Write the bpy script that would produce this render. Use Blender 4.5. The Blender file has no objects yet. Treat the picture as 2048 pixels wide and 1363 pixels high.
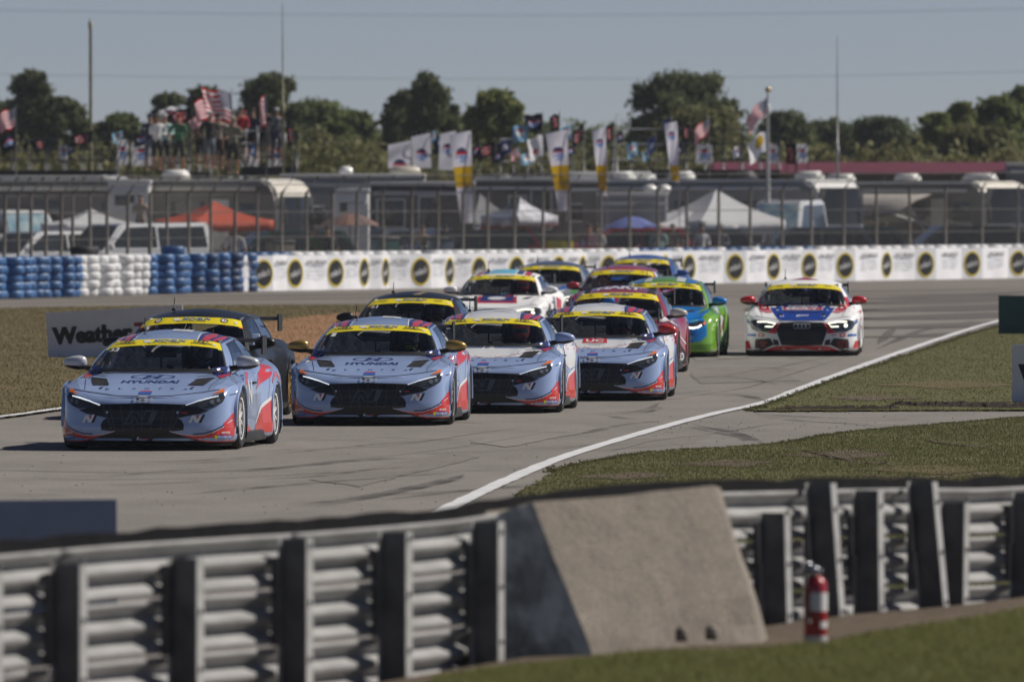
import bpy, bmesh, math, random
import numpy as np
from mathutils import Vector, Matrix
from mathutils.bvhtree import BVHTree
random.seed(7); np.random.seed(7)
SC = bpy.context.scene
COL = SC.collection
PI = math.pi
# ------------------------------------------------------------------ camera
CAM_H = 2.84; F = 400 / 36 * 2048; HY = 378.0; CX = 1024.0     # long lens; photograph pixels are 2048 x 1363
cd = bpy.data.cameras.new('camera'); cam = bpy.data.objects.new('camera', cd); COL.objects.link(cam)
cam.location = (0, 0, CAM_H)
cam.rotation_euler = (PI / 2 - math.atan((681.5 - HY) / F), 0, 0)
cd.lens = 400; cd.sensor_width = 36; cd.clip_start = 1; cd.clip_end = 9000
cd.dof.use_dof = True; cd.dof.focus_distance = 136; cd.dof.aperture_fstop = 5.2
SC.camera = cam
# ------------------------------------------------------------------ world + sun
SUN_EL = math.radians(42); SUN_AZ = math.radians(20)      # azimuth past the right hand side, away from the camera
sun_dir = Vector((math.cos(SUN_AZ) * math.cos(SUN_EL), math.sin(SUN_AZ) * math.cos(SUN_EL), math.sin(SUN_EL)))
W = bpy.data.worlds.new('World'); SC.world = W; W.use_nodes = True
nt = W.node_tree; nt.nodes.clear()
sky = nt.nodes.new('ShaderNodeTexSky'); sky.sky_type = 'NISHITA'; sky.sun_disc = False
sky.sun_elevation = SUN_EL; sky.sun_rotation = math.atan2(sun_dir.x, sun_dir.y)
sky.air_density = 0.42; sky.dust_density = 0.1; sky.ozone_density = 5.0; sky.altitude = 20
bg = nt.nodes.new('ShaderNodeBackground'); bg.inputs['Strength'].default_value = 0.06
wo = nt.nodes.new('ShaderNodeOutputWorld')
tint = nt.nodes.new('ShaderNodeMix'); tint.data_type = 'RGBA'; tint.blend_type = 'MULTIPLY'; tint.inputs[0].default_value = 1; tint.inputs[7].default_value = (1.27, .995, .885, 1)
nt.links.new(sky.outputs[0], tint.inputs[6]); nt.links.new(tint.outputs[2], bg.inputs[0]); nt.links.new(bg.outputs[0], wo.inputs[0])
sl = bpy.data.lights.new('sun', 'SUN'); sl.energy = 4.8; sl.angle = math.radians(.5); sl.color = (1, .93, .84)
so = bpy.data.objects.new('sun', sl); COL.objects.link(so); so.location = (40, 100, 80)
so.rotation_euler = sun_dir.to_track_quat('Z', 'Y').to_euler()
SC.view_settings.view_transform = 'Standard'; SC.view_settings.look = 'None'
SC.view_settings.exposure = 0.0; SC.view_settings.gamma = 1
SC.view_settings.use_curve_mapping = False
SC.render.engine = 'CYCLES'
SC.cycles.max_bounces = 8; SC.cycles.transparent_max_bounces = 24
SC.cycles.diffuse_bounces = 5; SC.cycles.glossy_bounces = 3

# ------------------------------------------------------------------ helpers
def gp(px, py, z=0.0):
    "ground point seen at photo pixel"
    D = F * (CAM_H - z) / (py - HY)
    return Vector(((px - CX) * D / F, D, z))
def at(px, py, D):
    return Vector(((px - CX) * D / F, D, CAM_H - (py - HY) * D / F))
def ppm(D): return F / D
_uid = [0]
def tag(o, label=None, cat=None, group=None, kind=None):
    if label: o['label'] = label
    if cat: o['category'] = cat
    if group: o['group'] = group
    if kind: o['kind'] = kind
    return o
def empty(name, loc=(0, 0, 0), rz=0, label=None, cat=None, group=None):
    o = bpy.data.objects.new(name, None); COL.objects.link(o)
    o.location = loc; o.rotation_euler = (0, 0, rz); o.empty_display_size = .1
    return tag(o, label, cat, group)
def link(name, me, parent=None, loc=None, rot=None):
    o = bpy.data.objects.new(name, me); COL.objects.link(o)
    if parent: o.parent = parent
    if loc is not None: o.location = loc
    if rot is not None: o.rotation_euler = rot
    return o
def copy_tree(o, parent=None):
    c = o.copy(); COL.objects.link(c); c.parent = parent
    for ch in list(o.children): copy_tree(ch, c)
    return c

class MB:
    "collects geometry; build() links it as one mesh object"
    def __init__(s): s.v = []; s.f = []; s.m = []; s.sm = []
    def add(s, vs, fs, mi=0, smooth=False):
        b = len(s.v); s.v.extend([tuple(v) for v in vs])
        for f in fs: s.f.append([b + i for i in f]); s.m.append(mi); s.sm.append(smooth)
        return s
    def box(s, c, d, mi=0, rot=None, taper=1.0):
        hx, hy, hz = d[0] / 2, d[1] / 2, d[2] / 2
        vs = []
        for z in (-1, 1):
            t = taper if z > 0 else 1
            for x, y in ((-1, -1), (1, -1), (1, 1), (-1, 1)):
                vs.append(Vector((x * hx * t, y * hy * t, z * hz)))
        if rot is not None: vs = [rot @ v for v in vs]
        c = Vector(c)
        return s.add([v + c for v in vs], [(0, 3, 2, 1), (4, 5, 6, 7), (0, 1, 5, 4), (1, 2, 6, 5), (2, 3, 7, 6), (3, 0, 4, 7)], mi)
    def bbox(s, c, d, r=.02, mi=0, rot=None):
        "box with chamfered vertical and horizontal edges"
        bm = bmesh.new(); bmesh.ops.create_cube(bm, size=1)
        for v in bm.verts: v.co = Vector((v.co.x * d[0], v.co.y * d[1], v.co.z * d[2]))
        bmesh.ops.bevel(bm, geom=list(bm.edges), offset=r, segments=2, profile=.6, affect='EDGES')
        if rot is not None:
            for v in bm.verts: v.co = rot @ v.co
        s.bm(bm, Vector(c), mi, True); bm.free(); return s
    def bm(s, bm, off=Vector((0, 0, 0)), mi=0, smooth=False):
        bm.verts.ensure_lookup_table(); bm.verts.index_update()
        return s.add([v.co + off for v in bm.verts], [[v.index for v in f.verts] for f in bm.faces], mi, smooth)
    def tube(s, pts, r, n=8, mi=0, smooth=True, cap=True):
        pts = [Vector(p) for p in pts]; rs = r if hasattr(r, '__len__') else [r] * len(pts)
        vs = []; up = Vector((0, 0, 1))
        for i, p in enumerate(pts):
            d = (pts[min(i + 1, len(pts) - 1)] - pts[max(i - 1, 0)]).normalized()
            a = d.cross(up if abs(d.z) < .95 else Vector((1, 0, 0))).normalized(); b = a.cross(d)
            for k in range(n):
                th = 2 * PI * k / n
                vs.append(p + (a * math.cos(th) + b * math.sin(th)) * rs[i])
        fs = []
        for i in range(len(pts) - 1):
            for k in range(n):
                fs.append((i * n + k, i * n + (k + 1) % n, (i + 1) * n + (k + 1) % n, (i + 1) * n + k))
        s.add(vs, fs, mi, smooth)
        if cap:
            b = len(s.v) - len(vs)
            s.f.append([b + k for k in range(n)]); s.m.append(mi); s.sm.append(False)
            s.f.append([b + (len(pts) - 1) * n + k for k in reversed(range(n))]); s.m.append(mi); s.sm.append(False)
        return s
    def lathe(s, prof, n=16, axis='z', c=(0, 0, 0), mi=0, smooth=True, sx=1, sy=1):
        c = Vector(c); vs = []
        for (r, h) in prof:
            for k in range(n):
                th = 2 * PI * k / n; a, b = r * math.cos(th), r * math.sin(th)
                if axis == 'z': vs.append(c + Vector((a * sx, b * sy, h)))
                elif axis == 'x': vs.append(c + Vector((h, a, b)))
                else: vs.append(c + Vector((a, h, b)))
        fs = []
        for i in range(len(prof) - 1):
            for k in range(n):
                fs.append((i * n + k, i * n + (k + 1) % n, (i + 1) * n + (k + 1) % n, (i + 1) * n + k))
        return s.add(vs, fs, mi, smooth)
    def prism(s, poly, d, plane='xz', c=(0, 0, 0), mi=0, smooth=False):
        "poly in plane, extruded by d (a,b) along the third axis"
        c = Vector(c); n = len(poly)
        def mk(p, h):
            if plane == 'xz': return c + Vector((p[0], h, p[1]))
            if plane == 'yz': return c + Vector((h, p[0], p[1]))
            return c + Vector((p[0], p[1], h))
        vs = [mk(p, d[0]) for p in poly] + [mk(p, d[1]) for p in poly]
        fs = [list(range(n)), list(range(2 * n - 1, n - 1, -1))]
        s.add(vs, fs, mi, False)
        b = len(s.v) - 2 * n
        for k in range(n):
            s.f.append([b + k, b + (k + 1) % n, b + n + (k + 1) % n, b + n + k]); s.m.append(mi); s.sm.append(smooth)
        return s
    def grid(s, P, mi=0, smooth=True, flip=False, wrap=False):
        "P: rows of points"
        R, C = len(P), len(P[0]); vs = [p for row in P for p in row]; fs = []
        for i in range(R - 1):
            for j in range(C - (0 if wrap else 1)):
                j2 = (j + 1) % C
                q = (i * C + j, i * C + j2, (i + 1) * C + j2, (i + 1) * C + j)
                fs.append(q[::-1] if flip else q)
        return s.add(vs, fs, mi, smooth)
    def mesh(s, name, mats=(), weld=0.0):
        me = bpy.data.meshes.new(name); me.from_pydata(s.v, [], s.f)
        for m in (mats if isinstance(mats, (list, tuple)) else [mats]): me.materials.append(m)
        me.polygons.foreach_set('material_index', s.m); me.polygons.foreach_set('use_smooth', s.sm)
        if weld:
            b = bmesh.new(); b.from_mesh(me); bmesh.ops.remove_doubles(b, verts=b.verts, dist=weld)
            bmesh.ops.recalc_face_normals(b, faces=b.faces); b.to_mesh(me); b.free()
        me.validate(); me.update(); return me
    def build(s, name, mats, parent=None, loc=None, rot=None, weld=0.0):
        return link(name, s.mesh(name, mats, weld), parent, loc, rot)

# ------------------------------------------------------------------ materials
MATS = {}
def mat(name, col, rough=.6, metal=0., coat=0., var=.12, scale=4., bump=0., bscale=40., spec=None, detail=4, sheen=0, stretch=None, col2=None, sharp=None):
    if name in MATS: return MATS[name]
    m = bpy.data.materials.new(name); m.use_nodes = True; n = m.node_tree; N = n.nodes; L = n.links
    p = N['Principled BSDF']; p.inputs['Roughness'].default_value = rough; p.inputs['Metallic'].default_value = metal
    p.inputs['Coat Weight'].default_value = coat; p.inputs['Coat Roughness'].default_value = .04
    if spec is not None: p.inputs['Specular IOR Level'].default_value = spec
    tc = N.new('ShaderNodeTexCoord'); src = tc.outputs['Object']
    if stretch:
        mp = N.new('ShaderNodeMapping'); mp.inputs['Scale'].default_value = stretch; L.new(src, mp.inputs[0]); src = mp.outputs[0]
    nz = N.new('ShaderNodeTexNoise'); nz.inputs['Scale'].default_value = scale; nz.inputs['Detail'].default_value = detail
    L.new(src, nz.inputs['Vector'])
    rp = N.new('ShaderNodeValToRGB'); e = rp.color_ramp.elements
    c1 = [max(0, c * (1 - var)) for c in col[:3]] + [1]; c2 = [min(1, c * (1 + var)) for c in (col2 or col)[:3]] + [1]
    a, b = sharp or (.3, .7)
    e[0].position = a; e[0].color = c1; e[1].position = b; e[1].color = c2
    L.new(nz.outputs['Fac'], rp.inputs[0]); L.new(rp.outputs[0], p.inputs['Base Color'])
    if bump:
        n2 = N.new('ShaderNodeTexNoise'); n2.inputs['Scale'].default_value = bscale; n2.inputs['Detail'].default_value = 5
        L.new(src, n2.inputs['Vector'])
        bp = N.new('ShaderNodeBump'); bp.inputs['Strength'].default_value = bump; bp.inputs['Distance'].default_value = .02
        L.new(n2.outputs['Fac'], bp.inputs['Height']); L.new(bp.outputs[0], p.inputs['Normal'])
    MATS[name] = m; return m
def glassmat(name, tint=(.35, .38, .4), refl=1.0, rough=.03):
    if name in MATS: return MATS[name]
    m = bpy.data.materials.new(name); m.use_nodes = True; n = m.node_tree; N = n.nodes; L = n.links; N.clear()
    out = N.new('ShaderNodeOutputMaterial'); tr = N.new('ShaderNodeBsdfTransparent'); tr.inputs[0].default_value = (*tint, 1)
    gl = N.new('ShaderNodeBsdfGlossy'); gl.inputs['Roughness'].default_value = rough; gl.inputs['Color'].default_value = (.9, .95, 1, 1)
    fr = N.new('ShaderNodeFresnel'); fr.inputs['IOR'].default_value = 1.45
    mu = N.new('ShaderNodeMath'); mu.operation = 'MULTIPLY'; mu.inputs[1].default_value = refl; mu.use_clamp = True
    mx = N.new('ShaderNodeMixShader'); L.new(fr.outputs[0], mu.inputs[0]); L.new(mu.outputs[0], mx.inputs[0])
    L.new(tr.outputs[0], mx.inputs[1]); L.new(gl.outputs[0], mx.inputs[2]); L.new(mx.outputs[0], out.inputs[0])
    MATS[name] = m; return m
def emis(name, col, s=3.0):
    if name in MATS: return MATS[name]
    m = bpy.data.materials.new(name); m.use_nodes = True; p = m.node_tree.nodes['Principled BSDF']
    p.inputs['Base Color'].default_value = (*col, 1); p.inputs['Emission Color'].default_value = (*col, 1); p.inputs['Emission Strength'].default_value = s
    MATS[name] = m; return m
def fill2d(poly):
    "triangulate a simple 2d polygon -> bmesh in xy"
    bm = bmesh.new(); vs = [bm.verts.new((p[0], p[1], 0)) for p in poly]
    es = [bm.edges.new((vs[i], vs[(i + 1) % len(vs)])) for i in range(len(vs))]
    bmesh.ops.triangle_fill(bm, use_beauty=True, use_dissolve=False, edges=es)
    return bm
def dice(bm, step):
    xs = [v.co.x for v in bm.verts]; ys = [v.co.y for v in bm.verts]
    if not xs: return
    for ax, lo, hi in ((0, min(xs), max(xs)), (1, min(ys), max(ys))):
        k = math.ceil(lo / step)
        while k * step < hi - 1e-6:
            co = Vector((0, 0, 0)); no = Vector((0, 0, 0)); co[ax] = k * step; no[ax] = 1
            bmesh.ops.bisect_plane(bm, geom=list(bm.verts) + list(bm.edges) + list(bm.faces), plane_co=co, plane_no=no, dist=1e-6)
            k += 1
_txt = {}
def text2d(s, size=1.0, bold=0.0, res=2):
    "returns (verts2d, faces) of a text centred on the origin, cap height about size*0.7"
    key = (s, bold, res)
    if key not in _txt:
        cu = bpy.data.curves.new('t', 'FONT'); cu.body = s; cu.align_x = 'CENTER'; cu.align_y = 'CENTER'; cu.resolution_u = res; cu.offset = bold
        cu.size = 1
        o = bpy.data.objects.new('t', cu); COL.objects.link(o)
        dg = bpy.context.evaluated_depsgraph_get(); dg.update()
        me = bpy.data.meshes.new_from_object(o.evaluated_get(dg))
        vs = [tuple(v.co) for v in me.vertices]; fs = [tuple(p.vertices) for p in me.polygons]
        bpy.data.objects.remove(o); bpy.data.curves.remove(cu); bpy.data.meshes.remove(me)
        if vs:
            mx = (min(v[0] for v in vs) + max(v[0] for v in vs)) / 2; my = (min(v[1] for v in vs) + max(v[1] for v in vs)) / 2
            vs = [(v[0] - mx, v[1] - my) for v in vs]
        _txt[key] = (vs, fs)
    vs, fs = _txt[key]
    return [(v[0] * size, v[1] * size) for v in vs], fs
def fit_text(s, w, h, bold=.0, shear=0.0):
    "text stretched to w by h"
    vs, fs = text2d(s, 1, bold); xs = [v[0] for v in vs]; ys = [v[1] for v in vs]
    a = w / (max(xs) - min(xs)); b = h / (max(ys) - min(ys))
    return [(v[0] * a + shear * v[1] * b, v[1] * b) for v in vs], fs
def ellipse(cx, cy, rx, ry, n=24, a0=0, a1=2 * PI):
    return [(cx + rx * math.cos(a0 + (a1 - a0) * k / n), cy + ry * math.sin(a0 + (a1 - a0) * k / n)) for k in range(n if abs(a1 - a0) > 6.2 else n + 1)]
def ring2d(cx, cy, rx, ry, w, n=28, wy=None):
    wy = w if wy is None else wy
    vs = []; fs = []
    for k in range(n):
        t = 2 * PI * k / n; c, s_ = math.cos(t), math.sin(t)
        vs += [(cx + rx * c, cy + ry * s_), (cx + (rx - w) * c, cy + (ry - wy) * s_)]
        j = (k + 1) % n; fs.append((2 * k, 2 * j, 2 * j + 1, 2 * k + 1))
    return vs, fs

def translucent(m, w=.45):
    "lets sunlight through cloth"
    n = m.node_tree; p = n.nodes['Principled BSDF']; t = n.nodes.new('ShaderNodeBsdfTranslucent'); x = n.nodes.new('ShaderNodeMixShader'); x.inputs[0].default_value = w
    if p.inputs['Base Color'].links: n.links.new(p.inputs['Base Color'].links[0].from_socket, t.inputs[0])
    n.links.new(p.outputs[0], x.inputs[1]); n.links.new(t.outputs[0], x.inputs[2]); n.links.new(x.outputs[0], n.nodes['Material Output'].inputs[0]); return m
# ================================================================== race cars
# car space: x to the viewer's right, y from nose to tail, z up; nose at y = 0
BODY_KEYS = [  # x, y, shoulder z, shoulder inset, fender-top z
 (0, 0, .565, .105, .43), (.35, .012, .570, .11, .43), (.60, .06, .590, .13, .44), (.79, .16, .625, .15, .48), (.89, .29, .67, .16, .58),
 (.918, .46, .715, .15, .66), (.945, .56, .73, .15, .67), (.975, .66, .75, .16, .67), (.975, .75, .765, .16, .665), (.975, 1.20, .805, .15, .68), (.962, 1.34, .815, .13, .69), (.90, 1.40, .82, .08, .67),
 (.888, 2.2, .86, .09, .66), (.895, 2.9, .89, .11, .69), (.935, 3.08, .90, .15, .74), (.975, 3.28, .91, .18, .775), (.975, 3.95, .93, .19, .775),
 (.955, 4.2, .94, .19, .73), (.85, 4.5, .94, .16, .7), (.6, 4.62, .93, .10, .7), (0, 4.66, .93, .08, .7)]
GH_KEYS = [ # t, base xyz, top xyz
 (0, 0, 1.00, .855, 0, 1.70, 1.190), (.5, .42, 1.04, .855, .325, 1.72, 1.180), (.8, .64, 1.11, .85, .51, 1.77, 1.163), (1.0, .775, 1.22, .842, .605, 1.85, 1.135),
 (1.12, .805, 1.42, .85, .625, 2.02, 1.150), (1.5, .81, 2.3, .875, .63, 2.5, 1.185), (1.9, .79, 3.2, .905, .585, 3.12, 1.175),
 (2.05, .75, 3.5, .92, .53, 3.27, 1.19), (2.5, .45, 3.92, .95, .32, 3.42, 1.2), (3.0, 0, 4.02, .955, 0, 3.46, 1.21)]
ROOF_C = [(1.70, 1.190), (1.95, 1.248), (2.4, 1.288), (3.0, 1.265), (3.46, 1.21)]
HOOD_C = [(.1, .578), (.35, .655), (.7, .755), (1.0, .83), (1.25, .865), (3.9, .955), (4.2, .985), (4.66, .95)]
WY = (.90, 3.62); WR = .335

def interp_rows(keys, ts, col0):
    a = np.array(keys, float); return np.stack([np.interp(ts, col0, a[:, k]) for k in range(a.shape[1])], 1)
def smooth_rows(a, n=2, keep=None):
    for _ in range(n):
        b = a.copy(); b[1:-1] = .25 * a[:-2] + .5 * a[1:-1] + .25 * a[2:]
        a = b
    return a
def catmull(P, m):
    P = np.array(P, float); n = len(P); out = []
    Q = np.vstack([2 * P[0] - P[1], P, 2 * P[-1] - P[-2]])
    for i in range(n - 1):
        for k in range(m):
            t = k / m; a, b, c, d = Q[i], Q[i + 1], Q[i + 2], Q[i + 3]
            out.append(.5 * ((2 * b) + (-a + c) * t + (2 * a - 5 * b + 4 * c - d) * t * t + (-a + 3 * b - 3 * c + d) * t ** 3))
    out.append(P[-1]); return np.array(out)

class Shape:
    "geometry shared by all cars of one body style"
    def __init__(s, roof_dz=0., hatch=False, wscale=1.0, nose_dz=0., M=104):
        s.dz = roof_dz; s.hatch = hatch
        a = np.array(BODY_KEYS, float); a[:, 0] *= wscale; a[:, 2] += nose_dz * (1 - np.clip(a[:, 1] / 4, 0, 1)); a[:, 4] += nose_dz * .5
        seg = np.hypot(np.diff(a[:, 0]), np.diff(a[:, 1])); cum = np.concatenate([[0], np.cumsum(seg)])
        ts = np.concatenate([np.linspace(0, 1.6, 36, endpoint=False), np.linspace(1.6, cum[-1], M - 36)])
        r = np.stack([np.interp(ts, cum, a[:, k]) for k in range(5)], 1); r = smooth_rows(r, 3); r[0, 0] = 0; r[-1, 0] = 0
        s.row = r
        tan = np.gradient(r[:, :2], axis=0); tan /= np.linalg.norm(tan, axis=1)[:, None] + 1e-9
        nrm = np.stack([tan[:, 1], -tan[:, 0]], 1)                       # outward
        nrm[0] = (0, -1); nrm[-1] = (0, 1)
        secs = []
        for i in range(M):
            x, y, zs, ins, zf = r[i]; nx, ny = nrm[i]
            prof = [(.05, .085), (.0, .12), (-.012, .25), (.0, .14 + .6 * (zf - .14)), (.012, zf), (ins * .42, zf + .62 * (zs - zf)), (ins, zs)]
            pr = catmull(prof, 2)
            secs.append([Vector((max(0, x - nx * d) if 0 < i < M - 1 else 0, y - ny * d, z)) for d, z in pr])
        s.secs = secs; s.M = M; s.nose_dz = nose_dz
        hx = np.array(HOOD_C)
        s.hood_c = lambda y: float(np.interp(y, hx[:, 0], hx[:, 1])) + nose_dz * (1 - min(1, max(0, y / 4)))
        g = np.array(GH_KEYS, float)
        if hatch:
            g[7:, 2] += np.array([.2, .25, .25]); g[6:, 5] += np.array([.25, .45, .55, .55]); 
        g[:, 6] += roof_dz; s.g = g
        rc = np.array(ROOF_C); 
        if hatch: rc = rc + np.array([[0, 0], [0, 0], [0, 0], [.3, .005], [.55, 0]])
        s.roof_c = lambda y: float(np.interp(y, rc[:, 0], rc[:, 1])) + roof_dz
    def mir(s, p, sx): return Vector((p.x * sx, p.y, p.z))
    def body(s):
        mb = MB()
        for sx in (1, -1):
            P = [[s.mir(p, sx) for p in sec] for sec in s.secs]; n = len(P[0])
            vs = [p for row in P for p in row]; fs = []
            for i in range(s.M - 1):
                for j in range(n - 1):
                    c = (P[i][j] + P[i + 1][j + 1]) / 2
                    if abs(c.x) > .78 and any((c.y - w) ** 2 + (c.z - WR) ** 2 < .368 ** 2 for w in WY): continue
                    q = (i * n + j, (i + 1) * n + j, (i + 1) * n + j + 1, i * n + j + 1); fs.append(q if sx > 0 else q[::-1])
            mb.add(vs, fs, 0, True)
        s.deck(mb, 1.16, 9); return mb
    def deck(s, mb, y0, y1):
        S = [1, .94, .86, .76, .64, .5, .35, .18, 0]
        for sx in (1, -1):
            rows = []; ys = []
            for i in range(s.M):
                p = s.secs[i][-1]; zc = s.hood_c(p.y)
                row = []
                for u in S:
                    z = p.z + (zc - p.z) * (1 - u ** 2.2)
                    if p.y < 1.3: z += .012 * math.exp(-((u * p.x - .34 - .12 * p.y) / .05) ** 2) * min(1, p.y * 2)   # raised crease
                    row.append(Vector((p.x * u * sx, p.y, z)))
                rows.append(row); ys.append(p.y)
            n = len(S); vs = [p for r in rows for p in r]; fs = []
            for i in range(s.M - 1):
                yc = (ys[i] + ys[i + 1]) / 2
                if not (y0 <= yc < y1): continue
                for j in range(n - 1):
                    if 1.2 < yc < 3.95 + (.3 if s.hatch else 0) and S[j] < .93: continue
                    q = (i * n + j, (i + 1) * n + j, (i + 1) * n + j + 1, i * n + j + 1); fs.append(q if sx > 0 else q[::-1])
            mb.add(vs, fs, 0, True)
    def hood(s):
        mb = MB(); s.deck(mb, -1, 1.16); return mb
    def gh(s, t, v, off=0.):
        "greenhouse surface; t in -3..3, v 0 belt .. 1 roof"
        sx = -1 if t < 0 else 1; t = abs(t); g = s.g
        b = Vector([float(np.interp(t, g[:, 0], g[:, k])) for k in (1, 2, 3)]); q = Vector([float(np.interp(t, g[:, 0], g[:, k])) for k in (4, 5, 6)])
        p = b.lerp(q, v); bul = .045 * 4 * v * (1 - v)
        if t < 1: d = Vector((.25 * t * t, -.45, .85))
        elif t < 2: d = Vector((.9, 0, .45))
        else: d = Vector((.2, .6, .8))
        p = p + d.normalized() * (bul * .55 + off)
        return Vector((p.x * sx, p.y, p.z))
    def gpatch(s, mb, t0, t1, v0, v1, nt=14, nv=5, off=0., mi=0):
        P = [[s.gh(t0 + (t1 - t0) * i / nt, v0 + (v1 - v0) * j / nv, off) for j in range(nv + 1)] for i in range(nt + 1)]
        mb.grid(P, mi, True, flip=True)
    def roof(s, mb):
        ts = [-3 + 6 * i / 72 for i in range(73)]
        S = [1, .95, .85, .7, .5, .25, 0]; half = {}
        for sx in (1, -1):
            rows = []
            for i in range(37):
                t = 3 * i / 36; p = s.gh(t * 1.0 + 1e-6, 1); p.x *= 1
                zc = s.roof_c(p.y); rows.append([Vector((p.x * u * sx, p.y, p.z + (zc - p.z) * (1 - u ** 2))) for u in S])
            mb.grid(rows, 0, True, flip=(sx < 0))

def clean(me, weld=True):
    b = bmesh.new(); b.from_mesh(me)
    if weld: bmesh.ops.remove_doubles(b, verts=b.verts, dist=.0012)
    bmesh.ops.recalc_face_normals(b, faces=b.faces); b.to_mesh(me); b.free()
    me.set_sharp_from_angle(angle=math.radians(38)); return me

SHAPES = {'sedan': Shape(), 'audi': Shape(.03, nose_dz=.015), 'hatch': Shape(.06, True, nose_dz=.03)}
_shape_cache = {}
def shell_bvh(key):
    if key in _shape_cache: return _shape_cache[key]
    s = SHAPES[key]; mb = MB(); a = s.body(); b = s.hood(); mb.add(a.v, a.f); mb.add(b.v, b.f)
    for t0, t1 in ((-3, 0), (0, 3)):
        s.gpatch(mb, t0 + 1e-4, t1 - 1e-4, 0, 1, 30, 6)
    s.roof(mb)
    bv = BVHTree.FromPolygons([Vector(v) for v in mb.v], mb.f); _shape_cache[key] = bv; return bv
def conform(mb, bvh, vs, fs, view='f', off=.004, mi=0, step=.05, side=1):
    "wrap flat 2d faces onto the car shell: f = seen from the front (x,z), t = from above (x,y), s = from the side (y,z)"
    bm = bmesh.new(); bv = [bm.verts.new((v[0], v[1], 0)) for v in vs]
    for f in fs:
        try: bm.faces.new([bv[i] for i in f])
        except ValueError: pass
    if step: dice(bm, step)
    bm.verts.ensure_lookup_table(); bm.verts.index_update(); out = []
    for v in bm.verts:
        x, y = v.co.x, v.co.y
        if view == 'f': o = Vector((x, -3, y)); d = Vector((0, 1, 0))
        elif view == 't': o = Vector((x, y, 3)); d = Vector((0, 0, -1))
        else: o = Vector((3 * side, x, y)); d = Vector((-side, 0, 0))
        h = bvh.ray_cast(o, d)
        if view == 'f' and y < .70 and (h[0] is None or h[0].y > 1.0): h = bvh.find_nearest(Vector((x * .97, .42, y)))
        if view == 's' and (h[0] is None or h[0].x * side < .5): h = bvh.find_nearest(Vector((side * .8, x, min(y, .84))))
        if h[0] is None:
            q = o + d * (3.0 if view != 'f' else 3.2); h = bvh.find_nearest(q)
        p, n = h[0], h[1]
        if n.dot(d) > 0: n = -n
        out.append(p + n * off)
    mb.add(out, [[v.index for v in f.verts] for f in bm.faces], mi, False); bm.free()

WHEELS = {}
def wheel_meshes(rimcol):
    k = tuple(rimcol)
    if k in WHEELS: return WHEELS[k]
    R = WR; t = MB()
    t.lathe([(.235, -.12), (.30, -.125), (.322, -.11), (.335, -.07), (.336, 0), (.335, .07), (.322, .11), (.30, .125), (.235, .12)], 36, 'x')
    rim = MB(); rim.lathe([(.20, -.11), (.236, -.115), (.243, -.1), (.225, -.02), (.225, .09), (.243, .105), (.236, .118), (.212, .112)], 32, 'x')
    for i in range(10):
        a = 2 * PI * i / 10; ca, sa = math.cos(a), math.sin(a)
        rot = Matrix.Rotation(a, 3, 'X')
        rim.box(rot @ Vector((.085, 0, .135)), (.028, .032, .19), 0, rot)
    rim.lathe([(0, .10), (.05, .10), (.06, .08), (.06, .04)], 16, 'x')
    disc = MB(); disc.lathe([(.03, .02), (.17, .02), (.17, .045), (.03, .045)], 20, 'x')
    tm = t.mesh('tyre', mat('tyre_rubber', (.018, .018, .018), .75, var=.3, scale=30, bump=.3)); rm = rim.mesh('rim', mat('rim_%d' % len(WHEELS), rimcol, .3, .4 if sum(rimcol) < 2 else .0))
    dm = disc.mesh('brake_disc', mat('brake_steel', (.12, .12, .12), .4, .8)); WHEELS[k] = (tm, rm, dm); return WHEELS[k]

def driver_mesh():
    pts = [((0, 2.5, .25), .16), ((0, 2.42, .5), .19), ((0, 2.38, .75), .17), ((0, 2.34, .86), .085), ((0, 2.31, .95), .085),
           ((.2, 2.36, .78), .09), ((.27, 2.15, .60), .06), ((.16, 1.93, .66), .045), ((.13, 1.87, .69), .05),
           ((-.2, 2.36, .78), .09), ((-.27, 2.15, .60), .06), ((-.16, 1.93, .66), .045), ((-.13, 1.87, .69), .05),
           ((.13, 2.1, .27), .1), ((.16, 1.75, .36), .08), ((.14, 1.45, .2), .06), ((-.13, 2.1, .27), .1), ((-.16, 1.75, .36), .08), ((-.14, 1.45, .2), .06)]
    ed = [(0, 1), (1, 2), (2, 3), (3, 4), (2, 5), (5, 6), (6, 7), (7, 8), (2, 9), (9, 10), (10, 11), (11, 12), (0, 13), (13, 14), (14, 15), (0, 16), (16, 17), (17, 18)]
    return skin(pts, ed, 'driver_body', 1)
def skin(pts, ed, name, sub=1, root=0):
    me = bpy.data.meshes.new(name); me.from_pydata([p[0] for p in pts], ed, []); o = bpy.data.objects.new(name, me); COL.objects.link(o)
    m = o.modifiers.new('s', 'SKIN'); sv = me.skin_vertices[0].data if me.skin_vertices else None
    if sv is None:
        b = bmesh.new(); b.from_mesh(me); b.verts.layers.skin.verify(); b.to_mesh(me); b.free(); sv = me.skin_vertices[0].data
    for i, p in enumerate(pts):
        r = p[1] if hasattr(p[1], '__len__') else (p[1], p[1]); sv[i].radius = r; sv[i].use_root = (i == root)
    s2 = o.modifiers.new('u', 'SUBSURF'); s2.levels = sub; s2.render_levels = sub
    dg = bpy.context.evaluated_depsgraph_get(); dg.update()
    out = bpy.data.meshes.new_from_object(o.evaluated_get(dg)); out.name = name
    for p in out.polygons: p.use_smooth = True
    bpy.data.objects.remove(o); bpy.data.meshes.remove(me); return out
DRV = [None]

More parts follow.
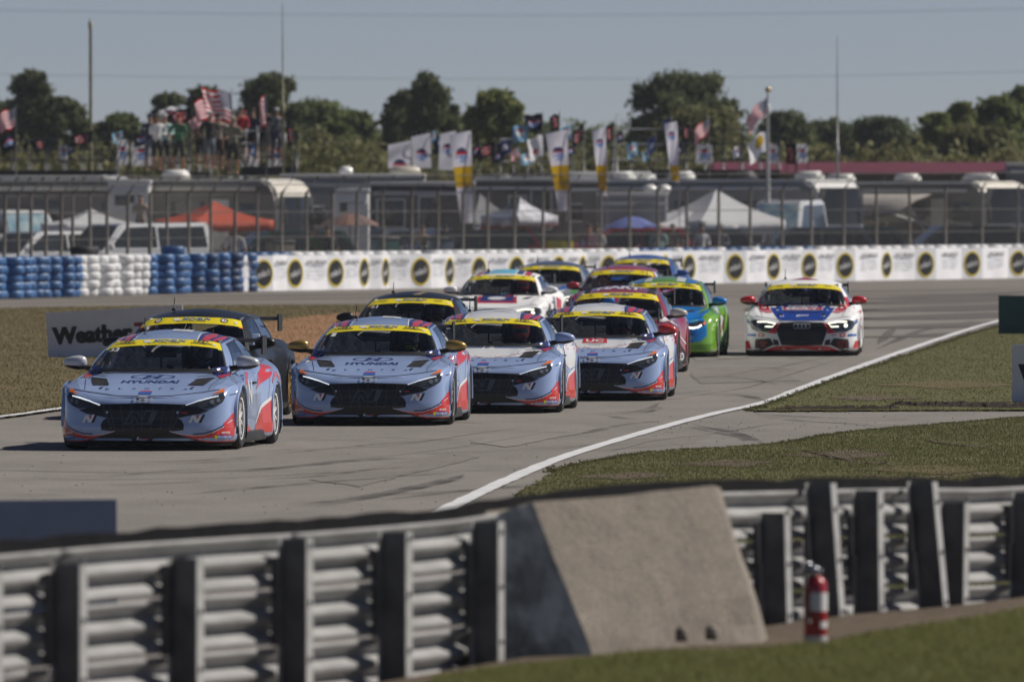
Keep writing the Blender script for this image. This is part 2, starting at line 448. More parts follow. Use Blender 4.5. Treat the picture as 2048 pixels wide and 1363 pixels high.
BLK = mat('car_black_trim', (.012, .012, .013), .45, var=.2)
GBLK = mat('car_gloss_black', (.008, .008, .009), .35, coat=.12, var=.1)
GLASS = glassmat('car_glass', (.96, .97, .98), .7)
GLASSD = glassmat('car_side_glass', (.93, .95, .97), 1.3)
YEL = mat('banner_yellow', (.80, .66, .015), .35, var=.04)
NAVY = mat('livery_navy', (.018, .035, .16), .3, coat=.5, var=.08)
REDL = mat('livery_red', (.62, .035, .03), .28, coat=.6, var=.06)
WHT = mat('livery_white', (.78, .79, .80), .3, coat=.6, var=.03)
LBL = mat('sticker_blue', (.03, .12, .42), .35, var=.1)
CHR = mat('emblem_chrome', (.62, .65, .70), .25, .35, var=.05, coat=.5)
INTW = mat('cabin_silver', (.88, .89, .90), .45, .0, var=.5, scale=14, bump=.8, bscale=9)
INTD = mat('cabin_black', (.012, .012, .014), .6, var=.4)
CAGE = mat('roll_cage_grey', (.10, .105, .115), .4)
ORG = mat('indicator_orange', (.85, .20, .03), .3, coat=.5, var=.05)
LENS = mat('headlamp_dark_lens', (.04, .045, .055), .08, coat=1., var=.5, scale=30)
DRL = emis('running_light', (.85, .93, 1.0), .95)
GREY = mat('livery_grey', (.16, .18, .22), .35)

class Car:
    def __init__(s, name, label, shape, px, gy, yaw, paint, mirror=None, mirror_under=None, rim=(.62, .63, .65), D=None, roofmat=None, group='race cars in the pack on the track', interior=True, helmet=None, wing=True, hoodmat=None):
        s.shape = SHAPES[shape]; s.bvh = shell_bvh(shape)
        Dw = D or F * CAM_H / (gy - HY); Dn = Dw - .9
        loc = Vector(((px - CX) * Dn / F, Dn, .004))
        s.root = empty(name, loc, -math.radians(yaw), label, 'race car', group)
        r = s.root; sh = s.shape; s.paint = paint
        o = sh.body().build('body', paint, r); clean(o.data)
        o = sh.hood().build('hood', hoodmat or paint, r); clean(o.data)
        # roof
        mb = MB(); sh.roof(mb); o = mb.build('roof', roofmat or paint, r); clean(o.data)
        # pillars and window surrounds
        mb = MB()
        for a in (1, -1):
            sh.gpatch(mb, a * .98, a * 1.10, 0, 1, 4, 6); sh.gpatch(mb, a * 1.10, a * 1.95, 0, .05, 12, 1); sh.gpatch(mb, a * 1.10, a * 1.95, .93, 1, 12, 1)
            sh.gpatch(mb, a * 1.93, a * 2.15, 0, 1, 4, 5)
        o = mb.build('window_pillar', paint, r); clean(o.data)
        mb = MB(); sh.gpatch(mb, -.955, .955, .04, .80, 26, 10, -.004); mb.build('windshield', GLASS, r)
        mb = MB()   # black surround of the windscreen
        for t0, t1, v0, v1 in ((-.98, .98, -.03, .05), (-.98, -.955, .0, 1), (.955, .98, .0, 1)): sh.gpatch(mb, t0, t1, v0, v1, 20, 5, -.002)
        mb.build('windshield_surround', BLK, r)
        mb = MB(); P = []
        for i in range(31):
            t = -.965 + 1.93 * i / 30; v0 = .765 - .06 * abs(t) ** 2; P.append([sh.gh(t + 1e-5, v0 + (.998 - v0) * j / 4, .002) for j in range(5)])
        mb.grid(P, 0, True, flip=True); s.banner = mb.build('windshield_banner', YEL, r)
        for a in (1, -1):
            mb = MB(); sh.gpatch(mb, a * 1.10, a * 1.50, .05, .93, 10, 5, -.004); mb.build('side_window', GLASSD, r)
            mb = MB(); sh.gpatch(mb, a * 1.54, a * 1.93, .05, .93, 10, 5, -.004); mb.build('side_window', GLASSD, r)
            mb = MB(); sh.gpatch(mb, a * 1.50, a * 1.54, .05, .93, 2, 5, -.002)
            for v in (.04, .93): sh.gpatch(mb, a * 1.10, a * 1.93, v, v + .025, 12, 1, .003)
            mb.build('window_frame', BLK, r)
        mb = MB(); sh.gpatch(mb, -3 + 1e-4, -2.15, .05, .97, 10, 4, -.004); sh.gpatch(mb, 2.15, 3 - 1e-4, .05, .97, 10, 4, -.004)
        mb.build('rear_window', GLASSD, r)
        # floor + wheel wells
        mb = MB(); mb.box((0, 2.35, .11), (1.55, 4.2, .03)); mb.build('floor_pan', BLK, r); mb = MB(); mb.box((0, 2.4, .20), (1.5, 2.0, .02)); mb.build('cabin_floor', INTW, r)
        for w in WY:
            for sx in (1, -1):
                mb = MB(); n = 20; P = []
                for k in range(n + 1):
                    a = -.25 + (PI + .5) * k / n
                    P.append([Vector((sx * x, w + .366 * math.cos(a), WR + .366 * math.sin(a))) for x in (.60, .90)])
                mb.grid(P, 0, True)
                vs = [Vector((sx * .6, w, WR))] + [p[0] for p in P]; mb.add(vs, [(0, k, k + 1) for k in range(1, n + 1)])
                mb.build('wheel_well', INTD, r)
                mb = MB(); P = []
                for k in range(n + 1):
                    a = -.2 + (PI + .4) * k / n; y = w + .0
                    row = []
                    for rr, dx in ((.362, -.05), (.362, .010), (.372, .016), (.400, .012), (.41, -.03)):
                        yy = w + rr * math.cos(a); zz = max(.09, WR + rr * math.sin(a))
                        xb = s.side_x(min(max(yy, w - .3), w + .3))
                        row.append(Vector((sx * (xb + dx - .02 * max(0, zz - .66) * 10), yy, zz)))
                    P.append(row)
                mb.grid(P, 0, True); o = mb.build('wheel_arch', paint, r); clean(o.data, False)
                tm, rm, dm = wheel_meshes(rim)
                wo_ = link('wheel', tm, r, (sx * .845, w, WR), (0, 0, 0 if sx > 0 else PI)); link('rim', rm, wo_); link('brake_disc', dm, wo_)
        # splitter
        mb = MB(); pts = [(p[0].x, p[0].y - .045) for p in (sec for sec in sh.secs) if p[0].y < .62]
        poly = [(-x, y) for x, y in reversed(pts[1:])] + pts; mb.prism(poly, (.055, .085), 'xy'); mb.build('splitter', mat('splitter_black', (.008, .008, .009), .8, spec=.15), r)
        for sx in (1, -1):
            mb = MB(); mb.bbox((sx * .885, 2.25, .12), (.07, 1.85, .12), .02); mb.build('side_skirt', BLK, r)
        # mirrors
        for sx in (1, -1):
            mb = MB(); bm = bmesh.new(); bmesh.ops.create_uvsphere(bm, u_segments=16, v_segments=10, radius=1)
            for v in bm.verts:
                c = v.co; ox = c.x * sx; k = .75 + .25 * (1 - ox)   # taper to the outside
                v.co = Vector((c.x * .135, (abs(c.y) ** .8 * (1 if c.y > 0 else -1)) * .085 * (1 if c.y < 0 else .4), (abs(c.z) ** .7 * (1 if c.z > 0 else -1)) * .075 * k))
            cap = Vector((sx * .955, 1.42, .935)); mb.bm(bm, cap, 0, True); bm.free()
            mats = [mirror or paint, BLK]
            mb2 = MB(); mb2.v = mb.v; mb2.f = mb.f; mb2.sm = mb.sm; mb2.m = [1 if sum(mb.v[i][2] for i in f) / len(f) < cap.z - .028 else 0 for f in mb.f]
            mm = mb2.build('side_mirror', mats, r)
            arm = MB(); arm.tube([(sx * .76, 1.36, .865), (sx * .85, 1.40, .885), (sx * .93, 1.42, .90)], [.035, .028, .035], 8); arm.build('mirror_arm', BLK, mm)
        # wing
        if wing:
            mb = MB(); P = []
            for x in (-.71, .71):
                P.append([Vector((x, 4.30 + .28 * u, 1.12 + sh.dz + .035 * math.sin(PI * u) * k + .03 * u)) for u, k in ((0, 0), (.25, 1), (.6, .8), (1, 0), (.6, -.3), (.25, -.3), (0, 0))])
            mb.grid(P, 0, False); w_ = mb.build('rear_wing', BLK, r)
            for sx in (1, -1):
                e = MB(); e.box((sx * .715, 4.44, 1.09 + sh.dz), (.018, .34, .21)); e.build('end_plate', BLK, w_)
                e = MB(); e.box((sx * .42, 4.45, 1.04 + sh.dz * .5), (.02, .10, .22)); e.build('wing_strut', BLK, w_)
        mb = MB(); mb.tube([(-.33, 2.35, 1.27 + sh.dz), (-.33, 2.42, 1.42 + sh.dz)], [.008, .004], 6); mb.box((-.33, 2.35, 1.275 + sh.dz), (.04, .08, .03)); mb.build('antenna', BLK, r)
        if interior: s.interior()
        if helmet:
            if DRV[0] is None: DRV[0] = driver_mesh()
            me = DRV[0]
            if not me.materials: me.materials.append(mat('race_suit_dark', (.03, .035, .05), .8))
            p = link('person', me, None, loc, (0, 0, -math.radians(yaw)))
            p.location = r.matrix_basis @ Vector((.34, 0, 0))
            tag(p, 'helmeted driver at the wheel of the ' + helmet[2], 'person', 'drivers inside the race cars')
            hm = MB(); bm = bmesh.new(); bmesh.ops.create_uvsphere(bm, u_segments=20, v_segments=14, radius=1)
            for v in bm.verts: v.co = Vector((v.co.x * .118, v.co.y * .15, v.co.z * .135))
            hm.bm(bm, Vector((0, 2.30, 1.02)), 0, True); bm.free()
            hm2 = MB(); hm2.v = hm.v; hm2.f = hm.f; hm2.sm = hm.sm
            def hmi(f):
                c = sum((Vector(hm.v[i]) for i in f), Vector()) / len(f)
                if c.y < 2.27 and .99 < c.z < 1.05 and abs(c.x) < .1: return 1
                if c.z > 1.12 or c.z < .945: return 2
                return 0
            hm2.m = [hmi(f) for f in hm.f]
            hm2.build('helmet', [helmet[0], GBLK, helmet[1]], p)
    def side_x(s, y):
        r = s.shape.row; m = (r[:, 1] > .35) & (r[:, 1] < 4.4); return float(np.interp(y, r[m, 1], r[m, 0]))
    def interior(s):
        r = s.root; dz = s.shape.dz
        mb = MB(); mb.bbox((0, 1.42, .80), (1.42, .34, .10), .03); mb.build('dashboard', INTD, r)
        mb = MB(); mb.bbox((0, 3.30, .80), (1.24, .05, .44), .015); mb.box((0, 3.05, .90), (1.30, .75, .02), 0, Matrix.Rotation(.22, 3, 'X')); mb.box((0, 2.98, .915), (1.1, .10, .05)); mb.box((-.35, 2.9, .93), (.24, .2, .05)); mb.box((.1, 3.2, .97), (.3, .1, .05)); mb.box((-.5, 3.2, 1.0), (.2, .16, .08)); mb.build('rear_bulkhead', INTW, r)
        for sx in (1, -1):
            mb = MB(); mb.bbox((sx * .745, 2.3, .6), (.04, 2.0, .52), .015); mb.build('door_card', INTW, r)
        mb = MB()                                    # racing seat with head wings
        mb.bbox((.34, 2.66, .70), (.50, .12, .72), .05); mb.bbox((.34, 2.62, 1.0), (.40, .10, .24), .04)
        for q in (-1, 1): mb.bbox((.34 + q * .235, 2.50, .98), (.05, .26, .24), .02); mb.bbox((.34 + q * .25, 2.45, .62), (.06, .36, .34), .02)
        mb.build('racing_seat', INTD, r)
        mb = MB()
        H = 1.17 + dz
        for sx in (1, -1):
            mb.tube([(sx * .70, 1.32, .82), (sx * .57, 1.88, H - .02), (sx * .56, 2.75, H + .02), (sx * .66, 2.80, .4)], .022, 8)
            mb.tube([(sx * .54, 2.8, H), (sx * .45, 3.6, .9)], .02, 8)
        mb.tube([(-.56, 2.76, H), (.56, 2.76, H)], .022, 8); mb.tube([(-.56, 1.90, H - .02), (.56, 1.90, H - .02)], .02, 8)
        mb.tube([(-.55, 2.76, H), (.5, 2.82, .45)], .02, 8); mb.tube([(-.4, 3.5, .95), (.52, 2.8, H)], .018, 8)
        mb.build('roll_cage', CAGE, r)
        mb = MB(); mb.bbox((-.36, 2.45, .66), (.26, .5, .42), .08); mb.tube([(-.60, 1.75, .80), (-.55, 2.1, .98), (-.46, 2.5, 1.06), (-.30, 2.7, .92)], [.05, .085, .07, .05], 8); mb.tube([(-.66, 1.5, .84), (-.60, 1.7, 1.0), (-.56, 1.9, 1.08)], [.03, .04, .02], 6); mb.build('equipment_box', INTW, r)
        mb = MB(); rn = random.Random(5); rows = []
        for i in range(15):
            x = -.62 + .58 * i / 14; rows.append([Vector((x, 1.75 + .10 * j + rn.uniform(-.05, .05), .82 + .045 * j * (1.3 - .8 * i / 14) + rn.uniform(-.03, .03))) for j in range(6)])
        mb.grid(rows, 0, False); mb.build('foil_heat_shield', mat('foil_silver', (.90, .91, .92), .3, .35, var=.25, scale=22), r)
        mb = MB(); mb.lathe([(.15, -.012), (.17, 0), (.15, .012)], 18, 'y', (.34, 1.75, .80)); mb.box((.34, 1.75, .80), (.26, .02, .03)); mb.build('steering_wheel', INTD, r)
        mb = MB(); mb.bbox((-.03, 1.62, 1.02), (.34, .05, .06), .015); mb.tube([(-.03, 1.60, .86), (-.03, 1.62, 1.02)], .012, 6); mb.build('rear_view_mirror', INTD, r)
    # -- decals
    def poly(s, mb, pts, view='f', off=.004, mi=0, mirror=False, side=1, step=.05):
        for m in ((1, -1) if mirror else (1,)):
            if view in ('f', 't'): q = [(p[0] * m, p[1]) for p in pts]
            else: q = pts
            bm = fill2d(q); bm.verts.ensure_lookup_table(); bm.verts.index_update()
            vs = [(v.co.x, v.co.y) for v in bm.verts]; fs = [[v.index for v in f.verts] for f in bm.faces]; bm.free()
            conform(mb, s.bvh, vs, fs, view, off, mi, step, side if view != 's' else m * side)
    def text(s, mb, t, cx, cy, w, h, view='f', off=.006, mi=0, bold=.02, shear=0, side=1, step=.06):
        vs, fs = fit_text(t, w, h, bold, shear)
        if view == 's' and side < 0: vs = [(-a, b) for a, b in vs]
        conform(mb, s.bvh, [(a + cx, b + cy) for a, b in vs], fs, view, off, mi, step, side)
    def ring(s, mb, cx, cy, rx, ry, w, view='f', off=.006, mi=0, wy=None, side=1, step=0):
        vs, fs = ring2d(cx, cy, rx, ry, w, wy=wy); conform(mb, s.bvh, vs, fs, view, off, mi, step, side)
    def line(s, mb, pts, w, view='f', off=.006, mi=0, mirror=False, side=1, step=.05):
        for m in ((1, -1) if mirror else (1,)):
            q = [Vector((p[0] * (m if view != 's' else 1), p[1])) for p in pts]; vs = []; fs = []
            for i, p in enumerate(q):
                d = (q[min(i + 1, len(q) - 1)] - q[max(i - 1, 0)]); d = Vector((-d.y, d.x)).normalized() * w / 2; vs += [tuple(p + d), tuple(p - d)]
                if i: fs.append((2 * i - 2, 2 * i, 2 * i + 1, 2 * i - 1))
            conform(mb, s.bvh, vs, fs, view, off, mi, step, side if view != 's' else m * side)
    def banner_text(s, kind):
        "marks printed on the yellow sun strip: mapped on the windscreen surface itself"
        mb = MB(); sh = s.shape
        def put(vs, fs, cx, cv, mi):
            out = []
            for a, b in vs: out.append(sh.gh((cx + a) / .645 + 1e-5, .5 + (cv - .4) + b / .44 - .105, .006))
            mb.add(out, fs, mi)
        vs, fs = fit_text('MICHELIN', .33, .040, .03, .35); put(vs, fs, .06, .925, 0)
        vs, fs = fit_text('PILOT CHALLENGE', .34, .022, .01, .3); put(vs, fs, .0, .845, 1)
        bm = fill2d([(-.05, -.018), (.03, -.02), (.05, -.005), (.02, .004), (.015, .02), (0, .028), (-.018, .012), (-.04, .022), (-.052, .012), (-.03, -.004)])
        bm.verts.index_update(); put([(v.co.x, v.co.y) for v in bm.verts], [[v.index for v in f.verts] for f in bm.faces], -.175, .91, 2); bm.free()
        for c in (-.405, .395):
            if kind == 'hy':
                v_, f_ = ring2d(0, 0, .085, .026, .009, 24, .006); put(v_, f_, c, .935, 1)
                v_, f_ = fit_text('H', .07, .032, .03, .5); put(v_, f_, c, .935, 1)
                v_, f_ = fit_text('HYUNDAI', .22, .026, .03); put(v_, f_, c, .855, 1)
            elif kind == 'audi':
                for k in range(4): v_, f_ = ring2d(0, 0, .022, .020, .004, 14); put(v_, f_, c + (k - 1.5) * .03, .90, 1)
            elif kind == 'honda':
                v_, f_ = fit_text('H', .04, .035, .02); put(v_, f_, c, .92, 1); v_, f_ = fit_text('HONDA', .12, .014, .02); put(v_, f_, c, .85, 1)
            elif kind == 'alfa':
                v_, f_ = ring2d(0, 0, .048, .038, .012, 22); put(v_, f_, c, .90, 1)
                v_, f_ = ring2d(0, 0, .034, .028, .03, 18); put(v_, f_, c, .90, 2)
                bm = fill2d([(-.003, -.02), (.003, -.02), (.003, .02), (-.003, .02)]); bm.free()
        for v_, f_ in [([(-.02, -.018), (.02, -.018), (.02, .018), (-.02, .018)], [(0, 1, 2, 3)])]: put(v_, f_, .54, .845, 3)
        mb.build('banner_lettering', [LBL, mat('print_dark', (.02, .03, .06), .4), WHT, mat('sticker_pale', (.55, .55, .52), .5)], s.root)
        e = MB()
        for a in (-1, 1): sh.gpatch(e, a * .89, a * .965, .675, .715, 2, 1, .003)
        e.build('banner_corner', mat('strip_corner_%s' % kind, (.6, .75, .05) if kind == 'hy' and s.corner == 0 else (.75, .12, .02), .4), s.root)
    corner = 0
    def number(s, n):
        mb = MB(); sh = s.shape; vs, fs = fit_text(n, .055 * len(n), .06, .03)
        mb.add([sh.gh((-.50 + a) / .66, .64 + b / .44, .003) for a, b in vs], fs); mb.build('race_number', WHT, s.root)
    def seams(s, rear=True):
        mb = MB()
        s.line(mb, [(.0, .588 + s.shape.nose_dz), (.30, .592 + s.shape.nose_dz), (.62, .63 + s.shape.nose_dz), (.80, .66 + s.shape.nose_dz)], .006, 'f', .003, mirror=True)
        s.line(mb, [(.68, .34), (.74, .8), (.77, 1.15)], .007, 't', .003, mirror=True)
        for sd in (1, -1):
            s.line(mb, [(1.62, .2), (1.58, .5), (1.60, .84)], .008, 's', .003, side=sd); s.line(mb, [(2.58, .2), (2.60, .86)], .008, 's', .003, side=sd)
            s.line(mb, [(.40, .60), (.62, .615)], .008, 's', .003, side=sd)
            s.line(mb, [(3.1, .45), (3.25, .80)], .006, 's', .003, side=sd)
        mb.build('panel_seam', BLK, s.root)
        for sd in (1, -1):
            mb = MB(); mb.bbox((sd * (s.side_x(2.45) + .0), 2.45, .70), (.03, .16, .025), .01); mb.build('door_handle', BLK, s.root)

PERI = mat('paint_periwinkle', (.31, .41, .66), .25, coat=1., var=.02)
def elantra(name, label, px, gy, yaw, roof, hood, mirror, number, rim, helmet, variant):
    c = Car(name, label, 'sedan', px, gy, yaw, PERI, mirror=mirror, rim=rim, roofmat=roof, helmet=helmet, hoodmat=PERI)
    r = c.root; c.corner = 1 if variant == 'gold' else 0
    # -- red lower corner, pinstripe
    mb = MB(); bnd = [(.30, .212), (.42, .18), (.55, .165), (.66, .17), (.76, .20), (.85, .25), (.925, .33)]
    c.poly(mb, bnd + [(.93, .088), (.70, .088)], 'f', .003); mb.build('red_corner', REDL, r); mb = MB(); c.poly(mb, [(-x, z) for x, z in bnd + [(.93, .088), (.70, .088)]], 'f', .003); mb.build('red_corner', REDL, r)
    for sd in (1, -1):
        mb = MB(); c.poly(mb, [(.24, .09), (.50, .09), (.505, .41), (.40, .38), (.30, .335), (.24, .30)], 's', .0035, side=sd)
        mb.build('red_corner', REDL, r)
    mb = MB(); c.line(mb, [(x, z + .012) for x, z in bnd[2:]], .022, 'f', .0035, 0, True); c.line(mb, [(x, z + .002) for x, z in bnd], .006, 'f', .005, 1, True)
    mb.build('pinstripe', [NAVY, WHT], r)
    # -- black centre of the fascia
    right = [(.46, .50), (.60, .468), (.71, .437), (.62, .40), (.50, .378), (.39, .355), (.43, .33), (.455, .28), (.45, .225), (.30, .208)]
    top = [(-.46, .50), (0, .515), (.46, .50)]
    mb = MB(); q = [(0, .515)] + right + [(0, .205)]; c.poly(mb, q, 'f', .0045, mirror=True); g = mb.build('grille', GBLK, r)
    mb = MB(); c.poly(mb, [(0, .208), (.30, .208), (.70, .088), (0, .088)], 'f', .0045, mirror=True); mb.build('lower_grille', BLK, r)
    GR = mat('grille_bar', (.035, .036, .04), .35, coat=.4)
    for x in [-.36 + .12 * k for k in range(7)]:
        mb = MB(); z1 = .49; mb2 = MB(); c.line(mb2, [(x * .82, .225), (x, z1)], .012, 'f', .012); mb2.build('grille_bar', GR, g)
    for z in (.28, .35, .42): mb2 = MB(); c.line(mb2, [(-.36, z), (.36, z)], .008, 'f', .011); mb2.build('grille_bar', GR, g)
    mb2 = MB(); c.line(mb2, [(.33, .235), (.44, .49)], .02, 'f', .014, mirror=True); mb2.build('grille_strut', GR, g)
    # big outlined N
    NN = mat('grille_emblem', (.15, .155, .17), .25, .3); mb = MB()
    N_ = [(-.19, .29), (-.12, .42), (-.045, .42), (.0, .335), (.045, .43), (.17, .43), (.10, .29), (.04, .29), (-.04, .29), (-.085, .37), (-.13, .29)]
    c.line(mb, N_ + [N_[0]], .012, 'f', .018, step=.03); mb.build('big_letter_emblem', NN, g)
    mb = MB(); c.poly(mb, [(.06, .30), (.11, .30), (.165, .425), (.10, .425)], 'f', .016); mb.build('emblem_mesh', mat('emblem_mesh_mat', (.09, .095, .1), .3, .7, var=.5, scale=120), g)
    # small N marks: white letter, red accent, black shadow
    for sx in (1, -1):
        cx = .585 * sx; z = .345; mb = MB()
        c.poly(mb, [(cx - .085, z - .042), (cx - .045, z + .04), (cx - .015, z + .04), (cx + .012, z - .005), (cx + .03, z + .045), (cx + .062, z + .045), (cx + .02, z - .042), (cx - .008, z - .042), (cx - .035, z + .005), (cx - .055, z - .042)], 'f', .007, 0, step=.03)
        c.poly(mb, [(cx + .012, z - .005), (cx + .03, z + .045), (cx + .022, z + .047), (cx + .0, z + .012)], 'f', .009, 1, step=.03)
        c.poly(mb, [(cx + .02, z - .042), (cx + .05, z - .042), (cx + .09, z + .045), (cx + .062, z + .045)], 'f', .007, 2, step=.03)
        mb.build('letter_mark', [WHT, REDL, GBLK], r)
    # headlights
    for sx in (1, -1):
        mb = MB(); P = [(.455, .488), (.60, .545), (.74, .59), (.845, .625), (.865, .575), (.845, .525), (.79, .485), (.71, .452), (.58, .468)]
        c.poly(mb, [(x * sx, z) for x, z in P], 'f', .006, step=.04); h = mb.build('headlight', LENS, r)
        mb = MB(); c.line(mb, [(x * sx, z) for x, z in [(.47, .490), (.60, .535), (.72, .568), (.80, .585)]], .010, 'f', .011); mb.build('light_strip', DRL if sx < 0 else emis('running_light_dim', (.8, .88, 1), .3), h)
        mb = MB(); c.poly(mb, [(x * sx, z) for x, z in [(.73, .605), (.845, .672), (.852, .632)]], 'f', .007); mb.build('orange_reflector', ORG, h)
        mb = MB()
        for (x, z, rr) in ((.74, .525, .024), (.80, .54, .02)): c.ring(mb, x * sx, z, rr, rr, rr, 'f', .010)
        mb.build('lamp_projector', mat('lamp_lens_grey', (.25, .28, .3), .1, .5, coat=1), h)
    # emblem
    mb = MB(); c.ring(mb, 0, .553, .105, .034, .020, 'f', .012, wy=.010); c.text(mb, 'H', 0, .553, .085, .034, 'f', .012, 0, .05, .5); mb.build('badge', CHR, r)
    mb = MB(); c.poly(mb, [(-.07, .605), (.07, .605), (.07, .632), (-.07, .632)], 'f', .005); c.poly(mb, [(-.07, .632), (.07, .632), (.05, .642), (-.05, .642)], 'f', .005, 1); mb.build('hood_sticker', [LBL, REDL], r)
    # hood lettering
    prt = NAVY; mb = MB()
    for k, ch in enumerate('ELANTRA'): c.text(mb, ch, -.43 + .143 * k, .665 if 0 < k < 6 else .66, .045, .013, 'f', .006, 0, .01)
    if variant in ('hy', 'gold'):
        c.ring(mb, 0, .785, .245, .022, .022, 'f', .006, wy=.0035, step=.05); c.text(mb, 'H', .0, .785, .17, .030, 'f', .006, 0, .03, 1.8)
        c.text(mb, 'HYUNDAI', 0, .735, .63, .026, 'f', .006, 0, .035, .3)
        mb.build('hood_lettering', [prt], r)
    else:
        mb.build('hood_lettering', [prt], r)
        mb = MB(); q = [(-.70, .745), (-.5, .715), (-.25, .70), (0, .695), (.25, .70), (.5, .715), (.70, .745), (.72, .80), (.6, .84), (.4, .85), (0, .852), (-.4, .85), (-.6, .84), (-.72, .80)]
        c.poly(mb, q, 'f', .003); 
        mb.build('white_hood_panel', WHT, r); mb = MB(); rnd = random.Random(4)
        for k in range(64):
            x = -.7 + 1.4 * k / 63; z = .695 + .10 * (abs(x) / .7) ** 1.8 + rnd.uniform(-.006, .012); w = rnd.uniform(.012, .03); h = rnd.uniform(.004, .012)
            c.poly(mb, [(x, z), (x + w, z + h * .4), (x + w * 1.3, z + h), (x + w * .3, z + h * .7)], 'f', .0055, k % 3 % 2, step=0)
        mb.build('shard_pattern', [REDL, NAVY], r)
        if variant == 'uc':
            mb = MB(); c.poly(mb, [(-.17, .765), (.17, .765), (.155, .822), (-.155, .822)], 'f', .006, 0); c.text(mb, 'UC', 0, .793, .24, .038, 'f', .009, 1, .03); c.text(mb, 'UNIVERSAL', 0, .750, .28, .010, 'f', .007, 2, .0)
            c.text(mb, 'COATINGS', 0, .737, .16, .008, 'f', .007, 2, .0); mb.build('hood_sponsor', [REDL, WHT, GREY], r)
    # vents, latches
    for sx in (1, -1):
        mb = MB(); q = [(.43, .700), (.50, .765), (.685, .778), (.61, .700)]; c.poly(mb, [(x * sx, z) for x, z in q], 'f', .007); c.line(mb, [(x * sx, z) for x, z in [(.50, .765), (.685, .778)]], .007, 'f', .03); mb.build('hood_vent', INTD, r)
        mb = MB(); c.ring(mb, sx * .50, .672, .022, .008, .022, 'f', .012, wy=.008); mb.build('hood_latch', mat('latch_steel', (.4, .4, .42), .3, .8), r)
        mb = MB(); c.poly(mb, [(x * sx, y) for x, y in [(.60, 1.13), (.73, .85), (.795, 1.30), (.77, 1.33)]], 't', .004); c.poly(mb, [(x * sx, y) for x, y in [(.69, .93), (.75, .80), (.81, 1.15), (.80, 1.30)]], 't', .006, 1); mb.build('cowl_stripe', [NAVY, REDL], r)
    # stickers on the corners
    for sx in (1, -1):
        mb = MB(); x = .845 * sx; c.poly(mb, [(x - .075, .13), (x + .075, .13), (x + .075, .168), (x - .075, .168)], 'f', .007, 0); c.poly(mb, [(x - .075, .13), (x - .05, .13), (x - .045, .168), (x - .075, .168)], 'f', .009, 1)
        c.text(mb, 'MICHELIN', x + .012, .149, .11, .020, 'f', .009, 2, .02, .2); c.text(mb, 'MOTUL', x + .03, .195, .07, .022, 'f', .007, 2, .04, .3); mb.build('corner_sticker', [LBL, YEL, WHT], r)
    mb = MB(); c.text(mb, 'IMSA', .04, .135, .10, .016, 'f', .009, 0, .03, .3); c.poly(mb, [(-.06, .127), (-.045, .127), (-.03, .15), (-.045, .15)], 'f', .009, 1); mb.build('bumper_lettering', [mat('print_dull_red', (.35, .02, .02), .5), WHT], r)
    mb = MB(); c.ring(mb, .385, .415, .013, .013, .013, 'f', .012); c.ring(mb, -.385, .415, .013, .013, .013, 'f', .012); o = mb.build('grille_bolt', CHR, g); o['kind'] = 'stuff'
    # roof: coloured flanks on top
    mb = MB()
    for sx in (1, -1):
        m_ = lambda L: [(x * sx, y) for x, y in L]
        c.poly(mb, m_([(.36, 1.71), (.47, 1.75), (.60, 1.86), (.62, 2.3), (.62, 2.9), (.42, 2.7), (.34, 2.25)]), 't', .003, 0)
        c.poly(mb, m_([(.40, 1.73), (.455, 1.75), (.50, 2.2), (.47, 2.6), (.39, 2.15)]), 't', .005, 1)
        c.poly(mb, m_([(.50, 1.78), (.55, 1.82), (.585, 2.15), (.59, 2.6), (.53, 2.3)]), 't', .005, 1)
        c.line(mb, m_([(.355, 1.71), (.325, 2.2), (.40, 2.72)]), .015, 't', .005, 2)
    c.poly(mb, [(.0, 2.2), (.22, 2.22), (.24, 2.7), (.0, 2.7)], 't', .0045, 2)
    mb.build('roof_stripe', [NAVY, REDL, WHT], r)
    # sides
    for sd in (1, -1):
        mb = MB()
        c.poly(mb, [(1.45, .14), (2.2, .14), (2.9, .50), (3.02, .60), (3.05, .14), (3.25, .14), (3.1, .50), (3.15, .85), (2.95, .80), (2.6, .55), (1.9, .3), (1.45, .25)] if False else [(2.30, .14), (3.26, .14), (3.24, .50), (2.85, .40), (2.45, .24)], 's', .003, 0, side=sd)
        c.poly(mb, [(1.42, .14), (2.30, .14), (2.0, .20), (1.45, .30)], 's', .003, 0, side=sd)
        c.poly(mb, [(2.6, .62), (2.9, .80), (3.30, .90), (3.6, .86), (3.2, .74)], 's', .003, 0, side=sd)
        c.poly(mb, [(2.4, .24), (2.85, .40), (3.24, .50), (3.24, .54), (2.8, .43), (2.40, .26)], 's', .004, 1, side=sd)
        c.poly(mb, [(1.45, .62), (1.9, .80), (1.6, .80)], 's', .003, 2, side=sd); c.poly(mb, [(1.62, .60), (2.3, .82), (2.05, .82)], 's', .003, 0, side=sd)
        c.text(mb, 'N', 2.12, .60, .30, .26, 's', .006, 1, .04, .35, side=sd)
        c.line(mb, [(3.95, .55), (3.9, .68), (3.75, .765), (3.62, .78), (3.45, .76), (3.32, .69)], .05, 's', .004, 0, side=sd)
        mb.build('side_livery', [REDL, WHT, NAVY], r)
    c.banner_text('hy'); c.number(number); c.seams()
    if variant in ('shard', 'uc'):
        for sd in (1, -1):
            mb = MB(); c.poly(mb, [(3.0, .52), (3.24, .55), (3.35, .72), (3.62, .785), (3.62, .86), (3.2, .86), (2.7, .80), (2.6, .6)], 's', .0045, side=sd); c.poly(mb, [(1.42, .5), (2.3, .42), (2.3, .84), (1.42, .80)], 's', .0045, side=sd); mb.build('white_side_panel', WHT, r)
    # tow strap
    mb = MB(); c.poly(mb, [(.43, .405), (.49, .405), (.49, .418), (.43, .418)], 'f', .02); mb.build('tow_strap', REDL, r)
    return c
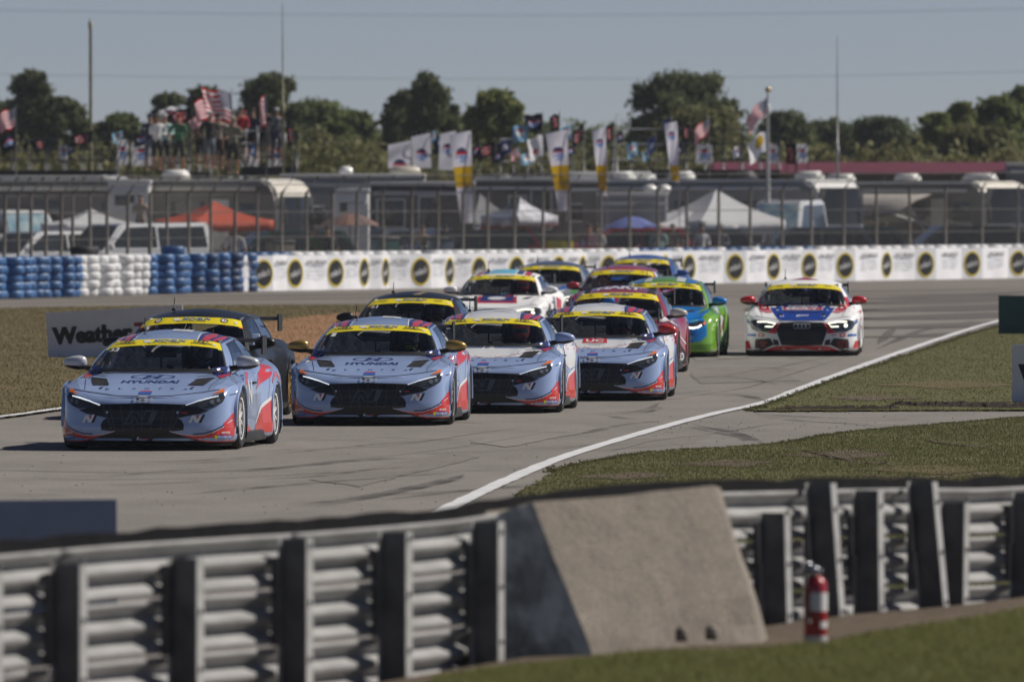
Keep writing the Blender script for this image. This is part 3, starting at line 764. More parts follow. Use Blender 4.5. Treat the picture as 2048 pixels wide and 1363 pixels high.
SILVER = mat('mirror_silver', (.62, .64, .67), .25, .2, coat=.8); GOLD = mat('mirror_gold', (.42, .27, .06), .3, .5, coat=.5); WRIM = (.72, .73, .74)
LH = mat('helmet_blue', (.03, .25, .5), .2, coat=1); DH = mat('helmet_dark', (.03, .03, .035), .2, coat=1); RH = mat('helmet_red', (.5, .03, .03), .2, coat=1); NEO = mat('helmet_neon', (.5, .65, .05), .3)
elantra('race_car', 'periwinkle blue race sedan number 33 leading the pack at lower left, silver mirrors', 284, 898, 6.7, PERI, PERI, SILVER, '33', WRIM, (DH, LH, 'leading blue race car number 33'), 'hy')
elantra('race_car', 'periwinkle blue race sedan with gold mirrors and HYUNDAI on its hood, number 1', 736, 849, 3.7, PERI, PERI, GOLD, '1', (.5, .5, .52), (DH, NEO, 'blue race car with gold mirrors'), 'gold')
elantra('race_car', 'white and periwinkle race sedan between the gold-mirrored car and number 54', 964, 824.5, 4.0, WHT, WHT, PERI, '2', (.5, .5, .52), (RH, RH, 'white and blue race car with blue mirrors'), 'shard')
elantra('race_car', 'white and periwinkle race sedan number 54 with red UC square on hood', 1184, 800, 3.0, WHT, WHT, REDL, '54', (.45, .45, .47), (DH, RH, 'race car number 54 with red mirrors'), 'uc')
# ------------------------------------------------------------------ the other makes
BODY_WHITE = mat('paint_white', (.80, .81, .82), .5, coat=.08, var=.02); BODY_BLACK = mat('paint_black', (.007, .008, .010), .35, coat=.15, spec=.3, var=.1)
BODY_RED = mat('paint_crimson', (.36, .012, .03), .22, coat=1., var=.05); BODY_GREY = mat('paint_grey', (.30, .33, .36), .25, coat=1., var=.05)
BODY_LIME = mat('paint_lime', (.19, .44, .03), .25, coat=1., var=.03); BLUE_B = mat('paint_bright_blue', (.008, .24, .74), .25, coat=1., var=.04)
BODY_BLUE = mat('paint_deep_blue', (.02, .10, .40), .25, coat=1., var=.04); ROYAL = mat('livery_royal', (.008, .05, .33), .3, coat=.6, var=.04)
LRED = mat('livery_bright_red', (.60, .015, .025), .28, coat=.6, var=.05); PINKR = mat('livery_faded_red', (.62, .22, .22), .3, coat=.5); GREENL = mat('livery_green', (.06, .42, .03), .3)
CYAN = mat('livery_cyan', (.15, .48, .65), .3)

def hexgrille(c, dz=0., ringed=True, red=False):
    r = c.root; G = [(0, .575), (.36, .57), (.43, .46), (.42, .40), (.345, .19), (0, .175)]
    mb = MB(); c.poly(mb, [(x, z + dz) for x, z in G], 'f', .006, mirror=True); g = mb.build('grille', GBLK, r)
    GR = mat('grille_bar', (.035, .036, .04), .35)
    for z in (.25, .30, .35, .40): 
        mb = MB(); c.line(mb, [(-.30, z + dz), (.30, z + dz)], .010, 'f', .013); mb.build('grille_bar', GR, g)
    mb = MB(); c.poly(mb, [(-.25, .20 + dz), (.25, .20 + dz), (.25, .41 + dz), (-.25, .41 + dz)], 'f', .008); mb.build('radiator_mesh', INTD, g)
    if ringed:
        mb = MB()
        for k in range(4): c.ring(mb, (k - 1.5) * .066, .505 + dz, .046, .046, .009, 'f', .016)
        mb.build('badge', CHR, g)
def audi_lights(c, dz=0., on=True):
    for sx in (1, -1):
        mb = MB(); P = [(.42, .55), (.60, .588), (.78, .615), (.87, .60), (.89, .53), (.85, .46), (.76, .42), (.60, .405), (.46, .48)]
        c.poly(mb, [(x * sx, z + dz) for x, z in P], 'f', .006, step=.04); h = mb.build('headlight', LENS, c.root)
        mb = MB(); c.line(mb, [(x * sx, z + dz) for x, z in [(.76, .575), (.60, .575), (.445, .545), (.50, .495), (.62, .50)]], .018, 'f', .012)
        mb.build('light_strip', emis('running_light_warm', (1, 1, .82), 1.8), h)
        mb = MB(); c.ring(mb, .74 * sx, .515 + dz, .03, .03, .03, 'f', .013); mb.build('lamp_projector', emis('lamp_glow', (1, .97, .85), 1.6) if sx > 0 else mat('lamp_lens_grey', (.25, .28, .3), .1), h)

# --- white, blue and red hatch at the right
c = Car('race_car', 'white race car with blue hood centre reading LIQUI MOLY, alone at right', 'audi', 1603.5, 711, 2.6, BODY_WHITE, mirror=LRED, rim=(.08, .08, .09), helmet=(DH, DH, 'white LIQUI MOLY race car'))
r = c.root; hexgrille(c); audi_lights(c)
mb = MB(); c.poly(mb, [(0, .598), (.38, .598), (.46, .68), (.53, .78), (.60, .862), (.3, .885), (0, .89)], 'f', .003, mirror=True); mb.build('blue_hood_panel', ROYAL, r)
mb = MB(); c.poly(mb, [(.545, .78), (.62, .862), (.76, .858), (.74, .79), (.66, .765)], 'f', .003, mirror=True); mb.build('red_hood_fade', LRED, r)
mb = MB(); c.poly(mb, [(.50, .735), (.545, .78), (.66, .765), (.74, .79), (.73, .755), (.6, .72)], 'f', .0035, mirror=True); mb.build('pink_hood_fade', PINKR, r)
mb = MB(); c.poly(mb, [(-.35, .772), (.35, .772), (.33, .862), (-.33, .862)], 'f', .006, 0); c.poly(mb, [(-.335, .777), (.335, .777), (.328, .814), (-.328, .814)], 'f', .008, 1); c.poly(mb, [(-.328, .818), (.328, .818), (.318, .857), (-.318, .857)], 'f', .008, 2)
c.text(mb, 'LIQUI', 0, .838, .5, .032, 'f', .011, 0, .05); c.text(mb, 'MOLY', 0, .796, .56, .032, 'f', .011, 0, .05); mb.build('hood_sponsor', [WHT, LRED, ROYAL], r)
mb = MB(); c.line(mb, [(-.33, .765), (-.27, .735), (.27, .735), (.33, .765)], .008, 'f', .012); mb.build('hood_scoop', GBLK, r)
mb = MB(); c.text(mb, 'JDC', 0, .68, .22, .032, 'f', .006, 0, .04, .3); mb.build('hood_lettering', WHT, r)
mb = MB()
for x in (-.37, .37): c.ring(mb, x, .70, .03, .017, .03, 'f', .012, wy=.017)
mb.build('hood_latch', BLK, r)
mb = MB(); c.poly(mb, [(.37, .575), (.42, .55), (.46, .48), (.60, .40), (.43, .38), (.43, .46)], 'f', .0045, mirror=True)
c.poly(mb, [(.0, .178), (.345, .178), (.46, .165), (.58, .12), (.66, .085), (.30, .10), (0, .13)], 'f', .005, mirror=True)
c.poly(mb, [(.90, .26), (.955, .26), (.955, .13), (.86, .13)], 'f', .005, mirror=True); mb.build('red_accent', LRED, r)
for sx in (1, -1):
    mb = MB(); c.poly(mb, [(x * sx, z) for x, z in [(.54, .305), (.62, .30), (.78, .29), (.795, .24), (.795, .10), (.68, .10), (.47, .20)]], 'f', .006); i_ = mb.build('air_intake', INTD, r)
    mb = MB(); c.line(mb, [(x * sx, z) for x, z in [(.585, .235), (.70, .245), (.66, .16), (.62, .16), (.64, .22)]], .014, 'f', .012); c.line(mb, [(x * sx, z) for x, z in [(.75, .28), (.755, .11)]], .008, 'f', .012); mb.build('intake_mark', LRED, i_)
    mb = MB(); c.poly(mb, [(x * sx, z) for x, z in [(.40, .27), (.49, .29), (.47, .19), (.38, .185)]], 'f', .006); mb.build('brake_duct', GBLK, r)
    mb = MB(); c.poly(mb, [(x * sx, z) for x, z in [(.78, .375), (.92, .38), (.92, .34), (.78, .335)]], 'f', .006, 0); c.poly(mb, [(x * sx, z) for x, z in [(.64, .39), (.74, .39), (.74, .33), (.64, .33)]], 'f', .006, 1)
    c.poly(mb, [(x * sx, z) for x, z in [(.66, .37), (.72, .37), (.72, .35), (.66, .35)]], 'f', .008, 2); mb.build('corner_sticker', [LBL, LRED, WHT], r)
c_ = MB(); c.text(c_, 'IMSA', .55, .36, .10, .022, 'f', .007, 0, .03, .2); c_.build('bumper_lettering', LRED, r)
mb = MB(); c.poly(mb, [(-.22, 2.0), (.1, 1.95), (.25, 2.1), (.0, 2.4), (-.1, 2.2)], 't', .004); mb.build('roof_mark', LRED, r)
for sd in (1, -1):
    mb = MB(); c.poly(mb, [(1.45, .15), (1.7, .15), (2.3, .80), (2.0, .82)], 's', .004, 0, side=sd); c.poly(mb, [(1.9, .15), (2.1, .15), (2.7, .84), (2.5, .84)], 's', .004, 1, side=sd)
    for z in (.45, .60, .72): c.poly(mb, [(3.0, z - .05), (3.3, z - .02), (3.3, z + .04), (2.95, z)], 's', .004, 0, side=sd)
    c.poly(mb, [(.30, .52), (.55, .57), (.55, .63), (.36, .60)], 's', .004, 1, side=sd)
    mb.build('side_livery', [LRED, ROYAL], r)
mb = MB()
for a in (1, -1): c.shape.gpatch(mb, a * .968, a * 1.09, 0, .42, 3, 4, .003)
o = mb.build('red_pillar', LRED, r); o['kind'] = 'stuff'
c.banner_text('audi'); c.seams()

# --- black sedan tucked behind the leader
c = Car('race_car', 'black race sedan with gold wheels, mostly hidden behind the leading blue car', 'hatch', 344, 0, 6.8, BODY_BLACK, rim=(.45, .28, .07), D=140.5, group=None)
c.root.location.z = .004; hexgrille(c, 0, False); audi_lights(c); c.banner_text('alfa'); c.number('5'); c.seams()
mb = MB()
for a in (-.37, .385):
    for k, (w0, mi) in enumerate(((-.018, 0), (.006, 1))): 
        mb.add([c.shape.gh((a + w0 + x) / .6, .90 + z / .475, .008) for x, z in ((0, -.015), (.012, -.015), (.012, .015), (0, .015))], [(0, 1, 2, 3)], mi)
mb.build('round_badge', [LRED, GREENL], c.root)
# --- black sedan number 61
c = Car('race_car', 'black race sedan number 61 right behind the gold-mirrored blue car', 'audi', 800, 0, 5.0, BODY_BLACK, rim=(.1, .1, .1), D=168, helmet=(DH, DH, 'black race car number 61'))
hexgrille(c); audi_lights(c); c.banner_text('audi'); c.number('61'); c.seams()
mb = MB(); c.poly(mb, [(.0, 1.9), (.12, 1.9), (.2, 2.3), (.1, 2.3)], 't', .004); mb.build('roof_mark', mat('dull_gold_print', (.2, .16, .1), .5), c.root)
# --- white car with framed blue hood
c = Car('race_car', 'white race car with red-framed blue rectangle on its hood, behind number 61', 'audi', 985, 0, 6.0, BODY_WHITE, rim=(.6, .6, .6), D=214, helmet=(RH, RH, 'white race car with red-framed hood'))
r = c.root; hexgrille(c, 0, False); audi_lights(c)
mb = MB(); c.poly(mb, [(-.40, .695), (.42, .695), (.34, .865), (-.34, .865)], 'f', .004, 0); c.poly(mb, [(-.32, .725), (.34, .725), (.28, .87), (-.28, .87)], 'f', .006, 1); c.ring(mb, 0, .78, .17, .028, .17, 'f', .008, 2, wy=.028); c.poly(mb, [(-.22, .84), (.22, .84), (.22, .868), (-.22, .868)], 'f', .008, 3); mb.build('hood_emblem_panel', [LRED, NAVY, WHT, CYAN], r)
for sx in (1, -1):
    mb = MB(); c.poly(mb, [(x * sx, z) for x, z in [(.47, .77), (.55, .80), (.68, .81), (.58, .77)]], 'f', .006); mb.build('hood_vent', INTD, r)
mb = MB()
for x0, x1, mi in ((-.52, -.40, 0), (-.38, -.26, 1), (-.24, .24, 2), (.26, .38, 1), (.40, .52, 0)): c.poly(mb, [(x0, 1.80 + abs(x0 + x1) * .05), (x1, 1.80 + abs(x0 + x1) * .05), (x1, 3.2), (x0, 3.2)], 't', .004, mi, step=.08)
mb.build('roof_stripe', [LRED, NAVY, CYAN], r)
for sd in (1, -1):
    mb = MB(); c.poly(mb, [(2.9, .3), (3.2, .3), (3.3, .72), (3.0, .8)], 's', .004, 0, side=sd); c.poly(mb, [(2.6, .3), (2.85, .3), (2.9, .8), (2.7, .8)], 's', .004, 1, side=sd); mb.build('side_livery', [LRED, NAVY], r)
c.banner_text('honda'); c.number('15'); c.seams()
# --- grey car
c = Car('race_car', 'grey race car with green accents above its headlights, partly hidden behind the white car', 'audi', 1085, 0, 5.5, BODY_GREY, rim=(.1, .1, .1), D=240, roofmat=mat('paint_dark_grey', (.07, .08, .1), .3, coat=1))
r = c.root; hexgrille(c, 0, False); audi_lights(c)
mb = MB(); c.poly(mb, [(.35, .80), (.50, .81), (.40, .70), (.25, .70)], 'f', .004, 0); c.poly(mb, [(.0, .6), (.3, .6), (.45, .72), (.2, .70)], 'f', .004, 1); mb.build('hood_stripe', [LBL, WHT], r)
mb = MB(); c.poly(mb, [(.55, .64), (.76, .66), (.80, .70), (.60, .70)], 'f', .005, mirror=True); mb.build('green_accent', GREENL, r)
mb = MB(); c.poly(mb, [(.42, .4), (.9, .42), (.93, .56), (.40, .46)], 'f', .0045, mirror=True); mb.build('black_accent', GBLK, r)
c.banner_text('audi'); c.seams()
# --- red car with white roof letters
c = Car('race_car', 'crimson race car with HART lettered on its roof, right behind number 54', 'hatch', 1222, 0, 4.0, BODY_RED, mirror=mat('mirror_cream', (.62, .60, .55), .3, coat=.6), rim=(.2, .2, .22), D=174)
r = c.root
mb = MB(); sh = c.shape; c.text(mb, 'HART', .0, 2.12, .68, .40, 't', .006, 0, .04); mb.build('roof_lettering', WHT, r)
mb = MB(); c.poly(mb, [(.44, 1.86), (.535, 1.92), (.55, 2.7), (.44, 2.7)], 't', .004, mirror=True); mb.build('roof_stripe', BLK, r)
hexgrille(c, 0, False); audi_lights(c)
for sd in (1, -1):
    mb = MB(); c.poly(mb, [(1.35, .70), (1.5, .80), (1.6, .60), (1.4, .45)], 's', .004, 0, side=sd)
    c.poly(mb, [(1.42, .13), (3.24, .13), (3.2, .30), (2.7, .52), (2.2, .42), (1.5, .32)], 's', .005, 1, side=sd); c.line(mb, [(1.45, .34), (2.2, .45), (2.8, .58), (3.2, .44)], .03, 's', .007, 0, side=sd)
    c.text(mb, 'AERO', 2.6, .25, .9, .13, 's', .008, 0, .04, side=sd)
    c.poly(mb, [(1.0, .80), (1.30, .83), (1.34, .72), (1.1, .72)], 's', .004, 0, side=sd); mb.build('side_livery', [WHT, BLK], r)
mb = MB(); c.poly(mb, [(.66, 1.0), (.74, .86), (.84, 1.1), (.80, 1.32), (.74, 1.25)], 't', .005, mirror=True); mb.build('white_cowl_panel', WHT, r)
c.banner_text('honda'); c.seams()
# --- red car number 99
c = Car('race_car', 'red race car number 99 behind the HART car, white pillars', 'hatch', 1232, 0, 4.5, mat('paint_red', (.48, .012, .03), .25, coat=1), rim=(.1, .1, .1), D=223)
r = c.root; hexgrille(c, 0, False); audi_lights(c); c.banner_text('honda'); c.number('99'); c.seams()
mb = MB()
for a in (1, -1): c.shape.gpatch(mb, a * 1.0, a * 1.12, .3, 1, 3, 4, .004)
mb.build('white_pillar', WHT, r)
# --- green and blue hatch
c = Car('race_car', 'lime green and bright blue race hatchback with glowing headlight, right of HART car', 'hatch', 1317, 714, 4.0, BODY_LIME, mirror=BLUE_B, rim=(.62, .64, .66), hoodmat=BLUE_B, helmet=(DH, DH, 'green and blue race car'))
r = c.root
mb = MB(); c.poly(mb, [(0, .60), (.40, .62), (.72, .665), (.80, .60), (.80, .36), (.70, .28), (.45, .25), (0, .25)], 'f', .003, mirror=True); mb.build('blue_nose_panel', BLUE_B, r)
mb = MB(); c.poly(mb, [(0, .42), (.28, .42), (.36, .30), (.25, .2), (0, .2)], 'f', .006, mirror=True); mb.build('grille', GBLK, r)
for sx in (1, -1):
    mb = MB(); c.poly(mb, [(x * sx, z) for x, z in [(.35, .50), (.50, .57), (.70, .62), (.78, .61), (.77, .54), (.66, .495), (.45, .475)]], 'f', .007, step=.04); h = mb.build('headlight', LENS, r)
    mb = MB(); c.line(mb, [(x * sx, z) for x, z in [(.36, .505), (.42, .49), (.50, .50), (.58, .495), (.66, .51), (.71, .545)]], .026, 'f', .013); mb.build('light_strip', emis('running_light_hot', (1, 1, .95), 2.2), h)
    mb = MB(); c.poly(mb, [(x * sx, z) for x, z in [(.73, .56), (.765, .545), (.79, .60), (.76, .615)]], 'f', .012); mb.build('orange_reflector', ORG, h)
    mb = MB(); c.poly(mb, [(x * sx, z) for x, z in [(.34, .425), (.58, .425), (.58, .38), (.34, .38)]], 'f', .007, 0); c.poly(mb, [(x * sx, z) for x, z in [(.34, .425), (.37, .425), (.37, .38), (.34, .38)]], 'f', .009, 1); c.poly(mb, [(x * sx, z) for x, z in [(.40, .355), (.60, .36), (.56, .29), (.46, .30)]], 'f', .007, 2); mb.build('corner_sticker', [LBL, ORG, CYAN], r)
    mb = MB(); c.poly(mb, [(x * sx, z) for x, z in [(.38, .765), (.45, .79), (.60, .795), (.55, .765)]], 'f', .006); mb.build('hood_vent', INTD, r)
    mb = MB(); c.poly(mb, [(x * sx, z) for x, z in [(.30, .20), (.60, .21), (.92, .24), (.90, .20), (.80, .13), (.35, .12)]], 'f', .004); mb.build('lower_lip', mat('paint_dark_green', (.10, .27, .02), .3, coat=.5), r)
mb = MB()
for x0, x1, mi in ((-.52, -.36, 1), (-.34, -.22, 0), (-.20, .16, 2), (.2, .34, 0), (.36, .52, 1)): c.poly(mb, [(x0, 1.86), (x1, 1.86), (x1, 3.2), (x0, 3.2)], 't', .004, mi, step=.08)
mb.build('roof_stripe', [WHT, BLUE_B, BODY_LIME], r)
mb = MB(); c.poly(mb, [(-.62, .80), (-.50, .86), (-.40, .70)], 'f', .005, 0); c.poly(mb, [(-.46, .84), (-.40, .855), (-.36, .76)], 'f', .005, 1); c.poly(mb, [(.62, .74), (.76, .86), (.80, .80)], 'f', .005, 0); mb.build('hood_stripe', [BODY_LIME, WHT], r)
for sd in (1, -1):
    mb = MB(); c.poly(mb, [(1.42, .16), (2.9, .16), (2.7, .83), (1.45, .80)], 's', .003, 2, side=sd); c.poly(mb, [(2.6, .45), (3.0, .30), (3.2, .62), (2.9, .7)], 's', .004, 0, side=sd); c.line(mb, [(2.8, .35), (3.15, .62)], .05, 's', .006, 1, side=sd); mb.build('side_livery', [WHT, LRED, WHT], r)  # white door panel added to keep green bounce off the white car alongside
c.banner_text('hy'); c.seams()
mb = MB(); c.poly(mb, [(.20, .33), (.34, .35), (.34, .385), (.20, .37)], 'f', .03); mb.build('tow_strap', mat('strap_maroon', (.15, .01, .02), .7), r)
# --- blue car at the back
c = Car('race_car', 'deep blue race car farthest back, in front of the white banner wall', 'hatch', 1272, 0, 5.0, BODY_BLUE, rim=(.1, .1, .1), D=258)
r = c.root; hexgrille(c, 0, False); audi_lights(c); c.banner_text('audi'); c.seams()
mb = MB(); c.poly(mb, [(.3, .70), (.5, .72), (.55, .84), (.35, .85)], 'f', .004); mb.build('hood_stripe', GREENL, r)
# ================================================================== the ground
def gmat(name, c1, c2, c3, s1=.5, s2=6, fine=60, rough=.95, fine_amt=.25, bump=.4, stretch=(1, 1, 1), rot=0., r1=(.35, .65), r2=(.4, .7)):
    m = bpy.data.materials.new(name); m.use_nodes = True; N = m.node_tree.nodes; L = m.node_tree.links; p = N['Principled BSDF']
    p.inputs['Roughness'].default_value = rough; p.inputs['Specular IOR Level'].default_value = .25
    tc = N.new('ShaderNodeTexCoord'); mp = N.new('ShaderNodeMapping'); mp.inputs['Scale'].default_value = stretch; mp.inputs['Rotation'].default_value = (0, 0, rot); L.new(tc.outputs['Object'], mp.inputs[0])
    def noise(sc, det=5, src=None):
        n = N.new('ShaderNodeTexNoise'); n.inputs['Scale'].default_value = sc; n.inputs['Detail'].default_value = det; n.inputs['Roughness'].default_value = .65; L.new(src or mp.outputs[0], n.inputs['Vector']); return n.outputs['Fac']
    def ramp(f, a, b):
        r = N.new('ShaderNodeMapRange'); r.inputs['From Min'].default_value = a; r.inputs['From Max'].default_value = b; L.new(f, r.inputs['Value']); return r.outputs[0]
    def mix(f, a, b):
        x = N.new('ShaderNodeMix'); x.data_type = 'RGBA'; L.new(f, x.inputs[0])
        for v, i in ((a, 6), (b, 7)):
            if isinstance(v, tuple): x.inputs[i].default_value = (*v, 1)
            else: L.new(v, x.inputs[i])
        return x.outputs[2]
    a = mix(ramp(noise(s1), *r1), c1, c2); b = mix(ramp(noise(s2), *r2), a, c3)
    f = noise(fine, 3, tc.outputs['Object']); k = N.new('ShaderNodeMapRange'); k.inputs['From Min'].default_value = .3; k.inputs['From Max'].default_value = .7; k.inputs['To Min'].default_value = 1 - fine_amt; k.inputs['To Max'].default_value = 1 + fine_amt; L.new(f, k.inputs['Value'])
    vm = N.new('ShaderNodeVectorMath'); vm.operation = 'SCALE'; L.new(b, vm.inputs[0]); L.new(k.outputs[0], vm.inputs['Scale']); L.new(vm.outputs[0], p.inputs['Base Color'])
    bp = N.new('ShaderNodeBump'); bp.inputs['Strength'].default_value = bump; bp.inputs['Distance'].default_value = .02; L.new(f, bp.inputs['Height']); L.new(bp.outputs[0], p.inputs['Normal'])
    return m
ASPH = gmat('worn_asphalt', (.212, .197, .179), (.240, .223, .203), (.182, .170, .156), .10, .9, 35, fine_amt=.34, stretch=(1, .35, 1), rot=.25)
RUNOFF = gmat('runoff_asphalt', (.185, .167, .149), (.225, .203, .181), (.158, .145, .132), .06, .5, 25, stretch=(.5, 1, 1))
GRASSM = gmat('turf_soil', (.105, .108, .038), (.135, .115, .055), (.09, .098, .03), .35, 3, 30, fine_amt=.5, bump=.8)
TURF_L = gmat('dry_turf_soil', (.115, .098, .045), (.17, .12, .065), (.085, .085, .030), .25, 1.6, 22, fine_amt=.4, bump=.8)
DIRT = gmat('orange_dirt', (.31, .155, .075), (.26, .145, .08), (.36, .20, .11), .3, 2.2, 14, fine_amt=.3, bump=.8)
SOIL = gmat('dark_soil', (.035, .026, .018), (.06, .045, .03), (.03, .02, .015), 2, 9, 60, fine_amt=.5, bump=1.5)
BROWN = gmat('bare_earth', (.14, .105, .075), (.10, .075, .05), (.18, .145, .11), 1.5, 8, 50, fine_amt=.4, bump=1.2)
PAINT = mat('road_paint_white', (.66, .67, .68), .6, var=.14, scale=2.2, bump=.2, bscale=60)
mb = MB(); mb.add([(-900, -60, 0), (900, -60, 0), (900, 4000, 0), (-900, 4000, 0)], [(0, 1, 2, 3)]); mb.build('ground', TURF_L)['kind'] = 'structure'
mb = MB(); mb.add([(-60, 66, .004), (-20, 40, .004), (-6, 55, .004), (3, 74.6, .004), (60, 200, .004), (60, 400, .004), (-60, 330, .004)], [range(7)]); mb.build('track', ASPH)['kind'] = 'structure'

def subdiv_poly(pts, step=1.2, jit=.10, seed=1):
    rnd = random.Random(seed); out = []
    for i in range(len(pts)):
        a, b = Vector(pts[i][:2]), Vector(pts[(i + 1) % len(pts)][:2]); n = max(1, min(400, int((b - a).length / step)))
        d = (b - a).normalized(); nr = Vector((-d.y, d.x))
        for k in range(n): out.append(a.lerp(b, k / n) + nr * rnd.uniform(-jit, jit) * (0 if k == 0 else 1))
    return out
def sheet(name, px, z, material, step=1.2, jit=.08, seed=1, kind='structure', th=0.):
    w = [gp(x, y) for x, y in px]; q = subdiv_poly(w, step, jit, seed); bm = fill2d([(p.x, p.y) for p in q])
    for v in bm.verts: v.co.z = z
    mb = MB(); mb.bm(bm); bm.free()
    o = mb.build(name, material); o['kind'] = kind; 
    b = bmesh.new(); b.from_mesh(o.data); bmesh.ops.recalc_face_normals(b, faces=b.faces)
    if sum(f.normal.z for f in b.faces) < 0: bmesh.ops.reverse_faces(b, faces=b.faces)
    b.to_mesh(o.data); b.free(); return o, q
sheet('runoff_pavement', [(-900, 628), (0, 616), (740, 609), (1100, 606), (1500, 612), (1750, 628), (2060, 614), (2700, 600), (3300, 500), (2048, 545), (480, 575), (0, 588), (-900, 600)], .008, RUNOFF, 3, .3)
sheet('access_road', [(1500, 826), (1600, 822), (2048, 824), (2900, 830), (2900, 812), (2048, 838), (1750, 864), (1560, 892), (1330, 907), (1130, 940), (1040, 992), (980, 1030), (905, 1040), (1130, 915), (1290, 868), (1430, 832)], .008, ASPH, 1.5, .04)
G1 = [(1512, 825), (1540, 812), (1620, 781), (1700, 752), (1780, 725), (1860, 698), (1940, 671), (2000, 654), (2100, 632), (2300, 606), (3000, 610), (3000, 829), (2048, 823)]
G2 = [(1035, 990), (1085, 962), (1130, 938), (1230, 920), (1330, 906), (1460, 899), (1560, 891), (1650, 875), (1750, 863), (1900, 851), (2048, 838), (2900, 815), (3200, 1010), (2048, 1180), (1500, 1200), (1050, 1200), (980, 1080)]
G4 = [(-900, 945), (-300, 872), (0, 836), (125, 818), (300, 795), (545, 755), (605, 742), (700, 722), (780, 700), (860, 676), (900, 655), (900, 640), (820, 618), (740, 611), (300, 613), (0, 618), (-900, 632)]
_, q1 = sheet('grass_verge_ground', G1, .03, GRASSM, .8, .07, 2); _, q2 = sheet('grass_bank_ground', G2, .03, GRASSM, .5, .06, 3); _, q4 = sheet('grass_island_ground', G4, .03, TURF_L, 1.0, .08, 4)
sheet('orange_dirt_patch', [(400, 775), (430, 715), (470, 672), (520, 650), (590, 638), (650, 632), (720, 640), (800, 648), (860, 660), (800, 690), (700, 720), (605, 741), (545, 754)], .036, DIRT, .6, .25, 5)
sheet('orange_dirt_patch', [(520, 655), (560, 650), (610, 636), (700, 628), (760, 632), (700, 638), (600, 645)], .037, DIRT, .6, .3, 6)
# white edge lines
def strip(name, px, w, z, material, seed=0, jit=.0):
    "ground strip following pixels; width in metres"
    pts = [Vector(gp(x, y)).to_2d() for x, y in px]; P = catmull([tuple(p) for p in pts], 10); rnd = random.Random(seed); vs = []; fs = []
    for i in range(len(P)):
        d = Vector(P[min(i + 1, len(P) - 1)] - P[max(i - 1, 0)]).normalized(); n = Vector((-d.y, d.x)); a = w * (.5 + rnd.uniform(-jit, jit)); b = w * (.5 + rnd.uniform(-jit, jit)); p = Vector(P[i])
        vs += [(p.x + n.x * a, p.y + n.y * a, z), (p.x - n.x * b, p.y - n.y * b, z)]
        if i: fs.append((2 * i - 2, 2 * i - 1, 2 * i + 1, 2 * i))
    mb = MB(); mb.add(vs, fs); o = mb.build(name, material); o['kind'] = 'structure'; return o
strip('painted_edge_line', [(718, 1110), (922, 1006), (1016, 962), (1130, 915), (1290, 866), (1420, 831), (1530, 806), (1600, 779), (1740, 727), (1870, 682), (1985, 646), (2100, 622), (2400, 585)], .17, .019, PAINT, 1, .06)
strip('painted_edge_line', [(-300, 874), (0, 838.5), (125, 821), (300, 797), (545, 758), (605, 745), (700, 725), (780, 703)], .15, .041, PAINT, 2, .06)
# rubber marks
RUB = mat('tyre_rubber_mark', (.085, .078, .072), .8, var=.25, scale=1.5)
_n = RUB.node_tree; _t = _n.nodes.new('ShaderNodeBsdfTransparent'); _m = _n.nodes.new('ShaderNodeMixShader'); _z = _n.nodes.new('ShaderNodeTexNoise'); _z.inputs['Scale'].default_value = 1.3; _z.inputs['Detail'].default_value = 8; _c = _n.nodes.new('ShaderNodeTexCoord'); _r = _n.nodes.new('ShaderNodeMapRange')
_r.inputs['From Min'].default_value = .35; _r.inputs['From Max'].default_value = .7; _r.inputs['To Min'].default_value = .05; _r.inputs['To Max'].default_value = .75; _n.links.new(_c.outputs['Object'], _z.inputs[0]); _n.links.new(_z.outputs['Fac'], _r.inputs['Value']); _n.links.new(_r.outputs[0], _m.inputs[0]); _n.links.new(_t.outputs[0], _m.inputs[1]); _n.links.new(_n.nodes['Principled BSDF'].outputs[0], _m.inputs[2]); _n.links.new(_m.outputs[0], _n.nodes['Material Output'].inputs[0])
mb = MB()
def skid(px, w=.22, z=.0135):
    pts = [Vector(gp(x, y)).to_2d() for x, y in px]; P = catmull([tuple(p) for p in pts], 8) if len(pts) > 2 else [tuple(pts[0].lerp(pts[1], k / 8)) for k in range(9)]; n_ = len(P); vs = []; fs = []
    for i in range(n_):
        a = Vector(P[min(i + 1, n_ - 1)]); b = Vector(P[max(i - 1, 0)]); d = (a - b).normalized(); n = Vector((-d.y, d.x)); ww = w * min(1, 4 * min(i + .1, n_ - 1 - i + .1) / n_) / 2; p = Vector(P[i])
        vs += [(p.x + n.x * ww, p.y + n.y * ww, z), (p.x - n.x * ww, p.y - n.y * ww, z)]
        if i: fs.append((2 * i - 2, 2 * i - 1, 2 * i + 1, 2 * i))
    mb.add(vs, fs)
SK = [[(1755, 690), (1775, 670), (1790, 655)], [(1370, 740), (1500, 735), (1610, 742)], [(1380, 755), (1480, 757), (1560, 770)], [(1340, 790), (1470, 790), (1530, 800)],
      [(1120, 830), (1280, 822), (1320, 806)], [(1200, 828), (1305, 822), (1322, 815)], [(1375, 855), (1450, 862), (1540, 893)], [(1385, 850), (1480, 870), (1500, 880)], [(1200, 830), (1260, 838), (1350, 840)],
      [(1490, 828), (1700, 838), (2048, 842)], [(1520, 836), (1650, 846), (1800, 850)],
      [(-100, 925), (300, 925), (560, 912)], [(-100, 940), (400, 945), (800, 915)], [(0, 990), (150, 990)], [(200, 960), (500, 955), (900, 930)], [(560, 1010), (700, 1000), (880, 965), (930, 950)],
      [(1150, 870), (1250, 850), (1330, 842)], [(1380, 700), (1450, 712), (1560, 716)], [(1750, 700), (1850, 660), (1960, 640)], [(1380, 680), (1450, 690), (1495, 694)]]
_rr = random.Random(12)
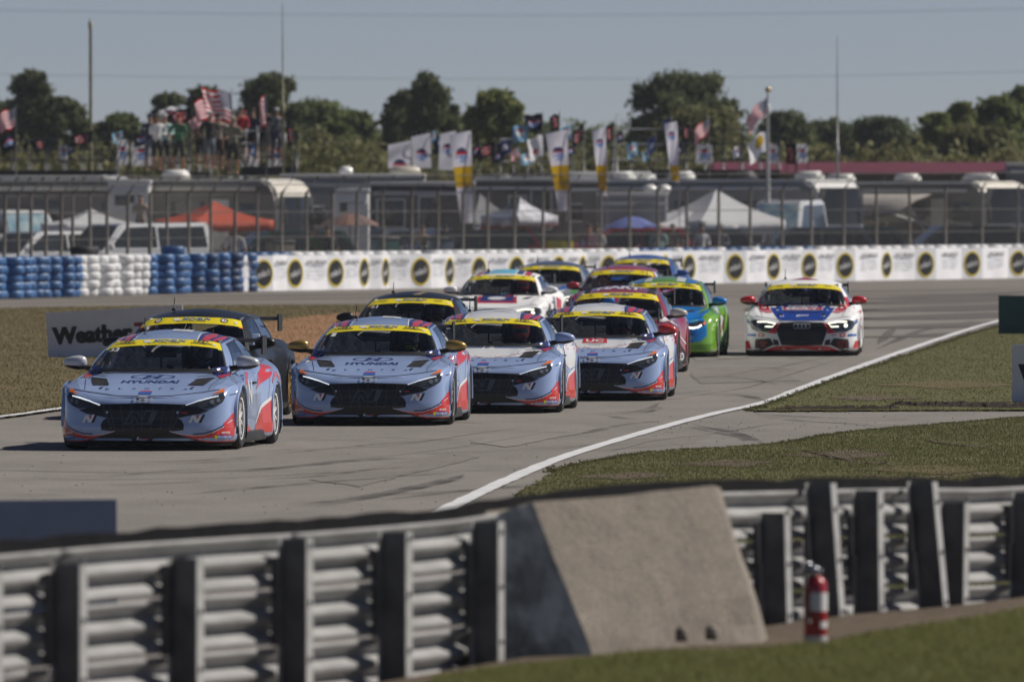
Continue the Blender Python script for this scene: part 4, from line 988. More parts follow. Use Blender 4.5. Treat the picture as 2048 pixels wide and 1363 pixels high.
for i, s_ in enumerate(SK):
    skid(s_, .12 if i % 3 else .20, .0135 + i * 2e-5)
    if i % 2: dx, dy = _rr.uniform(-14, 14), _rr.uniform(2, 6); skid([(x + dx, y + dy) for x, y in s_], .09, .0142 + i * 2e-5)
for i in range(46):      # faint long passes of rubber along the racing direction and wandering across it
    px, py = _rr.uniform(-60, 1500), _rr.uniform(850, 1000) if i % 2 else _rr.uniform(720, 850)
    if i % 2 and px > 2450 - 1.5 * py + 400: px -= 700
    L = _rr.uniform(150, 520); k = _rr.uniform(-.10, .02); b = _rr.uniform(-6, 6); skid([(px, py), (px + L / 2, py + k * L / 2 + b), (px + L, py + k * L)] if px + L < 2600 - 1.5 * (py + k * L) + 100 else [(px - 300, py), (px - 200, py - 4), (px - 80, py - 8)], _rr.uniform(.05, .16), .0151 + i * 2e-5)
mb.build('skid_marks', RUB)['kind'] = 'stuff'
mb = MB()
for y, w in ((594, 2.4), (603, 3.0), (618, 3.2), (634, 2.6), (652, 2.0), (670, 1.2)):
    skid([(1500, y - 4), (1620, y + 3), (1800, y + 4), (1920, y - 2), (2100, y - 14)], w, .0135 + y * 1e-6)
for y, w in ((592, 1.8), (600, 1.5)): skid([(-100, y + 10), (500, y), (1000, y - 6), (1600, y - 8), (2100, y - 14)], w, .0145 + y * 1e-6)
mb.build('rubbered_racing_line', gmat('rubbered_asphalt', (.085, .079, .074), (.12, .111, .103), (.15, .139, .128), .10, .6, 20, stretch=(.3, 1, 1)))['kind'] = 'structure'
# resurfaced patches and cracks in the old surface
PA1 = gmat('patched_asphalt', (.19, .176, .16), (.215, .199, .181), (.168, .156, .143), .3, 3, 35, fine_amt=.3); PA2 = gmat('pale_patched_asphalt', (.225, .209, .19), (.25, .232, .212), (.20, .186, .17), .3, 3, 35, fine_amt=.3)
for k, (pts, m_) in enumerate([([(620, 960), (900, 905), (960, 915), (720, 975)], PA1), ([(1380, 745), (1560, 742), (1600, 762), (1400, 768)], PA1), ([(940, 885), (1150, 850), (1220, 858), (1010, 895)], PA2), ([(1150, 905), (1250, 880), (1420, 872), (1380, 890)], PA1), ([(1600, 842), (1900, 834), (2048, 838), (1750, 852)], PA2), ([(1380, 705), (1480, 700), (1500, 716), (1390, 722)], PA2)]): sheet('asphalt_patch', pts, .0095 + k * 2e-4, m_, .8, .05, 60 + k)
mb = MB(); _rr = random.Random(4)
CK = [[(-50, 960), (200, 952), (520, 940), (900, 898), (1150, 858)], [(560, 905), (800, 890), (1100, 848)], [(1340, 800), (1500, 775), (1700, 712)], [(1380, 760), (1560, 735), (1760, 690)], [(1180, 912), (1300, 885), (1560, 850), (2048, 833)], [(1400, 690), (1500, 700), (1660, 730)]]
for i, p_ in enumerate(CK):
    q_ = []
    for a, b in zip(p_[:-1], p_[1:]):
        for u in range(4): q_.append((a[0] + (b[0] - a[0]) * u / 4 + _rr.uniform(-5, 5), a[1] + (b[1] - a[1]) * u / 4 + _rr.uniform(-1, 1)))
    skid(q_ + [p_[-1]], .018, .0122 + i * 1e-5)
mb.build('surface_cracks', mat('crack_sealant', (.10, .092, .084), .8))['kind'] = 'stuff'
# dark churned soil ridge and tyre ruts in the verge
def ridge(name, px, w, h, material, seed, n=60):
    rnd = random.Random(seed); pts = [Vector(gp(x, y)) for x, y in px]; P = catmull([(p.x, p.y) for p in pts], 14); rows = []
    for i, p in enumerate(P):
        e = min(1, i / 5, (len(P) - 1 - i) / 5); row = []
        for k in range(7):
            u = (k - 3) / 3; row.append(Vector((p[0] + rnd.uniform(-.03, .03), p[1] + u * w * (.7 + .3 * rnd.random()), .028 + max(0, (1 - u * u)) * h * e * rnd.uniform(.3, 1.2))))
        rows.append(row)
    mb = MB(); mb.grid(rows, 0, False); o = mb.build(name, material); o['kind'] = 'structure'; return o
ridge('churned_soil', [(1780, 812), (1850, 815), (1930, 816), (2048, 818), (2200, 820)], .8, .06, SOIL, 1)
ridge('churned_soil', [(1540, 823), (1640, 822), (1760, 822), (1800, 820)], .25, .05, SOIL, 2)
ridge('tyre_rut', [(1600, 905), (1650, 918), (1720, 930), (1800, 935)], .3, .022, BROWN, 3)
ridge('tyre_rut', [(1850, 885), (1900, 895), (1990, 900)], .25, .02, BROWN, 4); ridge('tyre_rut', [(1700, 955), (1800, 962), (1900, 958), (2000, 950)], .25, .02, BROWN, 5)

# grass blades
def in_poly(x, y, P):
    inside = np.zeros(len(x), bool); j = len(P) - 1
    for i in range(len(P)):
        xi, yi, xj, yj = P[i][0], P[i][1], P[j][0], P[j][1]; c = ((yi > y) != (yj > y)) & (x < (xj - xi) * (y - yi) / (yj - yi + 1e-12) + xi); inside ^= c; j = i
    return inside
def leafmat(name, cols, rough=.7, trans=.25, island=True):
    m = bpy.data.materials.new(name); m.use_nodes = True; N = m.node_tree.nodes; L = m.node_tree.links; p = N['Principled BSDF']; p.inputs['Roughness'].default_value = rough; p.inputs['Specular IOR Level'].default_value = .2
    g = N.new('ShaderNodeNewGeometry'); r = N.new('ShaderNodeValToRGB'); e = r.color_ramp.elements
    while len(e) < len(cols): e.new(.5)
    for i, c in enumerate(cols): e[i].position = i / (len(cols) - 1); e[i].color = (*c, 1)
    L.new(g.outputs['Random Per Island'], r.inputs[0]); L.new(r.outputs[0], p.inputs['Base Color'])
    tl = N.new('ShaderNodeBsdfTranslucent'); L.new(r.outputs[0], tl.inputs[0]); mx = N.new('ShaderNodeMixShader'); mx.inputs[0].default_value = trans; out = N['Material Output']
    L.new(p.outputs[0], mx.inputs[1]); L.new(tl.outputs[0], mx.inputs[2]); L.new(mx.outputs[0], out.inputs[0]); return m
def blades(name, P, n, h, w, material, zf=None, seed=0, bb=None, label=None, patch=.5):
    rs = np.random.RandomState(seed); P = [tuple(p) for p in P]; xs = [p[0] for p in P]; ys = [p[1] for p in P]
    b = bb or (min(xs), max(xs), min(ys), max(ys)); X = rs.uniform(b[0], b[1], n * 3); Y = rs.uniform(b[2], b[3], n * 3)
    ok = in_poly(X, Y, P) & (np.abs(X) < Y * 1080 / F)
    d = np.sin(X * 1.7 + Y * .6 + seed) + np.sin(X * .8 - Y * 1.1) + np.sin(X * 3.1 + Y * 2.3 + 1); ok &= rs.uniform(-3, 3, len(X)) < d + 3 * (1 - patch) * 2 - 1
    X = X[ok][:n]; Y = Y[ok][:n]; m = len(X)
    Z = np.full(m, .028) if zf is None else zf(X, Y) - .004
    th = rs.uniform(0, PI, m); hh = h * rs.uniform(.35, 1.25, m); ww = w * rs.uniform(.6, 1.3, m); lx = rs.normal(0, .35, m) * hh; ly = rs.normal(0, .35, m) * hh
    V = np.zeros((m, 3, 3)); V[:, 0] = np.stack([X - np.cos(th) * ww, Y - np.sin(th) * ww, Z], 1); V[:, 1] = np.stack([X + np.cos(th) * ww, Y + np.sin(th) * ww, Z], 1); V[:, 2] = np.stack([X + lx, Y + ly, Z + hh], 1)
    me = bpy.data.meshes.new(name); me.vertices.add(m * 3); me.vertices.foreach_set('co', V.reshape(-1)); me.loops.add(m * 3); me.loops.foreach_set('vertex_index', np.arange(m * 3)); me.polygons.add(m); me.polygons.foreach_set('loop_start', np.arange(0, m * 3, 3)); me.polygons.foreach_set('loop_total', np.full(m, 3)); me.update()
    me.materials.append(material); return tag(link(name, me), label, 'grass' if label else None, None, 'stuff')
BL = leafmat('grass_blade', [(.125, .135, .045), (.115, .122, .04), (.14, .135, .055), (.155, .14, .07), (.12, .13, .042)], trans=.4)
BD = leafmat('dry_grass_blade', [(.20, .165, .075), (.15, .14, .055), (.26, .20, .11), (.13, .13, .04), (.18, .13, .07)], trans=.35)
BG = leafmat('lush_grass_blade', [(.19, .21, .065), (.22, .23, .085), (.165, .175, .06), (.26, .23, .11)], trans=.4)
blades('grass', q1, 120000, .024, .007, BL, seed=1, bb=(2, 24, 130, 260), label='olive grass wedge between the white line and the access road', patch=.35)
blades('grass', q2, 140000, .024, .0055, BL, seed=2, bb=(-1, 8, 70, 150), label='patchy grass bank beyond the guardrail below the access road', patch=.35)
blades('grass', q4, 80000, .030, .010, BD, seed=3, bb=(-16, 3, 125, 290), label='dry grass on the island around the left white board', patch=.4)
def edge_tufts(name, px, n, material, label, spread=.16, h=.06, seed=0):
    rs_ = np.random.RandomState(seed); P = [Vector(gp(x, y)).to_2d() for x, y in px]; C = catmull([tuple(p) for p in P], 12); V = []
    seg = np.cumsum([0] + [np.hypot(*(C[i + 1] - C[i])) for i in range(len(C) - 1)])
    for _ in range(n):
        t = rs_.uniform(0, seg[-1]); x = np.interp(t, seg, C[:, 0]) + rs_.normal(0, spread); y = np.interp(t, seg, C[:, 1]) + rs_.normal(0, spread * 1.6)
        for b in range(9):
            a = rs_.uniform(0, 6.28); hh = h * rs_.uniform(.4, 1.3); r = rs_.uniform(0, .04); V.append([(x + math.cos(a) * r - .007, y + math.sin(a) * r, .012), (x + math.cos(a) * r + .007, y + math.sin(a) * r, .012), (x + math.cos(a) * (r + hh * .7), y + math.sin(a) * (r + hh * .7), .012 + hh)])
    V = np.array(V); m = len(V); me = bpy.data.meshes.new(name); me.vertices.add(m * 3); me.vertices.foreach_set('co', V.reshape(-1)); me.loops.add(m * 3); me.loops.foreach_set('vertex_index', np.arange(m * 3)); me.polygons.add(m); me.polygons.foreach_set('loop_start', np.arange(0, m * 3, 3)); me.polygons.foreach_set('loop_total', np.full(m, 3)); me.update(); me.materials.append(material); tag(link(name, me), label, 'grass', None, 'stuff')
edge_tufts('grass_tufts', [(1110, 948), (1130, 939), (1230, 920), (1330, 906), (1460, 899), (1560, 891), (1650, 875), (1750, 863), (1900, 851), (2048, 838)], 700, BL, 'ragged grass tufts creeping over the near edge of the access road', spread=.06, h=.03, seed=1)
edge_tufts('grass_tufts', [(2048, 823), (1800, 825), (1512, 825), (1540, 812), (1620, 781), (1700, 752), (1780, 725), (1860, 698), (1940, 671), (2000, 654)], 900, BL, 'ragged grass tufts along the white line at the edge of the grass wedge', spread=.05, h=.035, seed=2)
edge_tufts('grass_tufts', [(-60, 843), (0, 836), (125, 818), (300, 795), (545, 755), (605, 742), (700, 722)], 500, BD, 'ragged dry tufts along the white line on the left island', spread=.08, h=.04, seed=3)
# bare patches inside the turf
for k, (pts, m_) in enumerate([([(1330, 935), (1450, 925), (1560, 930), (1480, 940)], BROWN), ([(1560, 915), (1700, 905), (1800, 915), (1690, 925)], BROWN), ([(1700, 945), (1850, 935), (2000, 945), (1860, 955)], TURF_L), ([(1750, 775), (1900, 765), (2048, 775), (1900, 782)], TURF_L), ([(1650, 800), (1750, 795), (1850, 800), (1750, 806)], BROWN), ([(1150, 960), (1280, 950), (1350, 958), (1230, 966)], BROWN)]): sheet('bare_patch', pts, .036 + k * 2e-4, m_, .3, .12, 30 + k)
# pebbles and bits of rubber on the asphalt
mb = MB(); rnd = random.Random(9)
for k in range(260):
    px, py = rnd.uniform(0, 1500), rnd.uniform(880, 1030)
    if rnd.random() < .5: px, py = rnd.uniform(1300, 2048), rnd.uniform(828, 880)
    p = gp(px, py); s_ = rnd.uniform(.003, .011); mb.box(p + Vector((0, 0, s_ * .5 + .012)), (s_ * rnd.uniform(1, 2), s_ * 2, s_ * .7), 0, Matrix.Rotation(rnd.uniform(0, 3), 3, 'Z'), .6)
mb.build('rubber_crumbs', mat('crumb_black', (.05, .045, .04), .9))['kind'] = 'stuff'
# ================================================================== foreground: guardrail, concrete block, extinguisher, boards
def hz_f(X):
    X = np.asarray(X, float); return np.interp(X, [-3, -.8, -.2, .5, 1.6, 3.2, 6], [.0, .02, .05, .10, .13, .17, .2])
RA, RB = Vector((-2.7, 60.9)), Vector((3.3, 74.7)); RD = (RB - RA).normalized(); RN = Vector((RD.y, -RD.x))       # RN points to our side
def rail_at_px(px):
    k = (px - CX) / F; t = (k * RA.y - RA.x) / (RD.x - k * RD.y); return RA + RD * t
# near ground strip
mb = MB(); rows = []
for i in range(60):
    X = -6 + 14 * i / 59; p0 = RA + RD * ((X - RA.x) / RD.x); row = []
    for j in range(16):
        y = p0.y + .35 - j * 1.0; z = float(hz_f(X)) * min(1, .3 + j / 1.2) + .02 + .012 * math.sin(X * 3.1 + j * 1.7)
        if j == 0: z = -.02
        row.append(Vector((X, y, z)))
    rows.append(row)
mb.grid(rows, 0, True, flip=False); o = mb.build('near_bank', BROWN); o['kind'] = 'structure'
NB = BVHTree.FromPolygons([Vector(v) for v in mb.v], mb.f)
def nz(x, y):
    h = NB.ray_cast(Vector((x, y, 3)), Vector((0, 0, -1))); return h[0].z if h[0] else 0.
edge_px = [(640, 1480), (760, 1415), (870, 1362), (960, 1342), (1080, 1326), (1190, 1316), (1360, 1306), (1540, 1296), (1650, 1292), (1720, 1276), (1850, 1256), (1950, 1240), (2060, 1218), (2200, 1200)]
near = []
for x, y in edge_px:
    X0 = (x - CX) * 67 / F; z = float(hz_f(X0)) + .02; D = F * (CAM_H - z) / (y - HY); near.append(((x - CX) * D / F, D))
poly_near = near + [(7.0, 55), (-7, 55)]
rs = np.random.RandomState(5)
blades('grass', poly_near, 110000, .04, .006, BG, zf=lambda X, Y: np.array([nz(a, b) for a, b in zip(X, Y)]), seed=7, bb=(-1.6, 4.2, 58, 74), label='green mown grass in the near foreground before the guardrail', patch=.1)
bm = fill2d(subdiv_poly(poly_near, .25, .05, 3)); dice(bm, .5)
for v in bm.verts: v.co.z = nz(v.co.x, v.co.y) + .006
mb = MB(); mb.bm(bm); bm.free(); o = mb.build('near_turf', gmat('near_turf_soil', (.07, .09, .02), (.10, .10, .04), (.05, .07, .015), 1, 5, 40, fine_amt=.5)); o['kind'] = 'structure'

GALV = mat('galvanised_steel', (.28, .28, .278), .65, .0, var=.22, scale=2.5, bump=.15, bscale=8, stretch=(1, 1, 6)); GALVD = mat('galvanised_post', (.12, .123, .13), .55, .3, var=.3, scale=6)
GALVE = mat('galvanised_sunlit_flange', (.47, .47, .46), .5, .25, var=.2, scale=8)  # post steel in two tones: shaded web dark, sunlit flange pale, by colour
RUBB = mat('black_conveyor_belt', (.012, .012, .014), 1.0, var=.3, scale=6, spec=.1)
gr = empty('guardrail', (RA.x, RA.y, 0), 0, 'long grey triple steel guardrail with posts across the whole foreground', 'guardrail')
def P3(t, off, z): p = RA + RD * t + RN * off; return Vector((p.x, p.y, z)) - Vector((RA.x, RA.y, 0))
L_ = (RB - RA).length
def dipz(t): return float(np.interp(t, [-6, 0, 6, 8.5, 10, 14.5], [-.11, -.105, -.08, .0, -.01, -.10])) + .006 * math.sin(t * 1.1)
for k in range(3):
    for s_ in range(-2, 7):
        t0, t1 = s_ * 3.0 + .7, s_ * 3.0 + 3.78; mb = MB(); rows = []; rr = random.Random(k * 31 + s_ + 5); dx = rr.uniform(-.006, .006); n = 16; dent = (rr.uniform(t0, t1), rr.choice((0, 0, 1, -1)))
        for i in range(n + 1):
            t = t0 + (t1 - t0) * i / n; den = .05 * math.exp(-((t - dent[0]) / .25) ** 2) * dent[1]; row = []
            for a, d in ((0, 0), (.10, -.004), (.23, -.062), (.36, -.062), (.45, -.004), (.55, -.004), (.65, -.062), (.78, -.062), (.90, -.004), (1, 0)):
                z = .055 + k * .318 + a * .30; row.append(P3(t, -.02 + d + dx + den * .35, z + dipz(t)))
            rows.append(row)
        mb.grid(rows, 0, True); o = mb.build('rail_beam', GALV, gr, ); m = o.modifiers.new('t', 'SOLIDIFY'); m.thickness = .006
for k in range(3):
    for s_ in range(-2, 7):
        t = s_ * 3.0 + 3.74; mb = MB()
        for zz in (.09, .22):
            for dt in (-.05, .05): q = P3(t + dt, .0, .055 + k * .318 + zz + dipz(t)); mb.lathe([(0, -.012), (.014, -.012), (.014, .006), (0, .006)], 6, 'y', q)
        o = mb.build('splice_bolts', GALVD, gr); o['kind'] = 'stuff'
posts = [(-190, .80, 0), (-70, .81, 0), (100, .82, 0), (335, .81, 0), (555, .875, 0), (755, .875, 0), (940, .90, 0), (1515, .835, .02), (1608, 1.0, .07), (1703, .937, .01), (1812, .967, .09), (1877, .82, -.01), (2022, .853, -.02), (2110, .85, 0)]
for i, (px, zt, lean) in enumerate(posts):
    p = rail_at_px(px); z0 = -.3; mb = MB(); off = .05; a = .0
    def C_(x, y, z):    # x along the normal (toward us), y along the rail
        q = p + RN * (x + off) + RD * y; l = lean * (1 - z / zt); return Vector((q.x + l - RA.x, q.y - RA.y, z))
    def plate(x0, x1, y0, y1, mi):
        vs = [C_(x0, y0, z0), C_(x1, y0, z0), C_(x1, y1, z0), C_(x0, y1, z0), C_(x0, y0, zt), C_(x1, y0, zt), C_(x1, y1, zt), C_(x0, y1, zt)]
        mb.add(vs, [(0, 3, 2, 1), (4, 5, 6, 7), (0, 1, 5, 4), (1, 2, 6, 5), (2, 3, 7, 6), (3, 0, 4, 7)], mi)
    plate(-.02, .142, -.004, .004, 0); plate(.142, .150, -.045, .045, 1); plate(-.028, -.02, -.045, .045, 1)
    mb.build('post', [GALVD, GALVE], gr)
    mb = MB(); mb.box(C_(-.045, .0, .52), (.05, .09, .5), 0, Matrix.Rotation(math.atan2(RD.y, RD.x) - PI / 2, 3, 'Z')); mb.build('spacer_block', GALVD, gr)
    for zb in (.2, .52, .84):
        mb = MB(); q = C_(.152, 0.0, zb); mb.lathe([(0, -.012), (.016, -.012), (.016, .004), (0, .004)], 6, 'y', q); mb.build('bolt_head', GALV, gr)
mb = MB(); rows = []; rr = random.Random(3)
for i in range(90):
    t = -6 + 28 * i / 89; b = rr.uniform(-.012, .012); rows.append([P3(t, -.13, .95 + dipz(t)), P3(t, -.135, 1.055 + dipz(t) + b), P3(t, -.145, 1.055 + dipz(t) + b), P3(t, -.15, .95 + dipz(t))])
mb.grid(rows, 0, False); mb.build('top_belt', RUBB, gr)

# concrete block
CONC = gmat('rough_concrete', (.25, .222, .19), (.19, .168, .145), (.29, .255, .215), 1.8, 7, 45, fine_amt=.22, bump=.9, stretch=(1, 1, .6)); CONCD = mat('shaded_stained_concrete', (.045, .053, .066), 1.0, spec=.05, var=.4, scale=4, bump=.4, bscale=10, sharp=(.4, .6))  # CONCD: left face's shade put into a darker, bluer colour, plus stains
b0 = [Vector((.50, 66.75, .05)), Vector((1.53, 67.65, .08)), Vector((1.58, 68.25, .05)), Vector((-.05, 67.3, .03)), Vector((-.13, 66.55, .02))]
t0 = [Vector((.125, 67.25, .985)), Vector((1.215, 68.2, 1.065)), Vector((1.25, 68.6, 1.03)), Vector((-.12, 67.5, .95)), Vector((-.17, 66.85, .925))]
bm = bmesh.new(); vb = [bm.verts.new(p) for p in b0]; vt = [bm.verts.new(p) for p in t0]
bm.faces.new(vb[::-1]); bm.faces.new(vt)
for i in range(5): bm.faces.new((vb[i], vb[(i + 1) % 5], vt[(i + 1) % 5], vt[i]))
bm.normal_update(); bmesh.ops.recalc_face_normals(bm, faces=bm.faces)
bmesh.ops.subdivide_edges(bm, edges=bm.edges[:], cuts=5, use_grid_fill=True)
rr = random.Random(8)
for v in bm.verts: 
    v.co += Vector((rr.uniform(-1, 1), rr.uniform(-1, 1), rr.uniform(-1, 1))) * (.006 if len(v.link_faces) < 6 and .1 < v.co.z < .85 else .010)
    if v.co.z < .3 and v.co.x > 1.2: v.co += Vector((-.03, .03, 0)) * rr.random()
mb = MB(); mb.bm(bm); bm.free()
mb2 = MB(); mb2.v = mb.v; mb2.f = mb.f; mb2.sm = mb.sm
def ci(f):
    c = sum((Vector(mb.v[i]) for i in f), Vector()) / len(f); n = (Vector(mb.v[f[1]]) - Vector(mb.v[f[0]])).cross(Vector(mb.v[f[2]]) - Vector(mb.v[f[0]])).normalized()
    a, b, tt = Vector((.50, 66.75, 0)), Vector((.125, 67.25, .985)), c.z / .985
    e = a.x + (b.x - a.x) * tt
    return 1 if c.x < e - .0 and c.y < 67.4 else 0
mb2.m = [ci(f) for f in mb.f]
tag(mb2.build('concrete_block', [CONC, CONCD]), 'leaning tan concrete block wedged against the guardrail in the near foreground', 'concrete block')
for (x, y) in ((1.02, 67.12), (1.20, 67.28)):
    mb = MB(); mb.lathe([(0, -.03), (.035, -.03), (.04, .03), (.02, .06), (0, .06)], 8, 'z', (x - .02, y - .03, nz(x, y) + .06)); tag(mb.build('stone', CONC), 'small tan lump at the foot of the concrete block, ' + ('left one' if x < 1.1 else 'right one'), 'stone')

# fire extinguisher
ex = empty('fire_extinguisher', (1.795, 67.3, nz(1.795, 67.3)), 0, 'red fire extinguisher with white label standing before the guardrail posts', 'fire extinguisher')
REDX = mat('extinguisher_red', (.34, .006, .015), .35, coat=.4, var=.05); 
mb = MB(); mb.lathe([(0, 0), (.066, 0), (.07, .012), (.07, .33), (.066, .36), (.045, .39), (.02, .40), (.02, .42)], 28); mb.build('cylinder_body', REDX, ex)
mb = MB(); mb.lathe([(.0715, 0.0), (.0715, .045)], 28, 'z'); mb.build('base_skirt', mat('skirt_grey', (.5, .5, .5), .5), ex)
mb = MB(); P = [[Vector((.0712 * math.sin(a), -.0712 * math.cos(a), z)) for z in (.19, .30)] for a in [(-.5 + 2.0 * k / 12) for k in range(13)]]; mb.grid(P); mb.build('paper_label', mat('label_white', (.7, .7, .7), .5), ex)
mb = MB(); P = [[Vector((.0712 * math.sin(a), -.0712 * math.cos(a), z)) for z in (.09, .13)] for a in [(.4 + .9 * k / 6) for k in range(7)]]; mb.grid(P); mb.build('paper_label', MATS['label_white'], ex)
mb = MB(); mb.lathe([(0, .40), (.022, .40), (.024, .44), (.014, .455), (0, .455)], 12); mb.build('valve', CHR, ex)
mb = MB(); mb.tube([(.0, 0, .45), (-.03, -.01, .465), (-.075, -.02, .49)], [.008, .008, .006], 6); mb.build('squeeze_handle', CHR, ex); mb = MB(); mb.tube([(.0, 0, .44), (-.04, -.01, .44), (-.08, -.02, .445)], [.008, .008, .006], 6); mb.build('carry_handle', CHR, ex)
mb = MB(); mb.lathe([(0, -.01), (.018, -.01), (.018, .01), (0, .01)], 12, 'y', (.025, -.03, .425)); mb.build('pressure_gauge', CHR, ex)
mb = MB(); mb.tube([(-.02, -.02, .43), (-.055, -.06, .40), (-.06, -.08, .30), (-.045, -.085, .16), (-.04, -.085, .12)], [.009, .009, .009, .010, .014], 8); mb.build('hose', BLK, ex)

# boards
BOARD = mat('board_white', (.74, .75, .79), .5, var=.06, scale=3); BOARDB = mat('board_slate', (.17, .21, .30), .5, var=.08)
PRB = mat('print_black', (.01, .01, .012), .5); PRR = mat('print_red', (.28, .008, .012), .5)
def board(label, px, py, w, h, D=None, slope=0., txt=None, m=BOARD, name='sponsor_board', rz=-.06):
    D = D or F * CAM_H / (py - HY); X = (px - CX) * D / F
    e = empty(name, (X, D, -.03), rz, label, 'sign board'); e.rotation_euler = (0, -slope, rz)
    mb = MB(); mb.box((w / 2, .03, h / 2 + .0), (w, .05, h)); mb.build('panel', m, e)
    mb = MB(); mb.box((w / 2, .08, h / 2), (w - .1, .04, .05)); mb.box((.12, .10, h / 2 - .04), (.05, .08, h - .1)); mb.box((w - .12, .10, h / 2 - .04), (.05, .08, h - .1)); mb.build('back_frame', GALVD, e)
    if txt:
        mb = MB(); x = .09
        for q in (-.010, 0, .010):
         yq = -.001 - .0004 * (q + .010) / .010
         vs, fs = fit_text('Weather', w * .585, h * .37, .04); mb.add([(a + q + x + w * .2925, yq, b + h * .50) for a, b in vs], fs, 0)
         vs, fs = fit_text('Tech', w * .31, h * .37, .04); mb.add([(a + q + x + w * .605 + w * .155, yq, b + h * .50) for a, b in vs], fs, 1)
        mb.build('lettering', [PRB, PRR], e)
    return e
board('white WeatherTech board on the dry grass behind the black car at left', 97, 717, 2.30, .80, slope=math.radians(3.4), txt=True)
board('white board at the right edge of the grass wedge with a black letter', 2024, 808, 2.3, .82, txt=True, slope=0)
board('dark green blank board on the grass at the far right edge', 1997, 670, 2.4, .80, m=mat('board_green', (.012, .075, .07), .6, var=.1))
board('slate blue blank board just beyond the guardrail at lower left', -560, 0, 2.60, .82, D=74.4, m=BOARDB, slope=math.radians(.5), rz=0.0)
# ================================================================== tyre walls, banner wall, catch fence
TB = mat('tyre_paint_blue', (.04, .125, .30), .45, var=.25, scale=2.5); TW = mat('tyre_paint_white', (.68, .69, .70), .5, var=.10, scale=3); TBD = mat('tyre_paint_dark_blue', (.022, .065, .17), .5, var=.3, scale=2.5); TK = mat('bare_tyre', (.02, .02, .022), .7)
def tyre_mesh(m):
    mb = MB(); mb.lathe([(.20, .02), (.23, .0), (.29, .0), (.325, .03), (.335, .07), (.335, .145), (.325, .185), (.29, .215), (.23, .215), (.20, .195), (.19, .11), (.20, .02)], 18); return mb.mesh('tyre', m)
TM = {'b': tyre_mesh(TB), 'w': tyre_mesh(TW), 'd': tyre_mesh(TBD), 'k': tyre_mesh(TK)}
def wallD(px, y=None):
    by = np.interp(px, [-300, 0, 275, 480, 2048, 2400], [607, 598, 590, 584, 557, 552]); return F * CAM_H / (by - HY)
rnd = random.Random(21)
def tyre_stack(x, y, n, key, label, group, joined=False, lean=.02):
    h = .218
    if joined:
        mb = MB()
        for k in range(n): mb.lathe([(.20, .0 + k * h), (.29, .0 + k * h), (.335, .06 + k * h), (.335, .155 + k * h), (.29, .215 + k * h), (.20, .215 + k * h)], 14)
    e = empty('tyre_stack', (x, y, .004), rnd.uniform(0, 3), label, 'tyre stack', group)
    for k in range(n):
        link('tyre', TM[key if key != 'm' else rnd.choice('bd')], e, (rnd.uniform(-lean, lean), rnd.uniform(-lean, lean), k * h * .99), (rnd.uniform(-.03, .03), rnd.uniform(-.03, .03), 0))
    return e
# continuous stacks of the bare tyre wall (5 high) at left
segs = [(-260, 133, 'b', 'pale blue painted tyre stack in the leftmost blue section of the tyre wall', 'blue tyre stacks left of the white ones'),
        (137, 274, 'w', 'white painted tyre stack between the two blue sections of the tyre wall', 'white tyre stacks in the tyre wall'),
        (278, 342, 'b', 'blue painted tyre stack just right of the white tyre stacks', 'blue tyre stacks right of the white ones'),
        (346, 476, 'm', 'darker blue tyre stack next to the start of the white banner', 'dark blue tyre stacks beside the banner')]
for a, b, key, lab, grp in segs:
    off = {'b': 0, 'w': .25, 'm': .5}[key]; Dc = wallD((a + b) / 2); px = a + 12
    while px < b - 5:
        D = wallD(px) + off + rnd.uniform(-.12, .12); x = (px - CX) * D / F
        if abs(px - CX) < 1150: tyre_stack(x, D + .33, 5, key, lab, grp, lean=.035)
        if abs(px - CX) < 1150: tyre_stack(x + .35 + rnd.uniform(-.1, .1), D + 1.15, 5 if rnd.random() < .7 else 6 if rnd.random() < .3 else 4, key if rnd.random() < .9 else 'd', {'b': 'back row stack behind the ' + ('leftmost blue' if b < 200 else 'blue') + ' tyre stacks' + ('' if b < 200 else ' right of the white ones'), 'w': 'back row tyre stack behind the front white stacks', 'm': 'back row tyre stack behind the darker blue stacks next to the banner'}[key], grp + ', back row', lean=.04)
        px += {'b': 21, 'w': 20, 'm': 27}[key] if key != 'm' else 26
for px in (166, 172): 
    D = wallD(px) + 1.7; e = tyre_stack((px - CX) * D / F, D, 1, 'k', 'bare black tyre lying on top of the white tyre stacks', 'loose black tyres on the wall'); e.location.z = 1.10
# stacks behind the banner; tops show above it
for px in list(range(486, 840, 24)) + list(range(860, 2110, 22)):
    D = wallD(px) + 1.0; x = (px - CX) * D / F
    key = 'b' if (px < 560 or 1270 < px < 1620 and rnd.random() < .75) else 'w'
    n = 5 if not (1640 < px < 1750) else 5
    tyre_stack(x, D + .35, n, key, ('blue' if key == 'b' else 'white') + ' tyre stack behind the white banner wall, only its top showing', ('blue' if key == 'b' else 'white') + ' tyre stacks behind the banner', lean=.05)
# banner
logos = [(527, 38), (590, 32), (671, 33), (728, 20), (771, 15), (841, 42), (899, 18), (958, 30), (1033, 32), (1117, 30), (1165, 16), (1217, 34), (1283, 24), (1330, 22), (1378, 26), (1470, 47), (1547, 27), (1618, 31), (1690, 42), (1773, 21), (1851, 43), (1944, 42), (2036, 40), (2125, 36)]
BANW = mat('banner_vinyl_white', (.80, .81, .84), .55, var=.05, scale=.7, bump=.6, bscale=2.0); BK = mat('banner_print_black', (.012, .012, .014), .5); BY = mat('banner_print_yellow', (.70, .55, .02), .5); BG = mat('banner_print_grey', (.13, .135, .16), .6); BGL = mat('banner_print_pale', (.40, .42, .50), .6); BWT = mat('banner_print_white', (.60, .60, .60), .5)
def pt(px, D): return Vector(((px - CX) * D / F, D))
nodes = [(480, None)]
pl = []; cur = 480; D = wallD(480); pl.append((pt(480, D), None))
seglist = []
